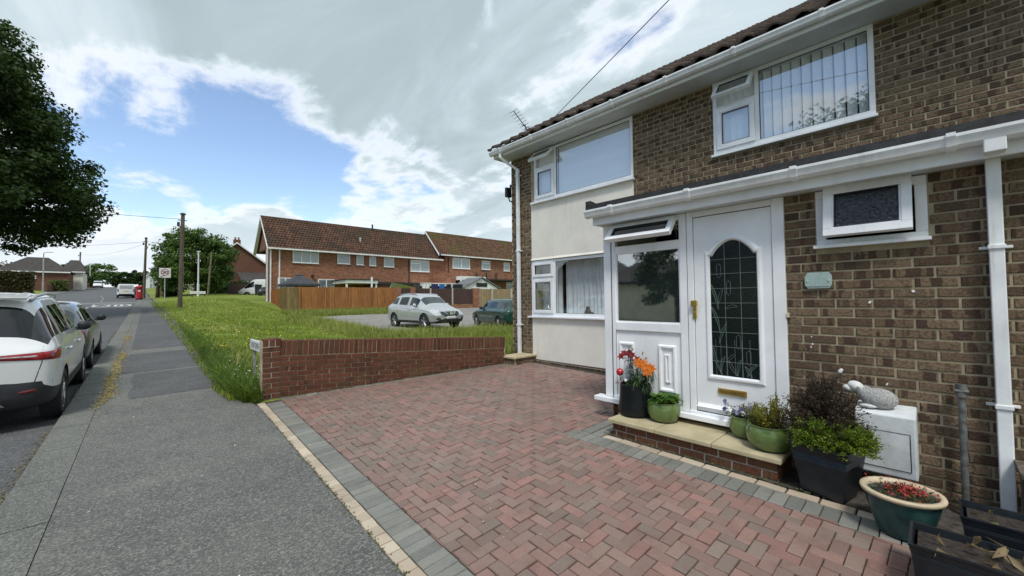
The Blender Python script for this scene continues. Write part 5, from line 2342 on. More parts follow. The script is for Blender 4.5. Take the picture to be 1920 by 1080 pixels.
# teal bowl pot with cream rim
TP = Vector((3.50, .19, 0))
TP.z = g(TP.x, TP.y)
m_teal = mat('teal_glaze', (0.022, 0.062, 0.062), .3, .25, 8)
t = empty('teal_pot', TP)
tag(t, 'wide teal bowl pot with a cream rim and red flowers beside the square planter', 'pot')
mb = MB()
mb.lathe([(.10, 0), (.12, .01), (.165, .16), (.18, .235), (.178, .24)], (0, 0, 0), 32)
mb.build('bowl', m_teal, t, smooth='auto')
mb = MB()
mb.lathe([(.176, .236), (.196, .245), (.200, .258), (.196, .268), (.172, .268), (.165, .24), (.165, .22)], (0, 0, 0), 36)
mb.build('rim', mat('cream_glaze', (0.58, 0.47, 0.32), .45, .1, 10), t, smooth=True)
mb = MB()
mb.lathe([(0, .245), (.1, .242), (.167, .235)], (0, 0, 0), 20)
mb.build('soil', m_soil, t, smooth=True)
lst = []
n = 160
a = rng.uniform(0, 2 * PI, n)
r = .15 * np.sqrt(rng.uniform(0, 1, n))
C = np.stack([np.cos(a) * r, np.sin(a) * r, np.full(n, .245)], 1)
add_leaves(lst, C, rand_dirs(n, .8), rand_dirs(n, 1), rng.uniform(.02, .05, n), rng.uniform(.008, .014, n))
finish(lst, 'foliage', leaf_mat('dull_green', (0.03, 0.05, 0.012), (0.09, 0.11, 0.03)), t)
lst = []
n = 170
C = np.stack([rng.normal(.02, .06, n), rng.normal(-.03, .06, n), rng.uniform(.25, .285, n)], 1)
add_leaves(lst, C, rand_dirs(n, .6), rand_dirs(n, 1), rng.uniform(.015, .028, n), rng.uniform(.01, .016, n))
tag(finish(lst, 'red_flowers', leaf_mat('coral_petal', (0.35, 0.03, 0.03), (0.55, 0.10, 0.08)), t), kind='stuff')

# two long plastic troughs
def trough(loc, L, Wd, H, label, rz=0.0):
    t = empty('trough_planter', (loc[0], loc[1], g(loc[0], loc[1]) + .001), rz)
    tag(t, label, 'planter', 'long dark troughs by the wall')
    mb = MB()
    rg = [(.40, .0), (.46, .75), (.465, .76), (.455, .79), (.47, .80), (.46, .83), (.475, .84), (.49, .95), (.5, .96), (.5, 1.0), (.46, 1.0), (.44, .86)]
    s = len(mb.v)
    for k, z in rg:
        hx, hy = Wd * k, L / 2 - (.5 - k) * Wd
        mb.v += [(-hx, -hy, z * H), (hx, -hy, z * H), (hx, hy, z * H), (-hx, hy, z * H)]
    for i in range(len(rg) - 1):
        for k in range(4):
            mb.face((s + i * 4 + k, s + i * 4 + (k + 1) % 4, s + i * 4 + 4 + (k + 1) % 4, s + i * 4 + 4 + k))
    mb.face((s + 3, s + 2, s + 1, s))
    mb.build('body', m_planter, t)
    mb = MB()
    mb.bb((-Wd * .45, -L / 2 + .03, H * .80), (Wd * .45, L / 2 - .03, H * .86))
    mb.build('soil', m_soil, t)
    return t
t = trough((3.48, -.46, 0), .82, .28, .27, 'dark ribbed plastic trough with a few seedlings behind the front trough')
lst = []
n = 40
C = np.stack([rng.normal(0, .06, n), rng.uniform(-.3, .35, n), np.full(n, .23)], 1)
add_leaves(lst, C, rand_dirs(n, .8), rand_dirs(n, 1), rng.uniform(.02, .05, n), rng.uniform(.01, .02, n))
tag(finish(lst, 'seedlings', leaf_mat('seedling', (0.07, 0.10, 0.02), (0.30, 0.24, 0.08)), t), kind='stuff')
t = trough((3.02, -.36, 0), 1.0, .30, .26, 'dark plastic trough of bare soil and dead leaves nearest the camera')
lst = []
n = 16
C = np.stack([rng.normal(0, .05, n), rng.uniform(.0, .42, n), np.full(n, .235)], 1)
add_leaves(lst, C, rand_dirs(n, .5), rand_dirs(n, .4), rng.uniform(.06, .13, n), rng.uniform(.02, .035, n), .3, .35)
finish(lst, 'dead_leaves', leaf_mat('dead_leaf', (0.16, 0.10, 0.045), (0.36, 0.27, 0.15)), t)

# weathered timber frame leaning by the wall at the right edge
t = empty('timber_frame', (3.75, -.42, g(3.7, -.4)))
tag(t, 'weathered grey brown timber frame with a dark gap at the right edge', 'timber')
m_wood = mat('weathered_wood', (0.135, 0.105, 0.08), .9, .25, 14, bump=.5, stretch=(1, 1, .15))
gz = g(3.7, -.4)
for c, s in (((3.78, -.345, gz + .21), (.05, .05, .42)), ((4.02, -.345, gz + .21), (.05, .05, .42)), ((3.90, -.60, gz + .43), (.32, .60, .03)), ((3.78, -.66, gz + .12), (.04, .56, .10)), ((3.78, -.66, gz + .36), (.04, .56, .09))):
    mb = MB()
    mb.box(c, s)
    adopt(mb.build('board', m_wood, None, bevel=.004), t)
# ================================================================== VEHICLES
def paint(name, col, metal=0.0, rough=.28, dirt=0.06):
    m, t, bs = newmat(name)
    geo = t.add('ShaderNodeNewGeometry')
    nz = t.noise(geo.outputs['Position'], 2.2, 5, .6)
    c = t.mix(t.math('MULTIPLY', t.smooth(nz, .4, .75), dirt * 4), col, tuple(x * .7 for x in col))
    t.set(bs.inputs['Base Color'], c)
    bs.inputs['Metallic'].default_value = metal
    bs.inputs['Roughness'].default_value = rough
    bs.inputs['Coat Weight'].default_value = .8
    bs.inputs['Coat Roughness'].default_value = .04
    return m


m_car_white = paint('paint_white', (0.72, 0.73, 0.73))
m_car_silver = paint('paint_silver', (0.56, 0.58, 0.58), .55, .3)
m_car_grey = paint('paint_grey', (0.13, 0.138, 0.145), .5, .3)
m_rail = mat('satin_rail', (0.45, 0.46, 0.47), .45, .05, 10, metal=.4)
m_car_green = paint('paint_dark_green', (0.006, 0.048, 0.034), .0, .4)
m_car_dark = paint('paint_dark', (0.02, 0.022, 0.025), .2, .3)
m_clad = mat('black_cladding', (0.022, 0.024, 0.028), .55, .1, 12)
m_cglass = glass_mat('car_glass', ior=1.75, opaque=(0.006, 0.009, 0.009))
m_cglass_l = glass_mat('car_windscreen', ior=1.75, opaque=(0.03, 0.045, 0.042))
m_tyre = mat('tyre', (0.018, 0.018, 0.019), .85, .1, 20)
m_alloy = mat('alloy', (0.42, 0.43, 0.44), .3, .1, 12, metal=.85)
m_lamp_red = mat('lamp_red', (0.30, 0.012, 0.018), .12, .25, 16, spec=.7)
m_lamp_dark = mat('lamp_deep_red', (0.14, 0.006, 0.01), .12, .2, 16, spec=.7)
m_lamp_clear = mat('lamp_clear', (0.55, 0.57, 0.58), .12, .25, 18, spec=.7)
m_chrome = mat('chrome_trim', (0.65, 0.66, 0.67), .15, .05, 10, metal=1)
m_plate_y = mat('plate_yellow', (0.62, 0.44, 0.04), .5, .05)


def smooth_union(o):
    return o


def make_wheel(parent, x, y, r, side, wd=.20, spokes=5):
    """wheel with tyre and spoked rim; side = +1 left, -1 right"""
    wv = empty('wheel', (x, y, r))
    wv.parent = parent
    mb = MB()
    prof = [(r * .66, -wd / 2 + .01), (r * .72, -wd / 2), (r * .93, -wd / 2 + .005), (r, -wd / 2 + .035), (r, wd / 2 - .035), (r * .93, wd / 2 - .005), (r * .72, wd / 2), (r * .66, wd / 2 - .01)]
    mb.lathe(prof + prof[:1], (0, 0, 0), 28, cap=False)
    o = mb.build('tyre', m_tyre, wv, smooth='auto')
    o.rotation_euler = (PI / 2, 0, 0)
    mb = MB()
    zf = wd / 2 - .02
    mb.lathe([(r * .66, zf), (r * .62, zf + .006), (r * .60, zf - .02), (r * .60, -wd / 2 + .02)], (0, 0, 0), 28, cap=False)
    mb.lathe([(0, zf + .004), (r * .13, zf + .002), (r * .15, zf - .02)], (0, 0, 0), 14)
    for k in range(spokes):
        a = 2 * PI * k / spokes + .3
        for da in (-.11, .11):
            p0 = Vector((math.cos(a + da * .6) * r * .1, math.sin(a + da * .6) * r * .1, zf - .012))
            p1 = Vector((math.cos(a + da * 1.5) * r * .62, math.sin(a + da * 1.5) * r * .62, zf - .008))
            mb.tube([p0, p1], [r * .055, r * .05], 6)
    o = mb.build('rim', m_alloy, wv, smooth='auto')
    o.rotation_euler = (-PI / 2 * side, 0, 0)
    mb = MB()
    mb.lathe([(0, 0), (r * .6, 0)], (0, 0, zf - .09), 20)
    o = mb.build('brake', m_clad, wv)
    o.rotation_euler = (-PI / 2 * side, 0, 0)
    return wv


def ring_pts(s):
    x, zb, zbelt, zt, wl, wb, wt = s[:7]
    zm = zb + .22
    return [(x, 0, zb), (x, wl - .16, zb), (x, wl - .035, zb + .05), (x, wl, zm), (x, wl + .004, (zm + zbelt) / 2 + .05), (x, wl - .008, zbelt - .07),
            (x, wb, zbelt), (x, wt + .03, zt - .085 if zt - zbelt > .25 else zbelt + (zt - zbelt) * .45), (x, wt - .07, zt - .012), (x, wt * .45, zt + .006), (x, 0, zt + .01)]


def make_car(name, label, group, loc, rz, stations, segs, wheels, mats, clad=2, level=2, spokes=5, cat='car', m_top=None):
    """lofted body; segs[i] = (side_glass, top_glass) for stations i -> i+1; glass leaves as separate window parts"""
    m_body = mats
    t = empty(name, loc, rz)
    tag(t, label, cat, group)
    K = len(ring_pts(stations[0]))
    mb = MB()
    full = []
    for s in stations:
        P = ring_pts(s)
        ring = P + [(p[0], -p[1], p[2]) for p in P[-2:0:-1]]
        full.append(ring)
    n = len(full[0])
    for r in full:
        mb.v += r
    def rowmat(k, i):
        kk = k if k < K - 1 else n - 1 - k
        sg, tg = segs[i]
        if kk < clad:
            return 1
        if kk == 6 and sg:
            return 2
        if kk >= 7 and tg:
            return 3
        return 0
    for i in range(len(full) - 1):
        for k in range(n):
            k2 = (k + 1) % n
            mb.face((i * n + k, i * n + k2, (i + 1) * n + k2, (i + 1) * n + k), rowmat(k, i))
    # caps as strips left-right so that subdivision stays smooth
    for e, base in ((0, 0), (1, (len(full) - 1) * n)):
        for k in range(K - 1):
            a, b_ = base + k, base + k + 1
            c, d = base + (n - k - 1) % n, base + (n - k) % n
            m_ = 1 if k < clad + (0 if e else 0) else 0
            if k == 0:
                mb.face((a, b_, c), m_)
            elif k == K - 2:
                mb.face((a, b_, d), m_)
            else:
                mb.face((a, b_, c, d), m_)
    me = mb.mesh('body', [m_body, m_clad, m_cglass, m_top or m_cglass_l])
    bm = bmesh.new()
    bm.from_mesh(me)
    bmesh.ops.remove_doubles(bm, verts=bm.verts, dist=1e-5)
    bmesh.ops.recalc_face_normals(bm, faces=bm.faces)
    bm.to_mesh(me)
    bm.free()
    tmp = bpy.data.objects.new('tmp', me)
    COL.objects.link(tmp)
    sm_ = tmp.modifiers.new('s', 'SUBSURF')
    sm_.levels = sm_.render_levels = level
    cutters = []
    for (wx, wy, wr) in wheels:
        cm = MB()
        cm.lathe([(wr * 1.13, -.16), (wr * 1.13, .30)], (0, 0, 0), 32)
        cme = cm.mesh('cut', m_clad)
        for sgn in (1, -1):
            co = bpy.data.objects.new('cut', cme)
            COL.objects.link(co)
            co.location = (wx, sgn * (wy - .02), wr * 1.02)
            co.rotation_euler = (-PI / 2 * sgn, 0, 0)
            cutters.append(co)
            bo = tmp.modifiers.new('b', 'BOOLEAN')
            bo.operation = 'DIFFERENCE'
            bo.object = co
            bo.solver = 'EXACT'
            bo.material_mode = 'TRANSFER'
    bpy.context.view_layer.update()
    dg = bpy.context.evaluated_depsgraph_get()
    fin = bpy.data.meshes.new_from_object(tmp.evaluated_get(dg))
    for co in cutters + [tmp]:
        bpy.data.objects.remove(co)
    # pull the glass islands out as windows
    bm = bmesh.new()
    bm.from_mesh(fin)
    names = [mm.name if mm else '' for mm in fin.materials]
    gi = [i for i, nm in enumerate(names) if nm.startswith('car_')]
    seen = set()
    islands = []
    for f in bm.faces:
        if f.material_index in gi and f.index not in seen:
            st_, isl = [f], []
            seen.add(f.index)
            while st_:
                q = st_.pop()
                isl.append(q)
                for e in q.edges:
                    for h in e.link_faces:
                        if h.index not in seen and h.material_index == f.material_index:
                            seen.add(h.index)
                            st_.append(h)
            islands.append(isl)
    bvh = BVHTree.FromBMesh(bm)
    for isl in islands:
        if len(isl) < 3:
            continue
        vs = {}
        V, Fc = [], []
        for f in isl:
            idx = []
            for v in f.verts:
                if v not in vs:
                    vs[v] = len(V)
                    V.append(tuple(v.co))
                idx.append(vs[v])
            Fc.append(idx)
        gm = bpy.data.meshes.new('window')
        gm.from_pydata(V, [], Fc)
        gm.materials.append(fin.materials[isl[0].material_index])
        link('window', gm, t, smooth=True)
    bmesh.ops.delete(bm, geom=[f for isl in islands if len(isl) >= 3 for f in isl], context='FACES')
    bm.to_mesh(fin)
    bm.free()
    fin.name = 'body'
    body = link('body', fin, t, smooth='auto', angle=32)
    for (wx, wy, wr) in wheels:
        for sgn in (1, -1):
            make_wheel(t, wx, sgn * (wy - .10), wr, sgn, spokes=spokes)
    # dark floor pan closes the wheel arches
    mb = MB()
    xs_ = [w_[0] for w_ in wheels]
    mb.bb((min(xs_) - .5, -.62, .28), (max(xs_) + .5, .62, .6))
    mb.build('floor_pan', m_clad, t)

    def decal(nm, quad, axis, m, off=.008, nu=8, nv=5, parent=None, ccx=-1.45):
        """four-cornered patch laid on the body. axis 'x+','x-' (front, rear: points are (y,z)) or 'y+','y-' (sides: points are (x,z))"""
        q = [Vector(p) for p in quad]
        sg = 1 if axis[1] == '+' else -1
        mb = MB()
        s = len(mb.v)
        for j in range(nv + 1):
            for i in range(nu + 1):
                u, v = i / nu, j / nv
                p = (q[0] * (1 - u) + q[1] * u) * (1 - v) + (q[3] * (1 - u) + q[2] * u) * v
                if axis[0] == 'c':
                    an = p[0]
                    d_ = Vector((math.cos(an), -sg * math.sin(an), 0))
                    o_ = Vector((ccx, sg * .35, p[1])) - d_ * 3
                elif axis[0] == 'x':
                    o_, d_ = Vector((sg * 4, p[0], p[1])), Vector((-sg, 0, 0))
                else:
                    o_, d_ = Vector((p[0], sg * 3, p[1])), Vector((0, -sg, 0))
                h = bvh.ray_cast(o_, d_)
                if h[0] is None:
                    h = (o_ + d_ * (2.2 if axis[0] == 'x' else 2.15), -d_)
                edge = (i in (0, nu) or j in (0, nv))
                mb.v.append(tuple(h[0] - d_ * (off if not edge else off * .25)))
        for j in range(nv):
            for i in range(nu):
                k = s + j * (nu + 1) + i
                mb.face((k, k + 1, k + nu + 2, k + nu + 1))
        return mb.build(nm, m, parent or t, smooth=True)

    def line(nm, pts, axis, m, wd=.008, off=.002):
        for a, b_ in zip(pts, pts[1:]):
            d = Vector((b_[0] - a[0], b_[1] - a[1])).normalized()
            nn = Vector((-d.y, d.x)) * wd / 2
            A, B = Vector(a), Vector(b_)
            decal(nm, [A - nn, B - nn, B + nn, A + nn], axis, m, off, 6, 1)
    return t, decal, line


def mirror_part(t, x, y, z, m, sgn):
    mb = MB()
    ellip(mb, (x, y + sgn * .09, z), (.055, .085, .078), 14, 10)
    mb.build('mirror', m, t, smooth=True)
    mb = MB()
    mb.box((x + .01, y + sgn * .02, z - .05), (.06, .08, .05))
    mb.build('mirror_arm', m_clad, t)


# ---- white compact SUV parked at the kerb --------------------------
def at_road(x, y, dz=0.0):
    return (x, y, g(x, y) + road_dz(y) + dz)


st_suv = [(-2.03, .42, .93, .96, .70, .66, .50), (-1.96, .30, 1.00, 1.04, .83, .78, .60), (-1.88, .28, 1.045, 1.09, .865, .815, .62),
          (-1.66, .26, 1.06, 1.60, .885, .83, .60), (-1.40, .25, 1.055, 1.645, .89, .84, .625), (-1.22, .24, 1.05, 1.66, .89, .845, .63), (-1.12, .24, 1.048, 1.662, .89, .845, .63),
          (-.60, .24, 1.04, 1.67, .89, .85, .635), (-.16, .24, 1.03, 1.665, .89, .85, .63), (-.06, .24, 1.028, 1.66, .89, .85, .63), (.42, .24, 1.015, 1.635, .89, .845, .61), (.70, .24, 1.01, 1.585, .89, .84, .58),
          (1.02, .24, 1.005, 1.20, .885, .82, .60), (1.22, .25, .995, 1.07, .88, .80, .62), (1.70, .26, .93, 1.01, .865, .76, .58), (1.93, .28, .82, .90, .82, .70, .52), (2.04, .38, .68, .74, .70, .6, .45)]
sg_suv = [(0, 0), (0, 0), (1, 1), (1, 0), (1, 0), (0, 0), (1, 0), (1, 0), (0, 0), (1, 0), (1, 0), (0, 1), (0, 1), (0, 0), (0, 0), (0, 0)]
SV = Vector(at_road(-1.59, 9.5))
slp = math.atan(.034)
suv, dec, lin = make_car('parked_suv', 'white compact SUV with red tail lamps parked nearest at the kerb', 'cars parked along the kerb', SV, PI / 2 - R_(.5), st_suv, sg_suv,
                         [(-1.28, .885, .335), (1.24, .885, .335)], m_car_white, clad=3, m_top=glass_mat('car_rear_screen', ior=1.6, opaque=(0.004, 0.006, 0.007)))
suv.rotation_euler = Euler((0, -slp, PI / 2 - R_(.3)), 'XYZ')
for sgn, ax in ((-1, 'y-'), (1, 'y+')):
    # tail lamp: wraps from the tailgate to the flank
    ca_ = 'c+' if sgn > 0 else 'c-'
    dec('tail_lamp', [(.10, .900), (1.12, .855), (1.30, .985), (.04, .955)], ca_, m_lamp_red, .014, 22, 5)
    dec('lamp_strip', [(.14, .918), (.62, .905), (.62, .952), (.12, .945)], ca_, m_lamp_clear, .020, 12, 2)
    dec('rear_reflector', [(sgn * .58, .475), (sgn * .74, .495), (sgn * .72, .545), (sgn * .57, .525)], 'x-', m_lamp_dark, .02, 6, 3)
    lin('panel_gap', [(-1.52, .60), (-1.47, .85), (-1.48, 1.0)], ax, m_dark, .008)
    lin('panel_gap', [(-.12, .42), (-.10, 1.0)], ax, m_dark, .008)
    lin('panel_gap', [(-1.0, .5), (-1.06, .72), (-1.10, 1.0)], ax, m_dark, .008)
    lin('panel_gap', [(.98, .42), (.95, .98)], ax, m_dark, .008)
    lin('panel_gap', [(-1.0, .46), (.95, .42)], ax, m_dark, .008)
    for hx in (-.98, .06):
        mb = MB()
        ellip(mb, (hx + .05, sgn * .905, .90), (.10, .022, .022), 12, 8)
        mb.build('door_handle', m_car_white, suv, smooth=True)
    mirror_part(suv, .62, sgn * .83, 1.10, m_clad, sgn)
    dec('side_sill', [(-.85, .28), (.80, .28), (.80, .42), (-.85, .42)], ax, m_clad, .014, 10, 3)
    mb = MB()
    mb.tube([(-1.50, sgn * .60, 1.585), (-1.36, sgn * .615, 1.635), (-.6, sgn * .63, 1.665), (.2, sgn * .615, 1.635), (.38, sgn * .60, 1.585)], [.022, .024, .020, .020, .016], 8)
    mb.build('roof_rail', m_rail, suv, smooth=True)
    lin('panel_gap', [(sgn * .70, .60), (sgn * .76, .85), (sgn * .76, 1.03)], 'x-', m_dark, .009)
    lin('roof_rib', [(-1.4, 0), (0, 0)], 'y+', m_dark) if False else None
# lower bumper in black with a silver skid panel, tailgate details
dec('rear_bumper', [(-.86, .36), (.86, .36), (.84, .62), (-.84, .62)], 'x-', m_clad, .012, 20, 5)
dec('skid_panel', [(-.48, .35), (.48, .35), (.40, .47), (-.40, .47)], 'x-', m_chrome, .026, 12, 3)
dec('number_plate', [(-.26, .68), (.26, .68), (.26, .79), (-.26, .79)], 'x-', m_plate_y, .012, 4, 2)
dec('badge', [(-.07, .86), (.07, .86), (.07, .92), (-.07, .92)], 'x-', m_chrome, .012, 4, 2)
mb = MB()
mb.poly([(-1.66, y, 0) for y in (0, 0, 0)]) if False else None
mb.prism([(-1.74, 1.63), (-1.50, 1.665), (-1.50, 1.645), (-1.72, 1.60)], 'y', -.60, .60)
mb.build('roof_spoiler', m_car_white, suv, bevel=.008)
for yy in (-.42, -.14, .14, .42):
    mb = MB()
    mb.tube([(-1.35, yy, 1.645), (-.5, yy, 1.668), (.4, yy, 1.625)], .010, 6)
    mb.build('roof_rib', m_car_white, suv, smooth=True)
# wiper
mb = MB()
mb.tube([(-1.96, .05, 1.10), (-1.93, -.35, 1.16)], .010, 6)
mb.build('rear_wiper', m_clad, suv)

# ---- grey hatchback in front of it ----------------------------------
st_h = [(-1.90, .36, .80, .83, .68, .62, .46), (-1.84, .26, .88, .92, .80, .74, .56), (-1.74, .22, .93, .97, .84, .78, .58), (-1.50, .20, .95, 1.34, .85, .77, .55), (-1.1, .19, .94, 1.40, .855, .785, .58),
        (-.62, .19, .93, 1.42, .855, .79, .59), (-.10, .19, .92, 1.42, .855, .79, .585), (-.02, .19, .918, 1.418, .855, .79, .583), (.35, .19, .91, 1.39, .855, .785, .56), (.55, .19, .905, 1.33, .855, .78, .53),
        (.92, .19, .895, .98, .85, .76, .56), (1.45, .21, .83, .90, .83, .70, .52), (1.75, .24, .72, .79, .76, .62, .45), (1.90, .34, .60, .65, .62, .5, .38)]
sg_h = [(0, 0), (0, 0), (0, 1), (1, 0), (1, 0), (1, 0), (0, 0), (1, 0), (1, 0), (0, 1), (0, 0), (0, 0), (0, 0)]
hp = at_road(-1.54, 13.75)
hat, dec, lin = make_car('parked_hatchback', 'small grey hatchback parked just beyond the white SUV', 'cars parked along the kerb', hp, PI / 2, st_h, sg_h,
                         [(-1.18, .85, .30), (1.22, .85, .30)], m_car_grey, clad=2)
hat.rotation_euler = Euler((0, -slp, PI / 2 - R_(.3)), 'XYZ')
for sgn, ax in ((-1, 'y-'), (1, 'y+')):
    mirror_part(hat, .48, sgn * .80, 1.0, m_clad, sgn)
    lin('panel_gap', [(-.15, .36), (-.12, .90)], ax, m_dark, .008)
    lin('panel_gap', [(.85, .36), (.85, .88)], ax, m_dark, .008)
    dec('tail_lamp', [(sgn * .55, .66), (sgn * .80, .66), (sgn * .78, .86), (sgn * .55, .86)], 'x-', m_lamp_red, .012, 5, 4)
    dec('headlamp', [(sgn * .42, .58), (sgn * .68, .60), (sgn * .66, .74), (sgn * .42, .72)], 'x+', m_lamp_clear, .012, 5, 4)

# ---- silver SUV on the parking court --------------------------------
st_q = [(-2.16, .46, .95, .98, .70, .64, .5), (-2.08, .34, 1.03, 1.07, .82, .76, .60), (-1.95, .30, 1.08, 1.12, .87, .80, .60), (-1.62, .28, 1.08, 1.47, .895, .82, .58), (-1.45, .27, 1.06, 1.53, .90, .83, .59), (-1.08, .26, 1.03, 1.57, .90, .84, .60),
        (-1.02, .26, 1.025, 1.575, .90, .84, .60), (-.50, .26, 1.0, 1.59, .90, .845, .61), (-.12, .26, .985, 1.585, .90, .845, .605), (-.04, .26, .98, 1.58, .90, .845, .60), (.42, .26, .965, 1.53, .90, .84, .575), (.62, .26, .96, 1.46, .90, .83, .55),
        (1.18, .26, .95, 1.09, .89, .81, .60), (1.62, .27, .90, 1.00, .88, .76, .58), (1.95, .29, .80, .90, .84, .70, .52), (2.12, .32, .66, .74, .76, .62, .46), (2.20, .42, .56, .60, .62, .5, .38)]
sg_q = [(0, 0), (0, 0), (0, 1), (1, 0), (1, 0), (0, 0), (1, 0), (1, 0), (0, 0), (1, 0), (1, 0), (0, 1), (0, 0), (0, 0), (0, 0), (0, 0)]
qx, qy = 10.2, 17.15
qs, dec, lin = make_car('parked_suv', 'silver SUV facing the low wall on the parking court', None, (qx, qy, g(qx, qy) - .02), -PI / 2 + R_(2), st_q, sg_q,
                        [(-1.32, .895, .345), (1.33, .895, .345)], m_car_silver, clad=2)
for sgn, ax in ((-1, 'y-'), (1, 'y+')):
    mirror_part(qs, .62, sgn * .83, 1.06, m_car_silver, sgn)
    dec('headlamp', [(sgn * .50, .70), (sgn * .80, .76), (sgn * .78, .88), (sgn * .50, .80)], 'x+', m_lamp_clear, .012, 8, 4)
    dec('headlamp', [(1.72, .80), (2.0, .76), (2.0, .83), (1.70, .89)], ax, m_lamp_clear, .010, 6, 4)
    dec('fog_lamp', [(sgn * .56, .44), (sgn * .74, .46), (sgn * .72, .54), (sgn * .54, .52)], 'x+', m_clad, .012, 4, 3)
    lin('panel_gap', [(-.10, .42), (-.08, .96)], ax, m_dark, .009)
    lin('panel_gap', [(.98, .42), (.95, .92)], ax, m_dark, .009)
    lin('panel_gap', [(-.95, .55), (-1.02, .95)], ax, m_dark, .009)
    dec('side_sill', [(-.9, .28), (.9, .28), (.9, .40), (-.9, .40)], ax, m_clad, .014, 10, 3)
    for hx in (-.92, .10):
        mb = MB()
        ellip(mb, (hx, sgn * .915, .86), (.09, .02, .02), 12, 8)
        mb.build('door_handle', m_car_silver, qs, smooth=True)
    mb = MB()
    mb.tube([(-1.35, sgn * .56, 1.51), (-1.2, sgn * .57, 1.555), (-.5, sgn * .59, 1.585), (.15, sgn * .57, 1.55), (.30, sgn * .56, 1.50)], .018, 8)
    mb.build('roof_rail', m_chrome, qs, smooth=True)
dec('grille', [(-.46, .58), (.46, .58), (.52, .79), (-.52, .79)], 'x+', m_clad, .014, 12, 4)
# chrome chevron and round emblem on the grille
dec('chrome_bar', [(-.34, .79), (-.27, .79), (-.09, .64), (-.14, .62)], 'x+', m_chrome, .024, 6, 2)
dec('chrome_bar', [(.34, .79), (.27, .79), (.09, .64), (.14, .62)], 'x+', m_chrome, .024, 6, 2)
h_ = MB()
h_.lathe([(.045, -.008), (.075, -.008), (.075, .008), (.045, .008)], (0, 0, 0), 24)
o = h_.build('emblem_ring', m_chrome, qs, smooth='auto')
o.location = (2.205, 0, .71)
o.rotation_euler = (0, PI / 2, 0)
mb = MB()
mb.box((2.215, 0, .71), (.02, .20, .028))
mb.build('emblem_bar', m_chrome, qs)
dec('lower_grille', [(-.46, .34), (.46, .34), (.40, .50), (-.40, .50)], 'x+', m_clad, .012, 12, 4)
dec('number_plate', [(-.26, .49), (.26, .49), (.26, .60), (-.26, .60)], 'x+', m_white_sign, .022, 6, 2)

qs.scale = (1.0, 1.0, 1.06)

# ---- dark green estate beside it ------------------------------------
st_e = [(-2.22, .42, .80, .83, .68, .62, .48), (-2.14, .28, .90, .94, .80, .74, .58), (-2.06, .25, .95, .99, .83, .77, .59), (-1.85, .23, .95, 1.38, .85, .76, .56), (-1.68, .22, .945, 1.41, .855, .775, .57), (-1.08, .22, .94, 1.44, .855, .78, .58), (-1.0, .22, .938, 1.44, .855, .78, .58),
        (-.5, .22, .93, 1.445, .855, .78, .58), (-.02, .22, .92, 1.44, .855, .78, .575), (.06, .22, .918, 1.437, .855, .78, .57), (.50, .22, .91, 1.40, .855, .775, .55), (.66, .22, .905, 1.35, .855, .77, .53),
        (1.15, .22, .895, .98, .85, .755, .57), (1.7, .23, .84, .90, .83, .70, .53), (2.05, .25, .74, .79, .78, .64, .48), (2.2, .36, .60, .64, .66, .55, .42)]
sg_e = [(0, 0), (0, 0), (0, 1), (1, 0), (1, 0), (0, 0), (1, 0), (1, 0), (0, 0), (1, 0), (1, 0), (0, 1), (0, 0), (0, 0), (0, 0)]
ex, ey = 13.4, 15.05
es, dec, lin = make_car('parked_estate', 'dark green estate car partly hidden by the house corner', None, (ex, ey, g(ex, ey) - .02), R_(75), st_e, sg_e,
                        [(-1.28, .85, .31), (1.30, .85, .31)], m_car_green, clad=2)
for sgn, ax in ((-1, 'y-'), (1, 'y+')):
    mirror_part(es, .62, sgn * .79, 1.0, m_clad, sgn)
    dec('side_strip', [(-1.9, .60), (1.9, .58), (1.9, .595), (-1.9, .62)], ax, m_chrome, .012, 16, 1)
    lin('panel_gap', [(.02, .34), (.02, .90)], ax, m_dark, .009)
    lin('panel_gap', [(-.95, .50), (-1.02, .92)], ax, m_dark, .009)
    for hx in (-.86, .16):
        mb = MB()
        ellip(mb, (hx, sgn * .862, .80), (.08, .018, .018), 10, 6)
        mb.build('door_handle', m_clad, es, smooth=True)

# ---- vans ----------------------------------------------------------
st_v = [(-2.2, .40, 1.05, 1.78, .80, .79, .70), (-2.14, .30, 1.05, 1.84, .87, .86, .75), (-1.9, .26, 1.05, 1.86, .89, .87, .76), (-.6, .25, 1.04, 1.88, .89, .87, .76), (0, .25, 1.03, 1.87, .89, .86, .75), (.1, .25, 1.03, 1.86, .89, .86, .74), (.7, .25, 1.0, 1.78, .89, .85, .70),
        (1.25, .25, .99, 1.10, .88, .82, .64), (1.8, .27, .90, .98, .85, .75, .58), (2.1, .30, .74, .80, .78, .65, .5), (2.2, .42, .6, .66, .65, .55, .42)]
sg_v = [(0, 0), (0, 0), (0, 0), (0, 0), (0, 0), (1, 0), (0, 1), (0, 0), (0, 0), (0, 0)]
vx, vy = -1.25, 77.5
vn, dec, lin = make_car('parked_van', 'white panel van seen from behind beside the red pillar box', 'vans in the street', at_road(vx, vy), PI / 2 + R_(2), st_v, sg_v,
                        [(-1.45, .88, .31), (1.4, .88, .31)], m_car_white, clad=2, level=2, cat='van')
dec('rear_bumper', [(-.85, .30), (.85, .30), (.85, .52), (-.85, .52)], 'x-', m_clad, .02, 8, 2)
dec('number_plate', [(-.26, .82), (.26, .82), (.26, .94), (-.26, .94)], 'x-', m_plate_y, .02, 4, 2)
dec('rear_pane', [(-.62, 1.2), (.62, 1.2), (.56, 1.62), (-.56, 1.62)], 'x-', mat('van_pane', (0.40, .42, .42), .2, .1, 5), .01, 8, 3)
for sgn in (-1, 1):
    dec('tail_lamp', [(sgn * .70, .80), (sgn * .84, .80), (sgn * .82, 1.2), (sgn * .72, 1.2)], 'x-', m_lamp_dark, .015, 3, 4)
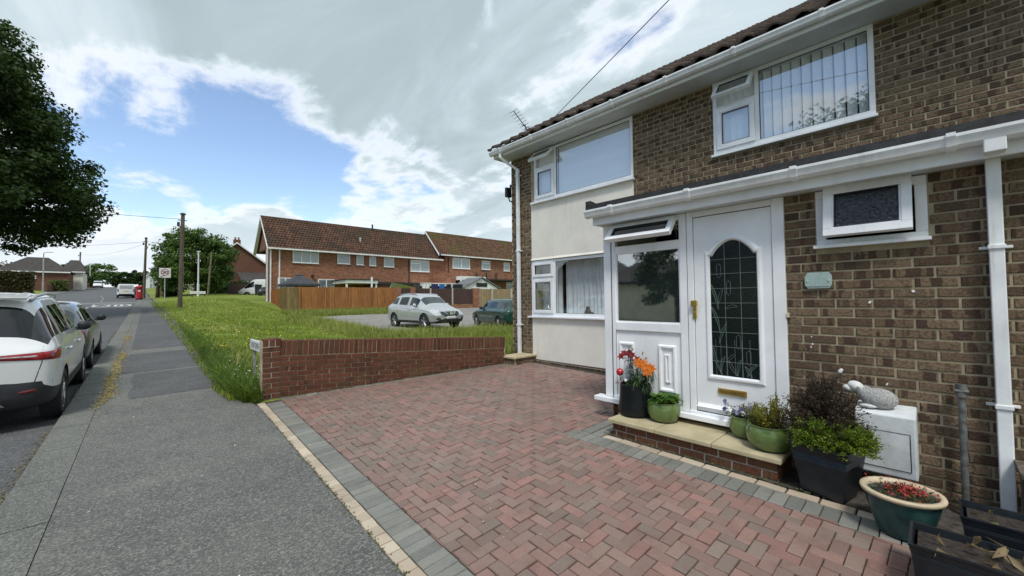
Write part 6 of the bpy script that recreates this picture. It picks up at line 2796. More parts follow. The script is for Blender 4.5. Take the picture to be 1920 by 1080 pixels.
dk = make_car('parked_car', 'dark car half hidden beyond the white panel van', None, at_road(-.75, 84), PI / 2 + R_(1), st_h, sg_h,
              [(-1.18, .85, .30), (1.22, .85, .30)], m_car_dark, clad=2, level=1)
fv = make_car('distant_van', 'small white van coming down the far end of the street', 'vans in the street', at_road(-7.6, 150), -PI / 2, st_v, sg_v,
              [(-1.45, .88, .31), (1.4, .88, .31)], m_car_white, clad=2, level=1, cat='van')
st_s = [(-2.9, .5, 1.2, 2.42, .92, .92, .82), (-2.8, .36, 1.2, 2.5, .96, .95, .85), (-1, .34, 1.2, 2.54, .97, .96, .86), (.75, .34, 1.2, 2.52, .97, .95, .84), (.85, .34, 1.2, 2.5, .97, .95, .83), (1.35, .34, 1.18, 2.36, .97, .93, .78),
        (2.15, .34, 1.15, 1.30, .95, .86, .68), (2.6, .36, 1.0, 1.1, .9, .78, .6), (2.85, .40, .84, .90, .82, .7, .5), (2.92, .5, .7, .74, .7, .6, .4)]
sg_s = [(0, 0), (0, 0), (0, 0), (0, 0), (1, 0), (1, 1), (0, 0), (0, 0), (0, 0)]
lx, ly = 13.1, 66.0
lv, dec, lin = make_car('parked_van', 'large white high roof van parked behind the terrace end', 'vans in the street', (lx, ly, g(lx, ly) - .35), R_(155), st_s, sg_s,
                        [(-1.9, .96, .36), (1.75, .96, .36)], m_car_white, clad=2, level=1, cat='van')
bx_, by_ = 13.2, 60.0
bc = make_car('parked_car', 'black car peeping out beside the end of the terrace', None, (bx_, by_, g(bx_, by_) - .25), R_(-10), st_h, sg_h,
              [(-1.18, .85, .30), (1.22, .85, .30)], m_car_dark, clad=2, level=1)
# ================================================================== TERRACES, FENCES, FAR HOUSES
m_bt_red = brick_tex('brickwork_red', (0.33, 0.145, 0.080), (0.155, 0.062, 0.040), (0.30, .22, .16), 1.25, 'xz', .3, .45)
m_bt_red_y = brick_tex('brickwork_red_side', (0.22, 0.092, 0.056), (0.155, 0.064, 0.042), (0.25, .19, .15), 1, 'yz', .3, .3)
m_bt_dark = brick_tex('brickwork_dark_red', (0.16, 0.068, 0.045), (0.12, 0.05, 0.035), (0.18, .13, .1), 1, 'xz', .3, .3)


def tiles_mat(name, c1, c2, moss):
    m, t, bs = newmat(name)
    geo = t.add('ShaderNodeNewGeometry')
    p = geo.outputs['Position']
    mp = t.add('ShaderNodeMapping', {'Vector': p, 'Scale': (3.33, 3.0, 3.0)})
    vor = t.add('ShaderNodeTexVoronoi', {'Vector': mp.outputs[0], 'Scale': 1.0, 'Randomness': .25})
    sp = t.add('ShaderNodeSeparateColor', {0: vor.outputs['Color']})
    big = t.noise(p, .35, 5, .6)
    med = t.noise(p, 2.4, 5, .65)
    c = t.mix(sp.outputs[0], c1, c2)
    c = t.mix(t.math('MULTIPLY', t.smooth(med, .42, .7), .6), c, tuple(x * .4 for x in c2))
    c = t.mix(t.math('MULTIPLY', t.smooth(t.math('ADD', big, t.math('MULTIPLY', med, .35)), .58, .85), .75), c, moss)
    t.set(bs.inputs['Base Color'], c)
    bs.inputs['Roughness'].default_value = .92
    bs.inputs['Specular IOR Level'].default_value = .2
    return m


m_roof_a = tiles_mat('terrace_tiles', (0.135, 0.068, 0.044), (0.062, 0.037, 0.029), (0.05, 0.042, 0.028))
m_roof_b = tiles_mat('terrace_tiles_mossy', (0.16, 0.082, 0.05), (0.075, 0.046, 0.032), (0.09, 0.085, 0.024))
m_roof_grey = tiles_mat('grey_tiles', (0.085, 0.075, 0.07), (0.055, 0.05, 0.048), (0.06, 0.055, 0.05))
m_cream = mat('cream_wall', (0.66, 0.63, 0.55), .85, .06, 1.5)
m_white_paint = mat('white_paint', (0.74, 0.75, 0.75), .5, .06, 3)
m_pane_far = glass_mat('far_pane', ior=1.9, opaque=(0.09, 0.12, 0.13))
m_pane_net = glass_mat('far_pane_net', ior=1.7, opaque=(0.30, 0.34, 0.35))


def tile_slope(mb, x0, x1, p0, p1, tw=.30, gauge=.36, amp=.055):
    """wavy tile courses on the slope from eave (y,z)=p0 to ridge p1, running x0..x1"""
    L = math.hypot(p1[0] - p0[0], p1[1] - p0[1])
    dy, dz_ = (p1[0] - p0[0]) / L, (p1[1] - p0[1]) / L
    ny, nz = -dz_, dy
    if nz < 0:
        ny, nz = -ny, -nz
    rows = int(L / gauge) + 1
    cols = int((x1 - x0) / (tw / 4))
    for r in range(rows):
        s0, s1 = r * gauge, min(L, (r + 1) * gauge + .02)
        b = len(mb.v)
        for s, lift in ((s0, -.0), (s0, .05), (s1, .004)):
            for c in range(cols + 1):
                x = x0 + (x1 - x0) * c / cols
                h = lift + (amp * .5 * (1 + math.sin(2 * PI * (x / tw + .5 * (r % 2)))) if lift > 0 else 0)
                mb.v.append((x, p0[0] + dy * s + ny * h, p0[1] + dz_ * s + nz * h))
        n = cols + 1
        for q in range(2):
            for c in range(cols):
                mb.face((b + q * n + c, b + q * n + c + 1, b + (q + 1) * n + c + 1, b + (q + 1) * n + c))


def far_window(parent, x0, x1, z0, z1, y, lights=1, net=False, top_light=False):
    w_ = empty('window', ((x0 + x1) / 2, y, z0))
    adopt(w_, parent)
    mb = MB()
    fw = .075
    def fb(a, b_, c, d):
        mb.bb((a, y - .06, c), (b_, y + .04, d))
    fb(x0, x1, z0, z0 + fw)
    fb(x0, x1, z1 - fw, z1)
    fb(x0, x0 + fw, z0 + fw, z1 - fw)
    fb(x1 - fw, x1, z0 + fw, z1 - fw)
    for k in range(1, lights):
        xm = x0 + (x1 - x0) * k / lights
        fb(xm - fw * .6, xm + fw * .6, z0 + fw, z1 - fw)
    if top_light:
        zm = z0 + (z1 - z0) * .70
        mb.bb((x0 + fw, y - .055, zm - .04), (x0 + (x1 - x0) / max(1, lights) - fw * .6, y + .04, zm + .04))
    hp_ = mb.build('frame', m_white_paint, None)
    adopt(hp_, w_)
    mb = MB()
    mb.bb((x0 - .05, y - .12, z0 - .05), (x1 + .05, y + .02, z0 - .002))
    adopt(mb.build('sill', m_white_paint, None), w_)
    for k in range(lights):
        a = x0 + (x1 - x0) * k / lights
        b_ = x0 + (x1 - x0) * (k + 1) / lights
        mb = MB()
        mb.poly([(a + fw * .8, y - .02, z0 + fw), (b_ - fw * .8, y - .02, z0 + fw), (b_ - fw * .8, y - .02, z1 - fw), (a + fw * .8, y - .02, z1 - fw)])
        adopt(mb.build('pane', m_pane_net if net else m_pane_far, None, recalc=False), w_)
    return w_


def wpart(t, name, m, fn, **k):
    mb = MB()
    fn(mb)
    return adopt(mb.build(name, m, None, **k), t)


# ---- first terrace ---------------------------------------------------
TY = 44.0
ta = empty('terrace_house', (18.5, 46, g(18, 44)))
tag(ta, 'red brick terrace with dark tiled roof behind the orange garden fence', 'house')
wpart(ta, 'wall', m_bt_red, lambda mb: mb.bb((9.35, TY, .8), (29.3, TY + .3, 7.05)))
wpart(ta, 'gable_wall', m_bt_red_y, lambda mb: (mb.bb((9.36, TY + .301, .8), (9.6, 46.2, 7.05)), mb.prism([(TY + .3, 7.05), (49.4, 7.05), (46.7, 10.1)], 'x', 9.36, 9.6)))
def rf(mb):
    tile_slope(mb, 8.98, 28.6, (43.55, 6.93), (46.7, 10.42))
    mb.poly([(8.98, 46.7, 10.40), (28.6, 46.7, 10.40), (28.6, 49.85, 6.9), (8.98, 49.85, 6.9)])
    mb.poly([(8.98, 43.57, 6.90), (28.6, 43.57, 6.90), (28.6, 46.7, 10.38), (8.98, 46.7, 10.38)])
roof_a = wpart(ta, 'roof', m_roof_a, rf, recalc=False)
wpart(roof_a, 'ridge', m_roof_a, lambda mb: mb.tube([(8.98, 46.7, 10.42), (28.6, 46.7, 10.42)], .11, 8), smooth=True)
for x in (18.05, ):
    wpart(roof_a, 'vent_pipe', m_felt, lambda mb: mb.tube([(20.6, 46.5, 10.2), (20.6, 46.5, 10.95)], .10, 8))
    wpart(roof_a, 'vent_pipe', mat('lead_grey', (0.35, .36, .36), .6), lambda mb: mb.tube([(18.5, 45.0, 8.3), (18.5, 45.0, 9.0)], .12, 8))
wpart(ta, 'gutter', m_white_paint, lambda mb: mb.bb((9.0, 43.40, 6.82), (28.7, 43.56, 6.96)))
wpart(ta, 'soffit', m_white_paint, lambda mb: mb.bb((9.0, 43.57, 6.84), (28.7, TY, 6.88)))
wpart(ta, 'bargeboard', m_white_paint, lambda mb: (mb.prism([(43.5, 6.72), (46.7, 10.22), (49.9, 6.72), (49.9, 6.95), (46.7, 10.42), (43.5, 6.95)], 'x', 8.93, 8.99),
                                                   mb.prism([(43.6, 6.72), (46.7, 10.10), (49.8, 6.72), (46.7, 10.2)], 'x', 8.99, 9.2)))
wpart(ta, 'downpipe', m_white_paint, lambda mb: mb.bb((9.26, 43.85, 1.2), (9.36, 43.96, 6.85)))
wpart(ta, 'downpipe', m_white_paint, lambda mb: mb.bb((9.17, TY + .9, 1.2), (9.30, TY + 1.05, 6.9)))
wpart(ta, 'downpipe', m_white_paint, lambda mb: mb.bb((10.02, 43.90, 1.2), (10.13, 44.0, 6.85)))
for (x0, x1, z0, z1, li, net, tl) in ((11.25, 13.7, 5.65, 6.95, 3, 1, 0), (15.6, 16.95, 5.77, 6.85, 1, 1, 0), (17.65, 18.45, 5.75, 6.8, 1, 1, 0), (19.12, 19.9, 5.72, 6.78, 1, 1, 0), (20.85, 22.12, 5.68, 6.78, 1, 1, 0), (24.3, 26.9, 5.3, 6.7, 2, 1, 1),
                                      (13.65, 15.3, 2.4, 4.05, 2, 0, 0), (9.95, 11.3, 2.6, 4.1, 2, 0, 0)):
    far_window(ta, x0, x1, z0, z1, TY, li, net, tl)
wpart(ta, 'soil_pipe', m_felt, lambda mb: mb.tube([(24.05, 43.9, 1.2), (24.05, 43.9, 6.9)], .06, 8))
wpart(ta, 'vent_cowl', m_felt, lambda mb: mb.lathe([(0, 0), (.16, 0), (.16, .12), (0, .2)], (13.1, 43.9, 4.3), 10))
# canopy and lean-to between the gardens
wpart(ta, 'canopy', m_white_paint, lambda mb: (mb.bb((15.1, 40.2, 3.55), (18.4, 44, 3.85)), mb.bb((15.15, 40.3, 1.2), (15.3, 40.45, 3.55)), mb.bb((18.2, 40.3, 1.2), (18.35, 40.45, 3.55))))
wpart(ta, 'canopy_edge', m_felt, lambda mb: mb.bb((15.0, 40.1, 3.86), (18.5, 44, 3.95)))
wpart(ta, 'lean_to', m_bt_dark, lambda mb: mb.bb((18.6, 41.0, 1.2), (23.5, 44, 3.5)))
wpart(ta, 'lean_to_roof', m_felt, lambda mb: mb.bb((18.5, 40.8, 3.5), (23.7, 44, 3.75)))
wpart(ta, 'rear_porch', m_white_paint, lambda mb: mb.bb((23.9, 40.5, 3.4), (30.2, 43.9, 3.75)))

# ---- second terrace, stepped up --------------------------------------
tb = empty('terrace_house', (38, 46, g(38, 44)))
tag(tb, 'second red brick terrace with a mossy roof stepped above its neighbour', 'house')
wpart(tb, 'wall', m_bt_red, lambda mb: mb.bb((29.31, TY - .12, .8), (62, TY + .3, 7.75)))
def rfb(mb):
    tile_slope(mb, 28.05, 56.0, (43.45, 7.60), (46.7, 10.90))
    mb.poly([(28.05, 46.7, 10.88), (56, 46.7, 10.88), (56, 49.95, 7.6), (28.05, 49.95, 7.6)])
    mb.poly([(28.05, 43.47, 7.57), (56, 43.47, 7.57), (56, 46.7, 10.86), (28.05, 46.7, 10.86)])
roof_b = wpart(tb, 'roof', m_roof_b, rfb, recalc=False)
wpart(roof_b, 'ridge', m_roof_b, lambda mb: mb.tube([(28.05, 46.7, 10.9), (56, 46.7, 10.9)], .11, 8), smooth=True)
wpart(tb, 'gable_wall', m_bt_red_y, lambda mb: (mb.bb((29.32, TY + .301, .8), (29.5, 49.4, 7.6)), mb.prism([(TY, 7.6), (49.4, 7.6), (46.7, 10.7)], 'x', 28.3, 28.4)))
wpart(tb, 'gutter', m_white_paint, lambda mb: mb.bb((28.3, 43.30, 7.48), (56, 43.46, 7.62)))
wpart(tb, 'bargeboard', m_white_paint, lambda mb: mb.prism([(43.4, 7.40), (46.7, 10.72), (50, 7.4), (50, 7.65), (46.7, 10.95), (43.4, 7.65)], 'x', 27.98, 28.05))
for (x0, x1, z0, z1, li, net, tl) in ((30.4, 33.25, 5.95, 7.35, 2, 1, 0), (35.35, 36.9, 6.0, 7.25, 1, 1, 1), (39.5, 40.7, 5.95, 7.2, 1, 1, 1), (40.0, 41.6, 3.0, 4.3, 1, 0, 1), (44, 46, 5.9, 7.2, 2, 1, 0)):
    far_window(tb, x0, x1, z0, z1, TY - .12, li, net, tl)
wpart(tb, 'downpipe', m_felt, lambda mb: mb.tube([(29.7, 43.75, 1.2), (29.7, 43.75, 7.5)], .06, 8))
wpart(tb, 'extension', m_bt_red, lambda mb: mb.bb((27.3, 41.6, 1.2), (29.3, 43.88, 5.1)))
wpart(tb, 'conservatory', m_white_paint, lambda mb: (mb.bb((29.4, 40.6, 4.25), (33.4, 43.88, 4.7)), [mb.bb((x, 40.62, 1.2), (x + .12, 40.8, 4.25)) for x in (29.4, 30.7, 32.0, 33.28)], mb.bb((29.4, 40.61, 3.5), (33.4, 40.72, 3.62))))
mbq = MB()
mbq.poly([(29.5, 40.75, 1.2), (33.3, 40.75, 1.2), (33.3, 40.75, 4.25), (29.5, 40.75, 4.25)])
adopt(mbq.build('conservatory_pane', m_pane_far, None, recalc=False), tb)
wpart(tb, 'flat_roof', m_felt, lambda mb: mb.bb((33.2, 41.5, 4.35), (46, 43.88, 4.55)))
for x in (34.2, 36.0, 37.8):
    wpart(tb, 'flue', m_felt, lambda mb: mb.tube([(x, 43.6, 4.5), (x, 43.6, 5.5)], .10, 8))

# ---- fences -------------------------------------------------------
m_fence = mat('fence_orange', (0.30, 0.125, 0.036), .85, .16, 3, piece=.16, bump=.3, stretch=(6, 6, .5))
m_fence_old = mat('fence_olive', (0.20, 0.145, 0.055), .85, .2, 3, piece=.16, stretch=(6, 6, .5))
m_fence_dark = mat('fence_dark_brown', (0.055, 0.028, 0.022), .75, .12, 3, piece=.1, stretch=(6, 6, .5))
m_fence_tan = mat('fence_tan', (0.27, 0.205, 0.105), .85, .18, 3, piece=.15, stretch=(6, 6, .5))
m_conc = mat('concrete_post', (0.45, 0.42, 0.35), .9, .1, 6)


def fence_panel(t, a, b, z0, z1, m, bw=.10, name='panel'):
    """feather-edge boards between two ground points, each board tilted so its edge stands proud"""
    a, b = Vector(a), Vector(b)
    d = (b - a)
    L = d.length
    d.normalize()
    nrm = Vector((d.y, -d.x))
    if nrm.y > 0.2:
        nrm = -nrm
    n = max(1, int(L / bw))
    mb = MB()
    for k in range(n):
        p0, p1 = a + d * (L * k / n), a + d * (L * (k + 1) / n)
        zt = z1 + float(rng.normal(0, .012))
        f0, f1 = nrm * .012, nrm * .032
        bq = len(mb.v)
        mb.v += [(*(p0 + f0), z0), (*(p1 + f1), z0), (*(p1 + f1), zt), (*(p0 + f0), zt), (*(p0 - f0), z0), (*(p1 - f0), z0), (*(p1 - f0), zt), (*(p0 - f0), zt)]
        for q in ((0, 1, 2, 3), (5, 4, 7, 6), (1, 5, 6, 2), (4, 0, 3, 7), (3, 2, 6, 7)):
            mb.face([bq + i for i in q])
    return adopt(mb.build(name, m, None), t)


def fence_post(t, p, z0, z1, s, m):
    return wpart(t, 'post', m, lambda mb: mb.bb((p[0] - s / 2, p[1] - s / 2, z0), (p[0] + s / 2, p[1] + s / 2, z1)))


f1 = empty('garden_fence', (12, 31.5, g(12, 31.5)))
tag(f1, 'tall orange brown close boarded fence in front of the first terrace', 'fence')
pts = [(9.30, 43.6), (8.9, 40.2), (8.45, 36.9), (8.05, 34.2), (7.85, 31.95)]
for k, (a, b_) in enumerate(zip(pts, pts[1:])):
    fence_panel(f1, a, b_, .4, 2.78, m_fence_old if k > 1 else m_fence)
pts = [(7.85, 31.95), (8.6, 31.85), (10.35, 31.7), (12.1, 31.55), (13.85, 31.4), (15.75, 31.25)]
for k, (a, b_) in enumerate(zip(pts, pts[1:])):
    fence_panel(f1, a, b_, .4, 2.76 + .01 * k, m_fence_old if k == 0 else m_fence)
    fence_post(f1, (b_[0], b_[1] - .06), .4, 2.80, .11, m_fence)
f2 = empty('garden_fence', (20.5, 31.5, g(20, 31.5)))
tag(f2, 'dark brown panel fence between brick piers behind the silver SUV', 'fence')
for (x0, x1) in ((15.85, 16.35), (17.25, 17.72), (24.1, 24.85)):
    wpart(f2, 'brick_pier', m_bt_red, lambda mb: mb.bb((x0, 31.2, .3), (x1, 31.65, 2.85)))
wpart(f2, 'brick_base', m_bt_red, lambda mb: mb.bb((17.72, 31.25, .3), (24.1, 31.5, 1.28)))
for (x0, x1) in ((16.35, 17.25), (17.72, 19.28), (19.36, 21.65), (21.75, 24.1)):
    fence_panel(f2, (x0, 31.42), (x1, 31.42), 1.29 if x0 > 17.4 else .5, 2.78, m_fence_dark)
for x in (19.32, 21.7):
    fence_post(f2, (x, 31.38), .5, 2.80, .12, m_conc)
f3 = empty('garden_fence', (28, 31.5, g(28, 31.5)))
tag(f3, 'weathered tan panel fence with pale posts near the house corner', 'fence')
for (x0, x1) in ((24.95, 26.55), (26.65, 29.25), (29.35, 32)):
    fence_panel(f3, (x0, 31.42), (x1, 31.42), .4, 2.80, m_fence_tan, .14)
for x in (24.9, 26.6, 29.3):
    fence_post(f3, (x, 31.36), .4, 2.86, .13, m_conc)

# gazebo, shed, washing in the gardens
gz_ = empty('gazebo', (10.25, 38, g(10, 38)))
tag(gz_, 'dark grey pyramid roofed gazebo behind the orange fence', 'gazebo')
def gzf(mb):
    b = len(mb.v)
    mb.v += [(8.9, 36.7, 3.22), (11.6, 36.7, 3.22), (11.6, 39.4, 3.22), (8.9, 39.4, 3.22), (10.05, 37.9, 3.98), (10.45, 37.9, 3.98), (10.45, 38.3, 3.98), (10.05, 38.3, 3.98),
             (8.9, 36.7, 3.05), (11.6, 36.7, 3.05), (11.6, 39.4, 3.05), (8.9, 39.4, 3.05), (9.98, 37.85, 4.0), (10.52, 37.85, 4.0), (10.52, 38.35, 4.0), (9.98, 38.35, 4.0), (10.25, 38.1, 4.2)]
    for k in range(4):
        j = (k + 1) % 4
        mb.face((b + k, b + j, b + 4 + j, b + 4 + k))
        mb.face((b + 8 + k, b + 8 + j, b + j, b + k))
        mb.face((b + 12 + k, b + 12 + j, b + 16))
wpart(gz_, 'roof', mat('gazebo_fabric', (0.045, 0.05, 0.055), .8, .12, 3), gzf)
for x, y in ((8.97, 36.78), (11.53, 36.78), (8.97, 39.3), (11.53, 39.3)):
    wpart(gz_, 'post', m_clad, lambda mb: mb.tube([(x, y, 1.0), (x, y, 3.2)], .04, 8))
sd_ = empty('garden_shed', (28.5, 36.6, g(28, 36)))
tag(sd_, 'white boarded garden shed with a grey pitched roof behind the fences', 'shed')
wpart(sd_, 'wall', m_white_paint, lambda mb: (mb.bb((26.6, 36.0, .8), (31.4, 38.6, 3.1)), mb.prism([(26.6, 3.1), (31.4, 3.1), (29.0, 4.15)], 'y', 36.0, 38.6)))
wpart(sd_, 'roof', mat('shed_felt', (0.15, .16, .165), .85, .15, 5), lambda mb: (mb.prism([(26.2, 3.0), (29.0, 4.22), (31.8, 3.0), (31.8, 3.1), (29.0, 4.34), (26.2, 3.1)], 'y', 35.8, 38.8)))
wpart(sd_, 'window', m_dark, lambda mb: mb.bb((28.2, 35.96, 3.2), (29.8, 35.99, 3.65)))
wl = empty('washing_line', (22.5, 35, g(22, 35)))
tag(wl, 'washing line of white and blue clothes above the dark fence', 'washing line')
wpart(wl, 'line', m_felt, lambda mb: mb.tube([(19.5, 35, 3.42), (22.5, 35, 3.36), (26.5, 35, 3.4)], .012, 5))
for (x0, x1, zb, col) in ((20.6, 21.5, 2.6, (0.7, .7, .7)), (21.65, 22.5, 2.75, (0.02, .025, .10)), (22.6, 23.3, 2.65, (0.02, .12, .42)), (23.45, 24.1, 2.85, (0.015, .015, .018)), (19.6, 20.4, 2.7, (0.05, .05, .055)), (24.3, 25.6, 2.95, (0.012, .014, .016))):
    def cl(mb):
        n = 8
        b = len(mb.v)
        for k in range(n + 1):
            x = x0 + (x1 - x0) * k / n
            mb.v += [(x, 35 + .05 * math.sin(k * 1.7), 3.37), (x, 35 + .09 * math.sin(k * 1.7 + .5), zb + .05 * math.sin(k * 2.1))]
        for k in range(n):
            mb.face((b + 2 * k, b + 2 * k + 2, b + 2 * k + 3, b + 2 * k + 1))
    wpart(wl, 'garment', mat('cloth_%d' % int(x0 * 10), col, .9, .1, 5), cl, smooth=True)
mb = MB()
mb.bb((16.68, 37.9, 1.2), (16.82, 38.04, 4.05))
o = mb.build('garden_post', m_white_paint)
tag(o, 'white garden post rising behind the orange fence near the canopy', 'post')
o = wpart(gz_, 'x', m_felt, lambda mb: mb.bb((0, 0, 0), (.01, .01, .01)))
bpy.data.objects.remove(o)
us = empty('garden_parasol', (19.2, 36, g(19, 36)))
tag(us, 'folded silver sheet hung behind the orange fence end', 'cover')
def sheet(mb):
    mb.poly([(17.7, 35.6, 3.45), (19.9, 35.4, 3.05), (19.9, 36.4, 2.85), (17.9, 36.6, 2.85)])
    mb.poly([(17.7, 35.6, 3.45), (17.9, 36.6, 2.85), (17.75, 36.1, 2.8)])
wpart(us, 'sheet', mat('silver_sheet', (0.5, .55, .57), .4, .1, 4), sheet)
wpart(us, 'pole', m_conc, lambda mb: mb.tube([(19.2, 36, 1), (19.2, 36, 3.2)], .03, 6))

# parking court
mb = MB()
cp = [(7.3, 25.8), (7.0, 21.5), (7.4, 17.2), (8.5, 14.2), (12.0, 12.6), (30, 11.5), (34, 31), (17.8, 31.1), (13, 28.3), (9.5, 27.3)]
bm = bmesh.new()
vs = [bm.verts.new((x, y, 0)) for x, y in cp]
f_ = bm.faces.new(vs)
bmesh.ops.triangulate(bm, faces=[f_])
for _ in range(4):
    bmesh.ops.subdivide_edges(bm, edges=bm.edges[:], cuts=1, use_grid_fill=True)
for v in bm.verts:
    v.co.z = g(v.co.x, v.co.y) + .012
me = bpy.data.meshes.new('parking_court')
bm.to_mesh(me)
bm.free()
me.materials.append(m_court)
o = link('parking_court', me)
tag(o, 'pale concrete parking court in the green where two cars stand', kind='structure')
COURT = [Vector(p) for p in cp]


def in_court(X, Y):
    X, Y = np.asarray(X), np.asarray(Y)
    inside = np.zeros(X.shape, bool)
    n = len(cp)
    j = n - 1
    for i in range(n):
        xi, yi = cp[i]
        xj, yj = cp[j]
        c = ((yi > Y) != (yj > Y)) & (X < (xj - xi) * (Y - yi) / (yj - yi + 1e-9) + xi)
        inside ^= c
        j = i
    return inside


# ---- other houses ---------------------------------------------------
def simple_house(name, label, x0, x1, y0, y1, zg, eh, rh, ridge, mw, mr, wins=(), chimney=None, hip=0.0, over=.35, mw_side=None, group=None):
    """house with pitched roof; ridge 'x' or 'y'; hip pulls the ridge ends in"""
    t = empty(name, ((x0 + x1) / 2, (y0 + y1) / 2, zg))
    tag(t, label, 'house', group)
    ze, zr = zg + eh, zg + rh
    wpart(t, 'wall', mw, lambda mb: (mb.bb((x0, y0, zg - 1), (x1, y1, ze)),
                                     (mb.prism([(x0, ze), (x1, ze), ((x0 + x1) / 2, zr - .1)], 'y', y0, y1) if ridge == 'y' and not hip else
                                      mb.prism([(y0, ze), (y1, ze), ((y0 + y1) / 2, zr - .1)], 'x', x0, x1) if ridge == 'x' and not hip else None)))
    def rf_(mb):
        k = (zr - ze) / (((x1 - x0) if ridge == 'y' else (y1 - y0)) / 2)
        o_ = over
        zl = ze - o_ * k * .6
        if ridge == 'y':
            xm = (x0 + x1) / 2
            r0, r1 = (xm, y0 - o_ + hip, zr), (xm, y1 + o_ - hip, zr)
        else:
            ym = (y0 + y1) / 2
            r0, r1 = (x0 - o_ + hip, ym, zr), (x1 + o_ - hip, ym, zr)
        c = [(x0 - o_, y0 - o_, zl), (x1 + o_, y0 - o_, zl), (x1 + o_, y1 + o_, zl), (x0 - o_, y1 + o_, zl)]
        for dz_ in (0, .14):
            q = [(a, b, z + dz_) for a, b, z in c]
            A, B = (r0[0], r0[1], r0[2] + dz_), (r1[0], r1[1], r1[2] + dz_)
            if ridge == 'y':
                mb.poly([q[0], A, B, q[3]])
                mb.poly([q[1], q[2], B, A])
                if hip:
                    mb.poly([q[0], q[1], A])
                    mb.poly([q[2], q[3], B])
            else:
                mb.poly([q[0], q[1], B, A])
                mb.poly([q[2], q[3], A, B])
                if hip:
                    mb.poly([q[1], q[2], B])
                    mb.poly([q[3], q[0], A])
    r_ = wpart(t, 'roof', mr, rf_, recalc=False)
    def fas(mb):
        o_ = over + .04
        if ridge == 'x' or hip:
            mb.bb((x0 - o_, y0 - o_ - .05, ze - .30), (x1 + o_, y0 - o_ + .05, ze - .05))
        if ridge == 'y' and not hip:
            k = (zr - ze) / ((x1 - x0) / 2)
            xm = (x0 + x1) / 2
            w2 = (x1 - x0) / 2 + o_
            mb.prism([(xm - w2, zr - k * w2 - .1), (xm, zr - .1), (xm + w2, zr - k * w2 - .1), (xm + w2, zr - k * w2 + .16), (xm, zr + .16), (xm - w2, zr - k * w2 + .16)], 'y', y0 - o_ - .06, y0 - o_)
    wpart(t, 'fascia', m_white_paint, fas)
    for (a, b_, c, d, li) in wins:
        far_window(t, a, b_, c, d, y0, li, True)
    if chimney:
        cx, cy, h, s = chimney
        ch = wpart(r_, 'chimney', mw, lambda mb: mb.bb((cx - s / 2, cy - .35, zr - 1.2), (cx + s / 2, cy + .35, zr + h)))
        for k in range(2):
            wpart(r_, 'chimney_pot', mat('terracotta', (0.25, 0.12, 0.07), .9), lambda mb: mb.tube([(cx - s / 4 + k * s / 2, cy, zr + h), (cx - s / 4 + k * s / 2, cy, zr + h + .45)], .13, 8))
    return t


gh = simple_house('brick_house', 'dark red brick house with a chimney and plain gable behind the round tree', 7.4, 17.2, 82, 91, 3.2, 4.9, 8.7, 'y', m_bt_dark, m_roof_grey, chimney=(12.5, 83.2, .75, 1.0))
wpart(gh, 'lean_to_roof', m_roof_grey, lambda mb: mb.prism([(78.2, 5.3), (82, 6.95), (82, 6.8), (78.2, 5.15)], 'x', 12.4, 18))
wpart(gh, 'lean_to_fascia', m_white_paint, lambda mb: mb.bb((12.4, 78.1, 4.95), (18, 78.2, 5.2)))
wpart(gh, 'lean_to', m_bt_dark, lambda mb: mb.bb((12.6, 78.4, 2), (17.8, 82, 5.1)))
simple_house('bungalow', 'low brick bungalow with a white edged gable behind the far hedge', -24.5, -15.2, 126, 134, 4.2, 3.2, 5.7, 'y', m_bt_red, m_roof_grey)
simple_house('brick_house', 'brown brick house with a dark hipped roof and white windows across the road', -19.5, -10.4, 121, 130, 4.0, 4.4, 7.3, 'x', m_bt_dark, m_roof_grey,
             wins=((-16.8, -14.6, 6.9, 8.1, 3),), hip=3.5)
simple_house('cream_house', 'cream rendered house with a grey roof beyond the brown brick one', -12.2, -9.0, 131, 141, 4.6, 4.5, 7.2, 'x', m_cream, m_roof_grey, hip=1.2)
simple_house('bay_house', 'white gabled house with a bay far up the footpath', 1.5, 5.6, 141, 150, 5.0, 3.9, 5.6, 'y', m_white_paint, m_roof_grey, wins=((2.2, 4.8, 7.2, 8.6, 4), (2.2, 4.8, 5.6, 6.9, 4)), over=.2)
simple_house('cream_bungalow', 'low cream bungalow behind the speed limit sign', 5.5, 10.5, 118, 126, 4.0, 2.2, 4.6, 'x', m_cream, m_roof_b)
# opposite houses and their gables, seen in the window reflections
simple_house('bungalow', 'gabled brick bungalow across the road mirrored in the downstairs window', -22, -14, 16.5, 23.5, .5, 2.7, 4.9, 'x', m_bt_red_y, m_roof_grey)
hb = simple_house('bungalow', 'long low bungalow across the road mirrored in the porch glass', -24, -15.5, 8.5, 15.5, .3, 2.4, 4.0, 'y', m_cream, m_roof_grey, chimney=(-19.5, 13.5, .9, .9))
# ================================================================== TREES, HEDGES, GRASS
m_bark = mat('bark', (0.095, 0.075, 0.055), .95, .25, 6, bump=.8, bscale=14, stretch=(1, 1, .25))
m_tree_dark = leaf_mat('leaf_sycamore', (0.014, 0.034, 0.008), (0.06, 0.11, 0.018), .3)
m_tree_mid = leaf_mat('leaf_mid', (0.032, 0.075, 0.012), (0.12, 0.20, 0.03), .3)
m_tree_olive = leaf_mat('leaf_olive', (0.02, 0.035, 0.012), (0.075, 0.095, 0.03), .25)
m_hedge = leaf_mat('leaf_hedge', (0.03, 0.028, 0.010), (0.10, 0.075, 0.02), .2)
m_ivy = leaf_mat('leaf_light_shrub', (0.05, 0.085, 0.02), (0.20, 0.23, 0.07), .25)


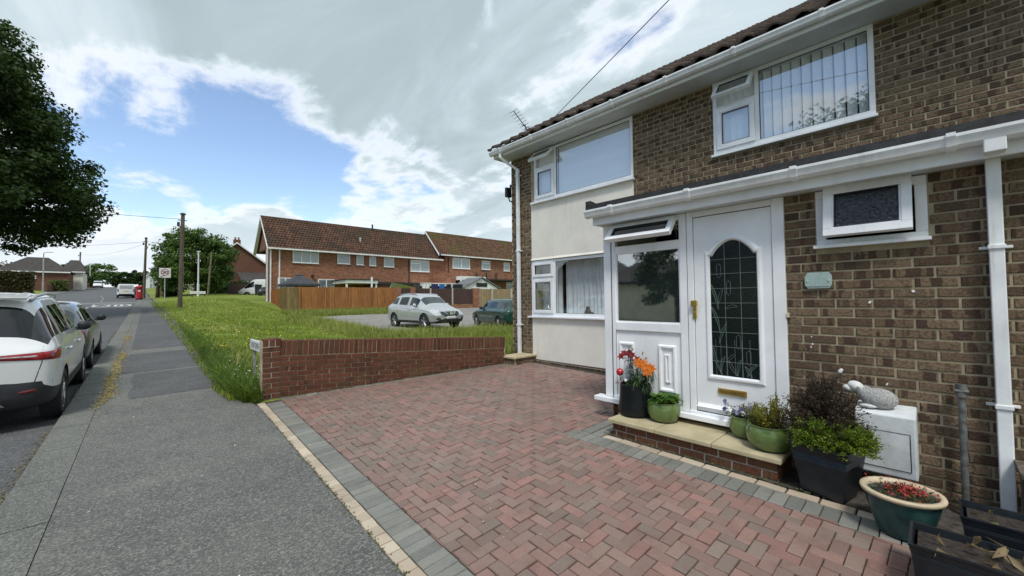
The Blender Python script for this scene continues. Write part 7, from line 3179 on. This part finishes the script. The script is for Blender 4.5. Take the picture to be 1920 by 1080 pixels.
def leaf_cloud(centres, radii, n_each, L, flat=1.0):
    """diamond leaves scattered in ellipsoidal clumps, denser towards each clump's skin"""
    C = np.repeat(centres, n_each, axis=0)
    Rr = np.repeat(radii, n_each, axis=0)
    n = len(C)
    d = rng.normal(size=(n, 3))
    d /= np.linalg.norm(d, axis=1, keepdims=True)
    r = rng.uniform(0, 1, n) ** .45
    P = C + d * Rr * r[:, None]
    nrm = d * .6 + rng.normal(0, .6, (n, 3)) + np.array([0, 0, .7])
    nrm /= np.linalg.norm(nrm, axis=1, keepdims=True)
    t = np.cross(nrm, rng.normal(size=(n, 3)))
    t /= np.linalg.norm(t, axis=1, keepdims=True)
    b = np.cross(nrm, t)
    l = (L * rng.uniform(.6, 1.3, n))[:, None]
    V = np.stack([P - t * l * .55, P + b * l * .36 - nrm * l * .08, P + t * l * .55, P - b * l * .36 - nrm * l * .08], 1).reshape(-1, 3)
    F = np.arange(n * 4).reshape(n, 4)
    return V, F


def tree(name, label, base, centres, radii, n_each, L, m, trunk_r=.3, trunk_h=None, group=None, limbs=10, cat='tree', lean=(0, 0)):
    t = empty(name, base)
    tag(t, label, cat, group)
    centres, radii = np.array(centres, float), np.array(radii, float)
    b = np.array(base)
    V, F = leaf_cloud(centres - b, radii, n_each, L)
    np_object('crown', V, F, m, t)
    mb = MB()
    top = (centres.mean(0) - b)
    th = trunk_h or top[2] * .75
    mb.tube([(0, 0, -.4), (.03, 0, th * .3), (top[0] * .4, top[1] * .4, th * .7), (top[0] * .7, top[1] * .7, th)], [trunk_r * 1.25, trunk_r, trunk_r * .8, trunk_r * .55], 10)
    idx = rng.choice(len(centres), min(limbs, len(centres)), replace=False)
    for i in idx:
        c = centres[i] - b
        s = np.array([top[0] * .5, top[1] * .5, th * rng.uniform(.45, .95)])
        mid = (s + c) / 2 + np.array([0, 0, .1 * np.linalg.norm(c - s)])
        mb.tube([tuple(s), tuple(mid), tuple(c)], [trunk_r * .42, trunk_r * .25, trunk_r * .08], 6)
    mb.build('trunk', m_bark, t, smooth=True)
    return t


def dome_clumps(c, rx, ry, rz, n, cr, low=-.6, jitter=.2):
    """clump centres through an ellipsoid, most of them near its surface"""
    out, rad = [], []
    while len(out) < n:
        d = rng.normal(size=3)
        d /= np.linalg.norm(d)
        if d[2] < low:
            continue
        r = rng.uniform(.25, 1) ** .4 * (1 + rng.normal(0, jitter * .4))
        out.append((c[0] + d[0] * rx * r, c[1] + d[1] * ry * r, c[2] + d[2] * rz * r))
        k = rng.uniform(.7, 1.25)
        rad.append((cr * k, cr * k, cr * .62 * k))
    return out, rad


# big tree over the road on the left: stacked, drooping layers of foliage
bx0, by0 = -9.4, 33.0
cs, rs = [], []
for lay in range(13):
    z = 6.3 + lay * .84
    rad = 8.1 * math.sqrt(max(0.05, 1 - ((z - 6.0) / 11.8) ** 2)) * (1.0 if lay % 3 else .93) - (0.5 if lay in (5, 9) else 0)
    n = int(13 + rad * 4.6)
    for k in range(n):
        a = rng.uniform(0, 2 * PI)
        r = rad * rng.uniform(.30, 1) ** .5 * rng.uniform(.92, 1.02)
        cs.append((bx0 + math.cos(a) * r, by0 + math.sin(a) * r, z + .4 - .07 * r + rng.normal(0, .55)))
        q = rng.uniform(.7, 1.2)
        rs.append((1.05 * q, 1.05 * q, .66 * q))
bz0 = g(bx0, by0)
tree('street_tree', 'large dark leafy tree overhanging the road at the left edge', (bx0, by0, bz0), cs, rs, 380, .19, m_tree_dark, .45, 6.5, limbs=40)

# round tree behind the telegraph pole
bx1, by1 = 5.7, 66.0
c1, r1 = dome_clumps((bx1 - .3, by1, 7.0), 3.9, 4.0, 4.5, 190, 1.0, low=-.9)
tree('round_tree', 'dense round green tree behind the telegraph pole on the green', (bx1, by1, g(bx1, by1)), c1, r1, 170, .26, m_tree_mid, .3, 4, limbs=16)
c2, r2 = dome_clumps((2.6, 71, 5.6), 1.3, 1.5, 2.4, 30, .7, low=-.9)
tree('slender_tree', 'looser dark tree at the left side of the round tree', (1.9, 71, g(1.9, 71)), c2, r2, 120, .26, m_tree_dark, .2, 4, limbs=10)

# tree opposite, seen mirrored in the porch glass and the upper window
c3, r3 = dome_clumps((-11.6, 1.5, 5.6), 4.4, 5.8, 5.4, 150, 1.1, low=-.6)
tree('street_tree', 'broad tree across the road mirrored in the porch and door glass', (-11.6, 1.5, g(-11, 1.5)), c3, r3, 330, .17, m_tree_dark, .35, 4.5, limbs=18)

c4, r4 = dome_clumps((-11.0, 8.7, 2.9), 1.7, 2.0, 2.0, 50, .6, low=-.8)
tree('garden_tree', 'small bushy tree across the road mirrored in the porch glass', (-11.0, 8.7, g(-11, 8.7)), c4, r4, 160, .15, m_tree_dark, .15, 2.2, limbs=8)

# far trees along the skyline, measured from the photograph
for i, (x, y, top, rx, mm, lb) in enumerate(((-31, 200, 15.3, 6, m_tree_olive, 'pale feathery tree on the skyline above the bungalow'), (-25, 195, 14.2, 4, m_tree_olive, 'second feathery tree left of the hipped roof'),
                                             (-14.2, 180, 14.4, 3.8, m_tree_olive, 'grey green tree behind the cream house'), (-8.6, 182, 14.2, 4.6, m_tree_mid, 'broad green tree right of the far street lamps'), (-5.0, 190, 12.6, 3.4, m_tree_dark, 'lower dark tree beside the broad green one'),
                                             (-1.8, 181, 12.4, 2.6, m_tree_dark, 'left one of the two flat topped trees up the street'), (1.6, 178, 12.3, 3.0, m_tree_dark, 'right one of the two flat topped trees up the street'), (-12, 165, 10.2, 3.4, m_tree_dark, 'dark bushy tree behind the garden walls on the left'))):
    zg = g(x, y)
    hh = top - zg
    cc, rr = dome_clumps((x, y, zg + hh * .56), rx, rx, hh * .46, 46, rx * .30, low=-.95)
    tree('far_tree', lb, (x, y, zg), cc, rr, 70, .55, mm, .3, hh * .5, group='trees along the skyline', limbs=5)


def hedge(name, label, x0, x1, y0, y1, h, n, L, m, group=None):
    t = empty(name, ((x0 + x1) / 2, (y0 + y1) / 2, g((x0 + x1) / 2, (y0 + y1) / 2)))
    tag(t, label, 'hedge', group)
    zc = g((x0 + x1) / 2, (y0 + y1) / 2)
    P = np.stack([rng.uniform(x0, x1, n), rng.uniform(y0, y1, n), rng.uniform(0, h, n)], 1)
    f = rng.integers(0, 3, n)
    P[f == 0, 1] = y0 + rng.normal(0, .08, (f == 0).sum())
    P[f == 1, 2] = h + rng.normal(0, .10, (f == 1).sum())
    P[:, 2] += zc
    o = np.array(t.location)
    V, F = leaf_cloud(P - o, np.full((n, 3), .15), 5, L)
    np_object('foliage', V, F, m, t)
    mb = MB()
    mb.bb((x0 + .15, y0 + .15, zc - .5), (x1 - .15, y1 - .15, zc + h - .12))
    adopt(mb.build('core', mat('hedge_core', (0.015, 0.02, 0.008), .95), None), t)
hedge('hedge', 'tall clipped brownish hedge by the far pavement at the left', -24, -12.3, 100, 101.6, 3.4, 2600, .22, m_hedge)
hedge('hedge', 'low pale shrub hedge on top of the garden wall across the road', -12.4, -9.9, 117, 118, 2.0, 420, .22, m_ivy)
hedge('hedge', 'dark shrubs beneath the round tree beside the footpath', 2.4, 4.4, 70, 72, 2.6, 900, .2, m_tree_dark)
hedge('hedge', 'yellowish shrub beside the speed limit sign', 3.0, 4.2, 88, 89.5, 2.4, 420, .2, m_ivy)
hedge('hedge', 'row of dark shrubs below the brick gable', 6.5, 16, 74, 75, 1.7, 1500, .22, m_tree_dark)


# ---- the green: grass blades, uncountable ----------------------------
def grass(name, label, n, sampler, h0, h1, w, m, cat='grass', lean=.45):
    X, Y = sampler(n)
    n = len(X)
    Z = G(X, Y) - .01
    h = rng.uniform(h0, h1, n) * (1 + rng.exponential(.25, n))
    dist = np.hypot(X, Y)
    wd = w * (1 + dist / 14) * rng.uniform(.7, 1.3, n)
    a = rng.uniform(0, 2 * PI, n)
    side = np.stack([np.cos(a), np.sin(a), np.zeros(n)], 1) * wd[:, None]
    bend = np.stack([np.cos(a + 1.6 + rng.normal(0, .5, n)), np.sin(a + 1.6), np.zeros(n)], 1) * (h * rng.uniform(.1, lean * 1.6, n))[:, None]
    bend += np.array([.25, .1, 0]) * h[:, None] * lean * .5
    base = np.stack([X, Y, Z], 1)
    up = np.array([0, 0, 1.0])
    m1 = base + up * (h * .55)[:, None] + bend * .35
    tip = base + up * h[:, None] * .95 + bend
    V = np.stack([base - side * .5, base + side * .5, m1 + side * .38, m1 - side * .38, tip], 1).reshape(-1, 3)
    b = (np.arange(n) * 5)[:, None]
    F = np.concatenate([b + np.array([[0, 1, 2]]), b + np.array([[0, 2, 3]]), b + np.array([[3, 2, 4]])], 1).reshape(-1, 3)
    o = np_object(name, V, F, m)
    tag(o, label, cat, kind='stuff')
    return o


def pr_np(y):
    return np.interp(y, [6.56, 7.0, 7.8, 9, 13.7, 25, 40, 55, 75, 220], [1.2, 1.14, 1.07, 1.10, 1.19, 1.33, 1.45, 1.6, 1.8, 2.2])


def wall_y(X):
    return 6.68 + (X - 1.49) * (6.27 - 6.68) / (5.62 - 1.49) + .23


def samp_field(n):
    # depth falls off so that blades stay about evenly spread over the picture
    d = 6.8 + 46 * rng.uniform(0, 1, n) ** 1.9
    u = rng.uniform(-.02, 1.05, n)
    Y = d
    X = pr_np(Y) - .03 + u * (3.0 + .62 * Y)
    patch = np.sin(X * 1.7 + np.sin(Y * 1.1) * 2) * np.sin(Y * 1.3 + X * .6)
    ok = ~in_court(X, Y) & (Y > wall_y(np.minimum(X, 6.2))) & ~((Y > 31.8) & (X > 7.7)) & (rng.uniform(-1.3, 1, n) < patch)
    ok &= ~((X > 6.2) & (Y < 7.0))
    return X[ok], Y[ok]


m_grass = leaf_mat('grass_blade', (0.12, 0.18, 0.018), (0.31, 0.38, 0.055), .4, .6)
m_grass_l = leaf_mat('grass_long', (0.14, 0.20, 0.03), (0.40, 0.42, 0.11), .4, .6)
m_grass_d = leaf_mat('grass_lush', (0.05, 0.105, 0.012), (0.17, 0.25, 0.035), .4, .6)
grass('grass', 'rough uncut grass covering the green', 230000, samp_field, .035, .095, .009, m_grass)


def samp_tall(n):
    # long grass along the back of the low wall and round the court edge
    k = rng.integers(0, 4, n)
    X = rng.uniform(1.6, 8.4, n)
    Y = wall_y(np.minimum(X, 6.2)) + .1 + rng.exponential(.7, n)
    X2 = rng.uniform(7.0, 15, n)
    Y2 = 12.9 + rng.normal(0, .7, n) + np.where(X2 < 9, 1.0, 0)
    X3 = rng.uniform(7.2, 16, n)
    Y3 = rng.uniform(27.5, 31.2, n)
    X4 = 6.8 + rng.normal(0, .4, n)
    Y4 = rng.uniform(13.5, 26, n)
    X = np.choose(k, [X, X2, X3, X4])
    Y = np.choose(k, [Y, Y2, Y3, Y4])
    ok = (Y > wall_y(np.minimum(X, 6.2))) & ~((X > 6.2) & (Y < 7.0))
    ok &= ~((np.abs(X - 10.2) < 1.0) & (np.abs(Y - 17.1) < 2.3))
    return X[ok], Y[ok]
grass('long_grass', 'long seeding grass along the wall and the court edge', 60000, samp_tall, .11, .28, .008, m_grass_l)


def samp_edge(n):
    Y = 6.72 + rng.exponential(2.6, n)
    X = pr_np(Y) + np.abs(rng.normal(0, .13, n)) - .06
    k = rng.uniform(0, 1, n) < .35
    Y[k] = rng.normal(7.15, .28, k.sum())
    X[k] = pr_np(Y[k]) + np.abs(rng.normal(0, .2, k.sum()))
    ok = (Y > 6.60) & (X > .9) & ((X < 1.28) | (Y > wall_y(X)))
    return X[ok], Y[ok]
grass('verge_tufts', 'lush tufts of grass spilling over the edge of the footpath', 26000, samp_edge, .05, .19, .008, m_grass_d, lean=.8)


def samp_weed(n):
    Y = 6.75 + rng.exponential(3.2, n)
    X = pr_np(Y) + np.abs(rng.normal(0, .35, n)) + .02
    ok = (Y > 6.62) & ((X < 1.25) | (Y > wall_y(X) + .05))
    return X[ok], Y[ok]
Xw, Yw = samp_weed(1500)
nw = len(Xw)
Cw = np.stack([Xw, Yw, G(Xw, Yw) + rng.uniform(.01, .08, nw)], 1)
Dw = rand_dirs(nw, .5)
vw, fw_ = leaves_mesh(Cw, Dw, rand_dirs(nw, 1.5), rng.uniform(.05, .13, nw), rng.uniform(.02, .05, nw), .12, .25)
o = np_object('verge_weeds', vw, fw_, leaf_mat('weed_leaf', (0.05, 0.10, 0.015), (0.16, 0.24, 0.04), .35))
tag(o, 'broad leaved weeds mixed into the edge of the grass verge', 'weeds', kind='stuff')


def samp_dry(n):
    X, Y = samp_field(n)
    k = np.sin(X * .9 + 1.3 * np.sin(Y * .5)) + np.sin(Y * .7 + X * .4) > .5
    return X[k], Y[k]
grass('dry_grass', 'straw coloured dry stalks scattered through the green', 26000, samp_dry, .06, .20, .006, leaf_mat('straw', (0.20, 0.19, 0.07), (0.45, 0.40, 0.18), .3), lean=.7)


def blossoms(name, label, n, spots, size, m, h):
    V, F = [], []
    for k in range(n):
        c = spots[rng.integers(0, len(spots))]
        x, y = rng.normal(c[0], c[2]), rng.normal(c[1], c[3])
        if x < path_r(y) + .05 or bool(in_court(np.array([x]), np.array([y]))[0]):
            continue
        z = g(x, y) + h * rng.uniform(.6, 1.3)
        s = size * rng.uniform(.7, 1.3)
        b = len(V)
        for q in range(5):
            a = q * 2 * PI / 5
            V.append((x + math.cos(a) * s, y + math.sin(a) * s * .8, z + math.sin(a) * s * .6))
        F.append((b, b + 1, b + 2, b + 3, b + 4))
    me = bpy.data.meshes.new(name)
    me.from_pydata(V, [], F)
    me.materials.append(m)
    o = link(name, me)
    tag(o, label, 'flowers', kind='stuff')
blossoms('buttercups', 'yellow wild flowers dotted through the verge grass', 90, [(2.0, 12.5, .5, 1.0), (2.6, 15, .9, 2), (4, 17, 1.5, 3), (2.2, 20, .6, 3), (6, 24, 2, 4)], .016, mat('buttercup', (0.75, 0.58, 0.03), .6), .13)
blossoms('daisies', 'tiny white wild flowers in the grass by the name plate', 160, [(1.4, 8.2, .2, .8), (1.3, 7.4, .15, .4), (3, 14, 1.5, 3)], .010, mat('daisy', (0.8, .8, .76), .6), .14)
# pale stones along the foot of the verge
o = specks('verge_stones', 90, lambda y: path_r(y) + rng.normal(.02, .05), lambda: rng.uniform(6.65, 12), .016, mat('verge_stone', (0.42, .40, .35), .9, .2, 20, piece=.3), .012)
tag(o, 'pale grit along the ragged edge of the grass verge', 'grit', kind='stuff')
# moss and weeds in the foot of the garden wall pier
# ================================================================== STREET FURNITURE
m_pole = mat('pole_wood', (0.125, 0.098, 0.07), .9, .2, 5, bump=.4, stretch=(4, 4, .3))
m_steel = mat('galvanised', (0.42, 0.44, 0.45), .5, .1, 6, metal=.4)
m_steel_w = mat('painted_column', (0.66, 0.68, 0.69), .5, .06, 6)


def pole(name, label, x, y, h, r0, r1, m, lean=(0, 0), fittings=True):
    z = g(x, y)
    t = empty(name, (x, y, z))
    tag(t, label, 'pole', 'wooden telegraph poles')
    mb = MB()
    mb.tube([(0, 0, -.4), (lean[0] * .5, lean[1] * .5, h * .5), (lean[0], lean[1], h)], [r0, (r0 + r1) / 2, r1], 12)
    mb.build('shaft', m, t, smooth='auto')
    if fittings:
        mb = MB()
        mb.lathe([(0, 0), (r1 * 1.5, 0), (r1 * 1.6, .08), (0, .16)], (lean[0], lean[1], h - .02), 10)
        mb.build('cap', m, t)
        mb = MB()
        mb.tube([(lean[0] - r1 * 2.6, lean[1], h - .45), (lean[0] + r1 * 2, lean[1], h - .45)], .035, 6)
        mb.box((lean[0] - r1 * 2.2, lean[1], h - .75), (.16, .14, .3))
        mb.build('bracket', m_clad, t)
        mb = MB()
        mb.tube([(r0 * .95, -.02, .2), (lean[0] * .5 + r0 * .8, lean[1] * .5, h * .5)], .02, 5)
        mb.build('conduit', m_steel, t)
    return t


pole('telegraph_pole', 'tall brown telegraph pole standing in the grass in front of the round tree', 2.27, 38.3, 6.95, .15, .115, m_pole, (.12, 0))
pole('telegraph_pole', 'dark telegraph pole beside the red pillar box', .55, 69, 7.7, .15, .11, m_pole, (.15, 0))
pole('telegraph_pole', 'bare greenish pole behind the white lamp column under the round tree', 6.15, 60.2, 5.3, .12, .09, mat('pole_green', (0.16, .145, .09), .9, .2, 5), (.35, 0), False)
pole('telegraph_pole', 'telegraph pole across the road by the green bins', -10.3, 141, 8.7, .17, .12, m_pole, (.1, 0))


def wire(pts, label, sag=.4):
    mb = MB()
    a, b = Vector(pts[0]), Vector(pts[1])
    mb.tube([a.lerp(b, s) - Vector((0, 0, sag * 4 * s * (1 - s))) for s in np.linspace(0, 1, 14)], .014, 4)
    o = mb.build('overhead_wire', mat('wire_grey', (0.10, .11, .12), .6))
    tag(o, label, 'wire')
wire([(2.38, 38.3, 7.95), (-16, 46, 9.3)], 'overhead wire from the nearest telegraph pole to the big tree', .25)
wire([(.7, 69, 9.6), (-22, 88, 9.6)], 'overhead wire from the pillar box pole across the road', .6)
wire([(.7, 69, 9.4), (-10.2, 141, 13.9)], 'overhead wire joining the two far telegraph poles', .8)
wire([(.7, 69, 9.5), (9, 84, 9.0)], 'faint wire from the pillar box pole to the brick gable', .3)


def lamp(name, label, x, y, h, r, m, arm=None, head=True):
    t = empty(name, (x, y, g(x, y)))
    tag(t, label, 'street lamp', 'street lamp columns')
    mb = MB()
    mb.tube([(0, 0, -.2), (0, 0, h * .28)], r * 1.45, 10)
    mb.tube([(0, 0, h * .28), (0, 0, h)], [r, r * .8], 10)
    mb.build('column', m, t, smooth='auto')
    if arm:
        mb = MB()
        mb.tube([(0, 0, h - .05), (arm * .3, 0, h + .12), (arm, 0, h + .16)], r * .6, 8)
        mb.build('arm', m, t, smooth=True)
    mb = MB()
    ax = arm or 0
    mb.box((ax + (.25 if arm and arm > 0 else -.25 if arm else 0), 0, h + (.17 if arm else .05)), (.55 if arm else .36, .2, .11))
    mb.build('lantern', m, t, bevel=.03)
    return t


lamp('street_lamp', 'white lamp column standing on the green beside the low name sign', 5.1, 58.6, 5.15, .085, m_steel_w)
lamp('street_lamp', 'grey lamp column in front of the tall brownish hedge', -12.0, 106, 7.0, .09, m_steel, .6)
lamp('street_lamp', 'slim lamp column beyond the green bins across the road', -10.4, 172, 6.5, .09, m_steel_w, .5)
lamp('street_lamp', 'farthest slim lamp column up the street', -9.0, 192, 5.0, .09, m_steel_w, .4)

# speed limit sign
t = empty('speed_limit_sign', (2.02, 54.3, g(2.02, 54.3)))
tag(t, 'white square 30 speed limit sign on a grey pole beside the footpath', 'sign')
mb = MB()
mb.tube([(0, .06, -.2), (0, .06, 3.3)], .045, 10)
mb.build('post', m_steel, t, smooth='auto')
mb = MB()
mb.bb((-.46, -.02, 2.42), (.46, .02, 3.42))
mb.build('board', mat('sign_board', (0.66, .67, .67), .4, .06, 4), t, bevel=.02)
mb = MB()
mb.disc((0, -.026, 2.98), (0, -1, 0), .335, 32, rin=.27)
mb.build('red_ring', mat('sign_red', (0.42, 0.03, 0.05), .4), t)
mb = MB()
glyphs(mb, '30', -.20, 2.85, .165, .26, .07, .055, -.027)
mb.build('figures', m_black_ink, t)
mb = MB()
glyphs(mb, 'I', -.30, 2.5, .1, .02, 0, .0, -.027)
# graffiti-like dark tick across the lower board
mb.poly([(-.40, -.024, 2.50), (-.36, -.024, 2.46), (.16, -.024, 2.72), (.13, -.024, 2.74)])
mb.build('scuff', m_black_ink, t)

# pillar box
t = empty('pillar_box', (.12, 63.4, g(.12, 63.4)))
tag(t, 'red pillar box on the footpath beside the white van', 'post box')
m_red = mat('pillar_red', (0.42, 0.012, 0.022), .35, .12, 5)
mb = MB()
mb.lathe([(.30, .16), (.30, .20), (.28, .22), (.28, 1.30), (.31, 1.32), (.31, 1.36)], (0, 0, 0), 24)
mb.build('body', m_red, t, smooth='auto')
mb = MB()
mb.lathe([(.33, 1.362), (.36, 1.40), (.36, 1.48), (.32, 1.54), (.16, 1.61), (0, 1.64)], (0, 0, 0), 24)
mb.build('cap', m_red, t, smooth='auto')
mb = MB()
mb.lathe([(.32, 0), (.32, .158), (.30, .16)], (0, 0, 0), 24)
mb.build('base', m_black_ink, t)
mb = MB()
mb.bb((-.13, -.315, 1.20), (.13, -.27, 1.26))
mb.build('slot', m_black_ink, t)
mb = MB()
mb.bb((-.09, -.30, .92), (.10, -.27, 1.12))
mb.build('notice', m_white_sign, t)
mb = MB()
mb.bb((-.16, -.292, .34), (.16, -.262, .88))
mb.build('door', m_red, t, bevel=.01)

# low name sign on the green
t = empty('street_name_plate', (5.0, 57.8, g(5, 57.8)))
tag(t, 'low white name sign in the grass at the foot of the lamp column', 'street sign')
mb = MB()
mb.bb((-.72, -.02, .30), (.72, .02, .62))
mb.build('plate', m_white_sign, t, bevel=.02)
for x in (-.5, .62):
    mb = MB()
    mb.bb((x - .04, .022, -.2), (x + .04, .08, .55))
    mb.build('post', m_clad, t)

# walls and bins on the far side of the road
def low_wall(name, label, x0, y0, x1, y1, h, m, cat='wall'):
    a, b = Vector((x0, y0)), Vector((x1, y1))
    n = 6
    d = (b - a).normalized()
    nn = Vector((-d.y, d.x)) * .12
    t = empty(name, (x0, y0, g(x0, y0)))
    tag(t, label, cat)
    mb = MB()
    for k in range(n):
        p, q = a.lerp(b, k / n), a.lerp(b, (k + 1) / n)
        zz = g((p.x + q.x) / 2, (p.y + q.y) / 2)
        c = [p - nn, q - nn, q + nn, p + nn]
        s = len(mb.v)
        mb.v += [(v.x, v.y, zz - .3) for v in c] + [(v.x, v.y, zz + h) for v in c]
        for f in ((4, 5, 6, 7), (0, 1, 5, 4), (1, 2, 6, 5), (2, 3, 7, 6), (3, 0, 4, 7)):
            mb.face([s + i for i in f])
    adopt(mb.build('face', m, None), t)
    return t
low_wall('garden_wall', 'low brown garden wall under the pale shrubs across the road', -12.4, 113, -10.0, 138, 1.3, m_bt_dark)
low_wall('garden_wall', 'low dark wall running up to the far lamp columns', -10.2, 146, -9.6, 190, 1.2, m_bt_dark)
low_wall('garden_wall', 'brown fence wall at the foot of the round tree by the footpath', 2.3, 74, 2.5, 95, 1.1, m_fence_old, 'wall')
m_bin = mat('green_bin', (0.03, 0.075, 0.06), .6, .1, 5)
for k in range(3):
    t = empty('wheelie_bin', (-9.6 + .05 * k, 138.8 + 1.1 * k, g(-9.6, 139)))
    tag(t, ('nearest', 'middle', 'farthest')[k] + ' of the three green wheelie bins across the road', 'bin', 'row of green bins')
    mb = MB()
    mb.prism([(-.25, .1), (.25, .1), (.32, 1.5), (-.32, 1.5)], 'y', -.35, .35)
    mb.build('body', m_bin, t)
    mb = MB()
    mb.prism([(-.34, 1.505), (.36, 1.505), (.32, 1.6), (-.30, 1.65)], 'y', -.37, .37)
    mb.build('lid', m_bin, t)
t = empty('wheelie_bin', (12.0, 63.5, g(12, 63.5)))
tag(t, 'dark wheelie bin by the front of the large white van', 'bin')
mb = MB()
mb.prism([(-.28, .0), (.28, .0), (.36, 1.3), (-.36, 1.3)], 'y', -.4, .4)
mb.build('body', m_clad, t)
mb = MB()
mb.prism([(-.38, 1.305), (.40, 1.305), (.34, 1.4), (-.32, 1.45)], 'y', -.42, .42)
mb.build('lid', m_clad, t)
low_wall('garden_fence', 'dark board fence between the brick gable and the white van', 9.6, 70.5, 13.2, 71.5, 1.6, m_fence_dark, 'fence')
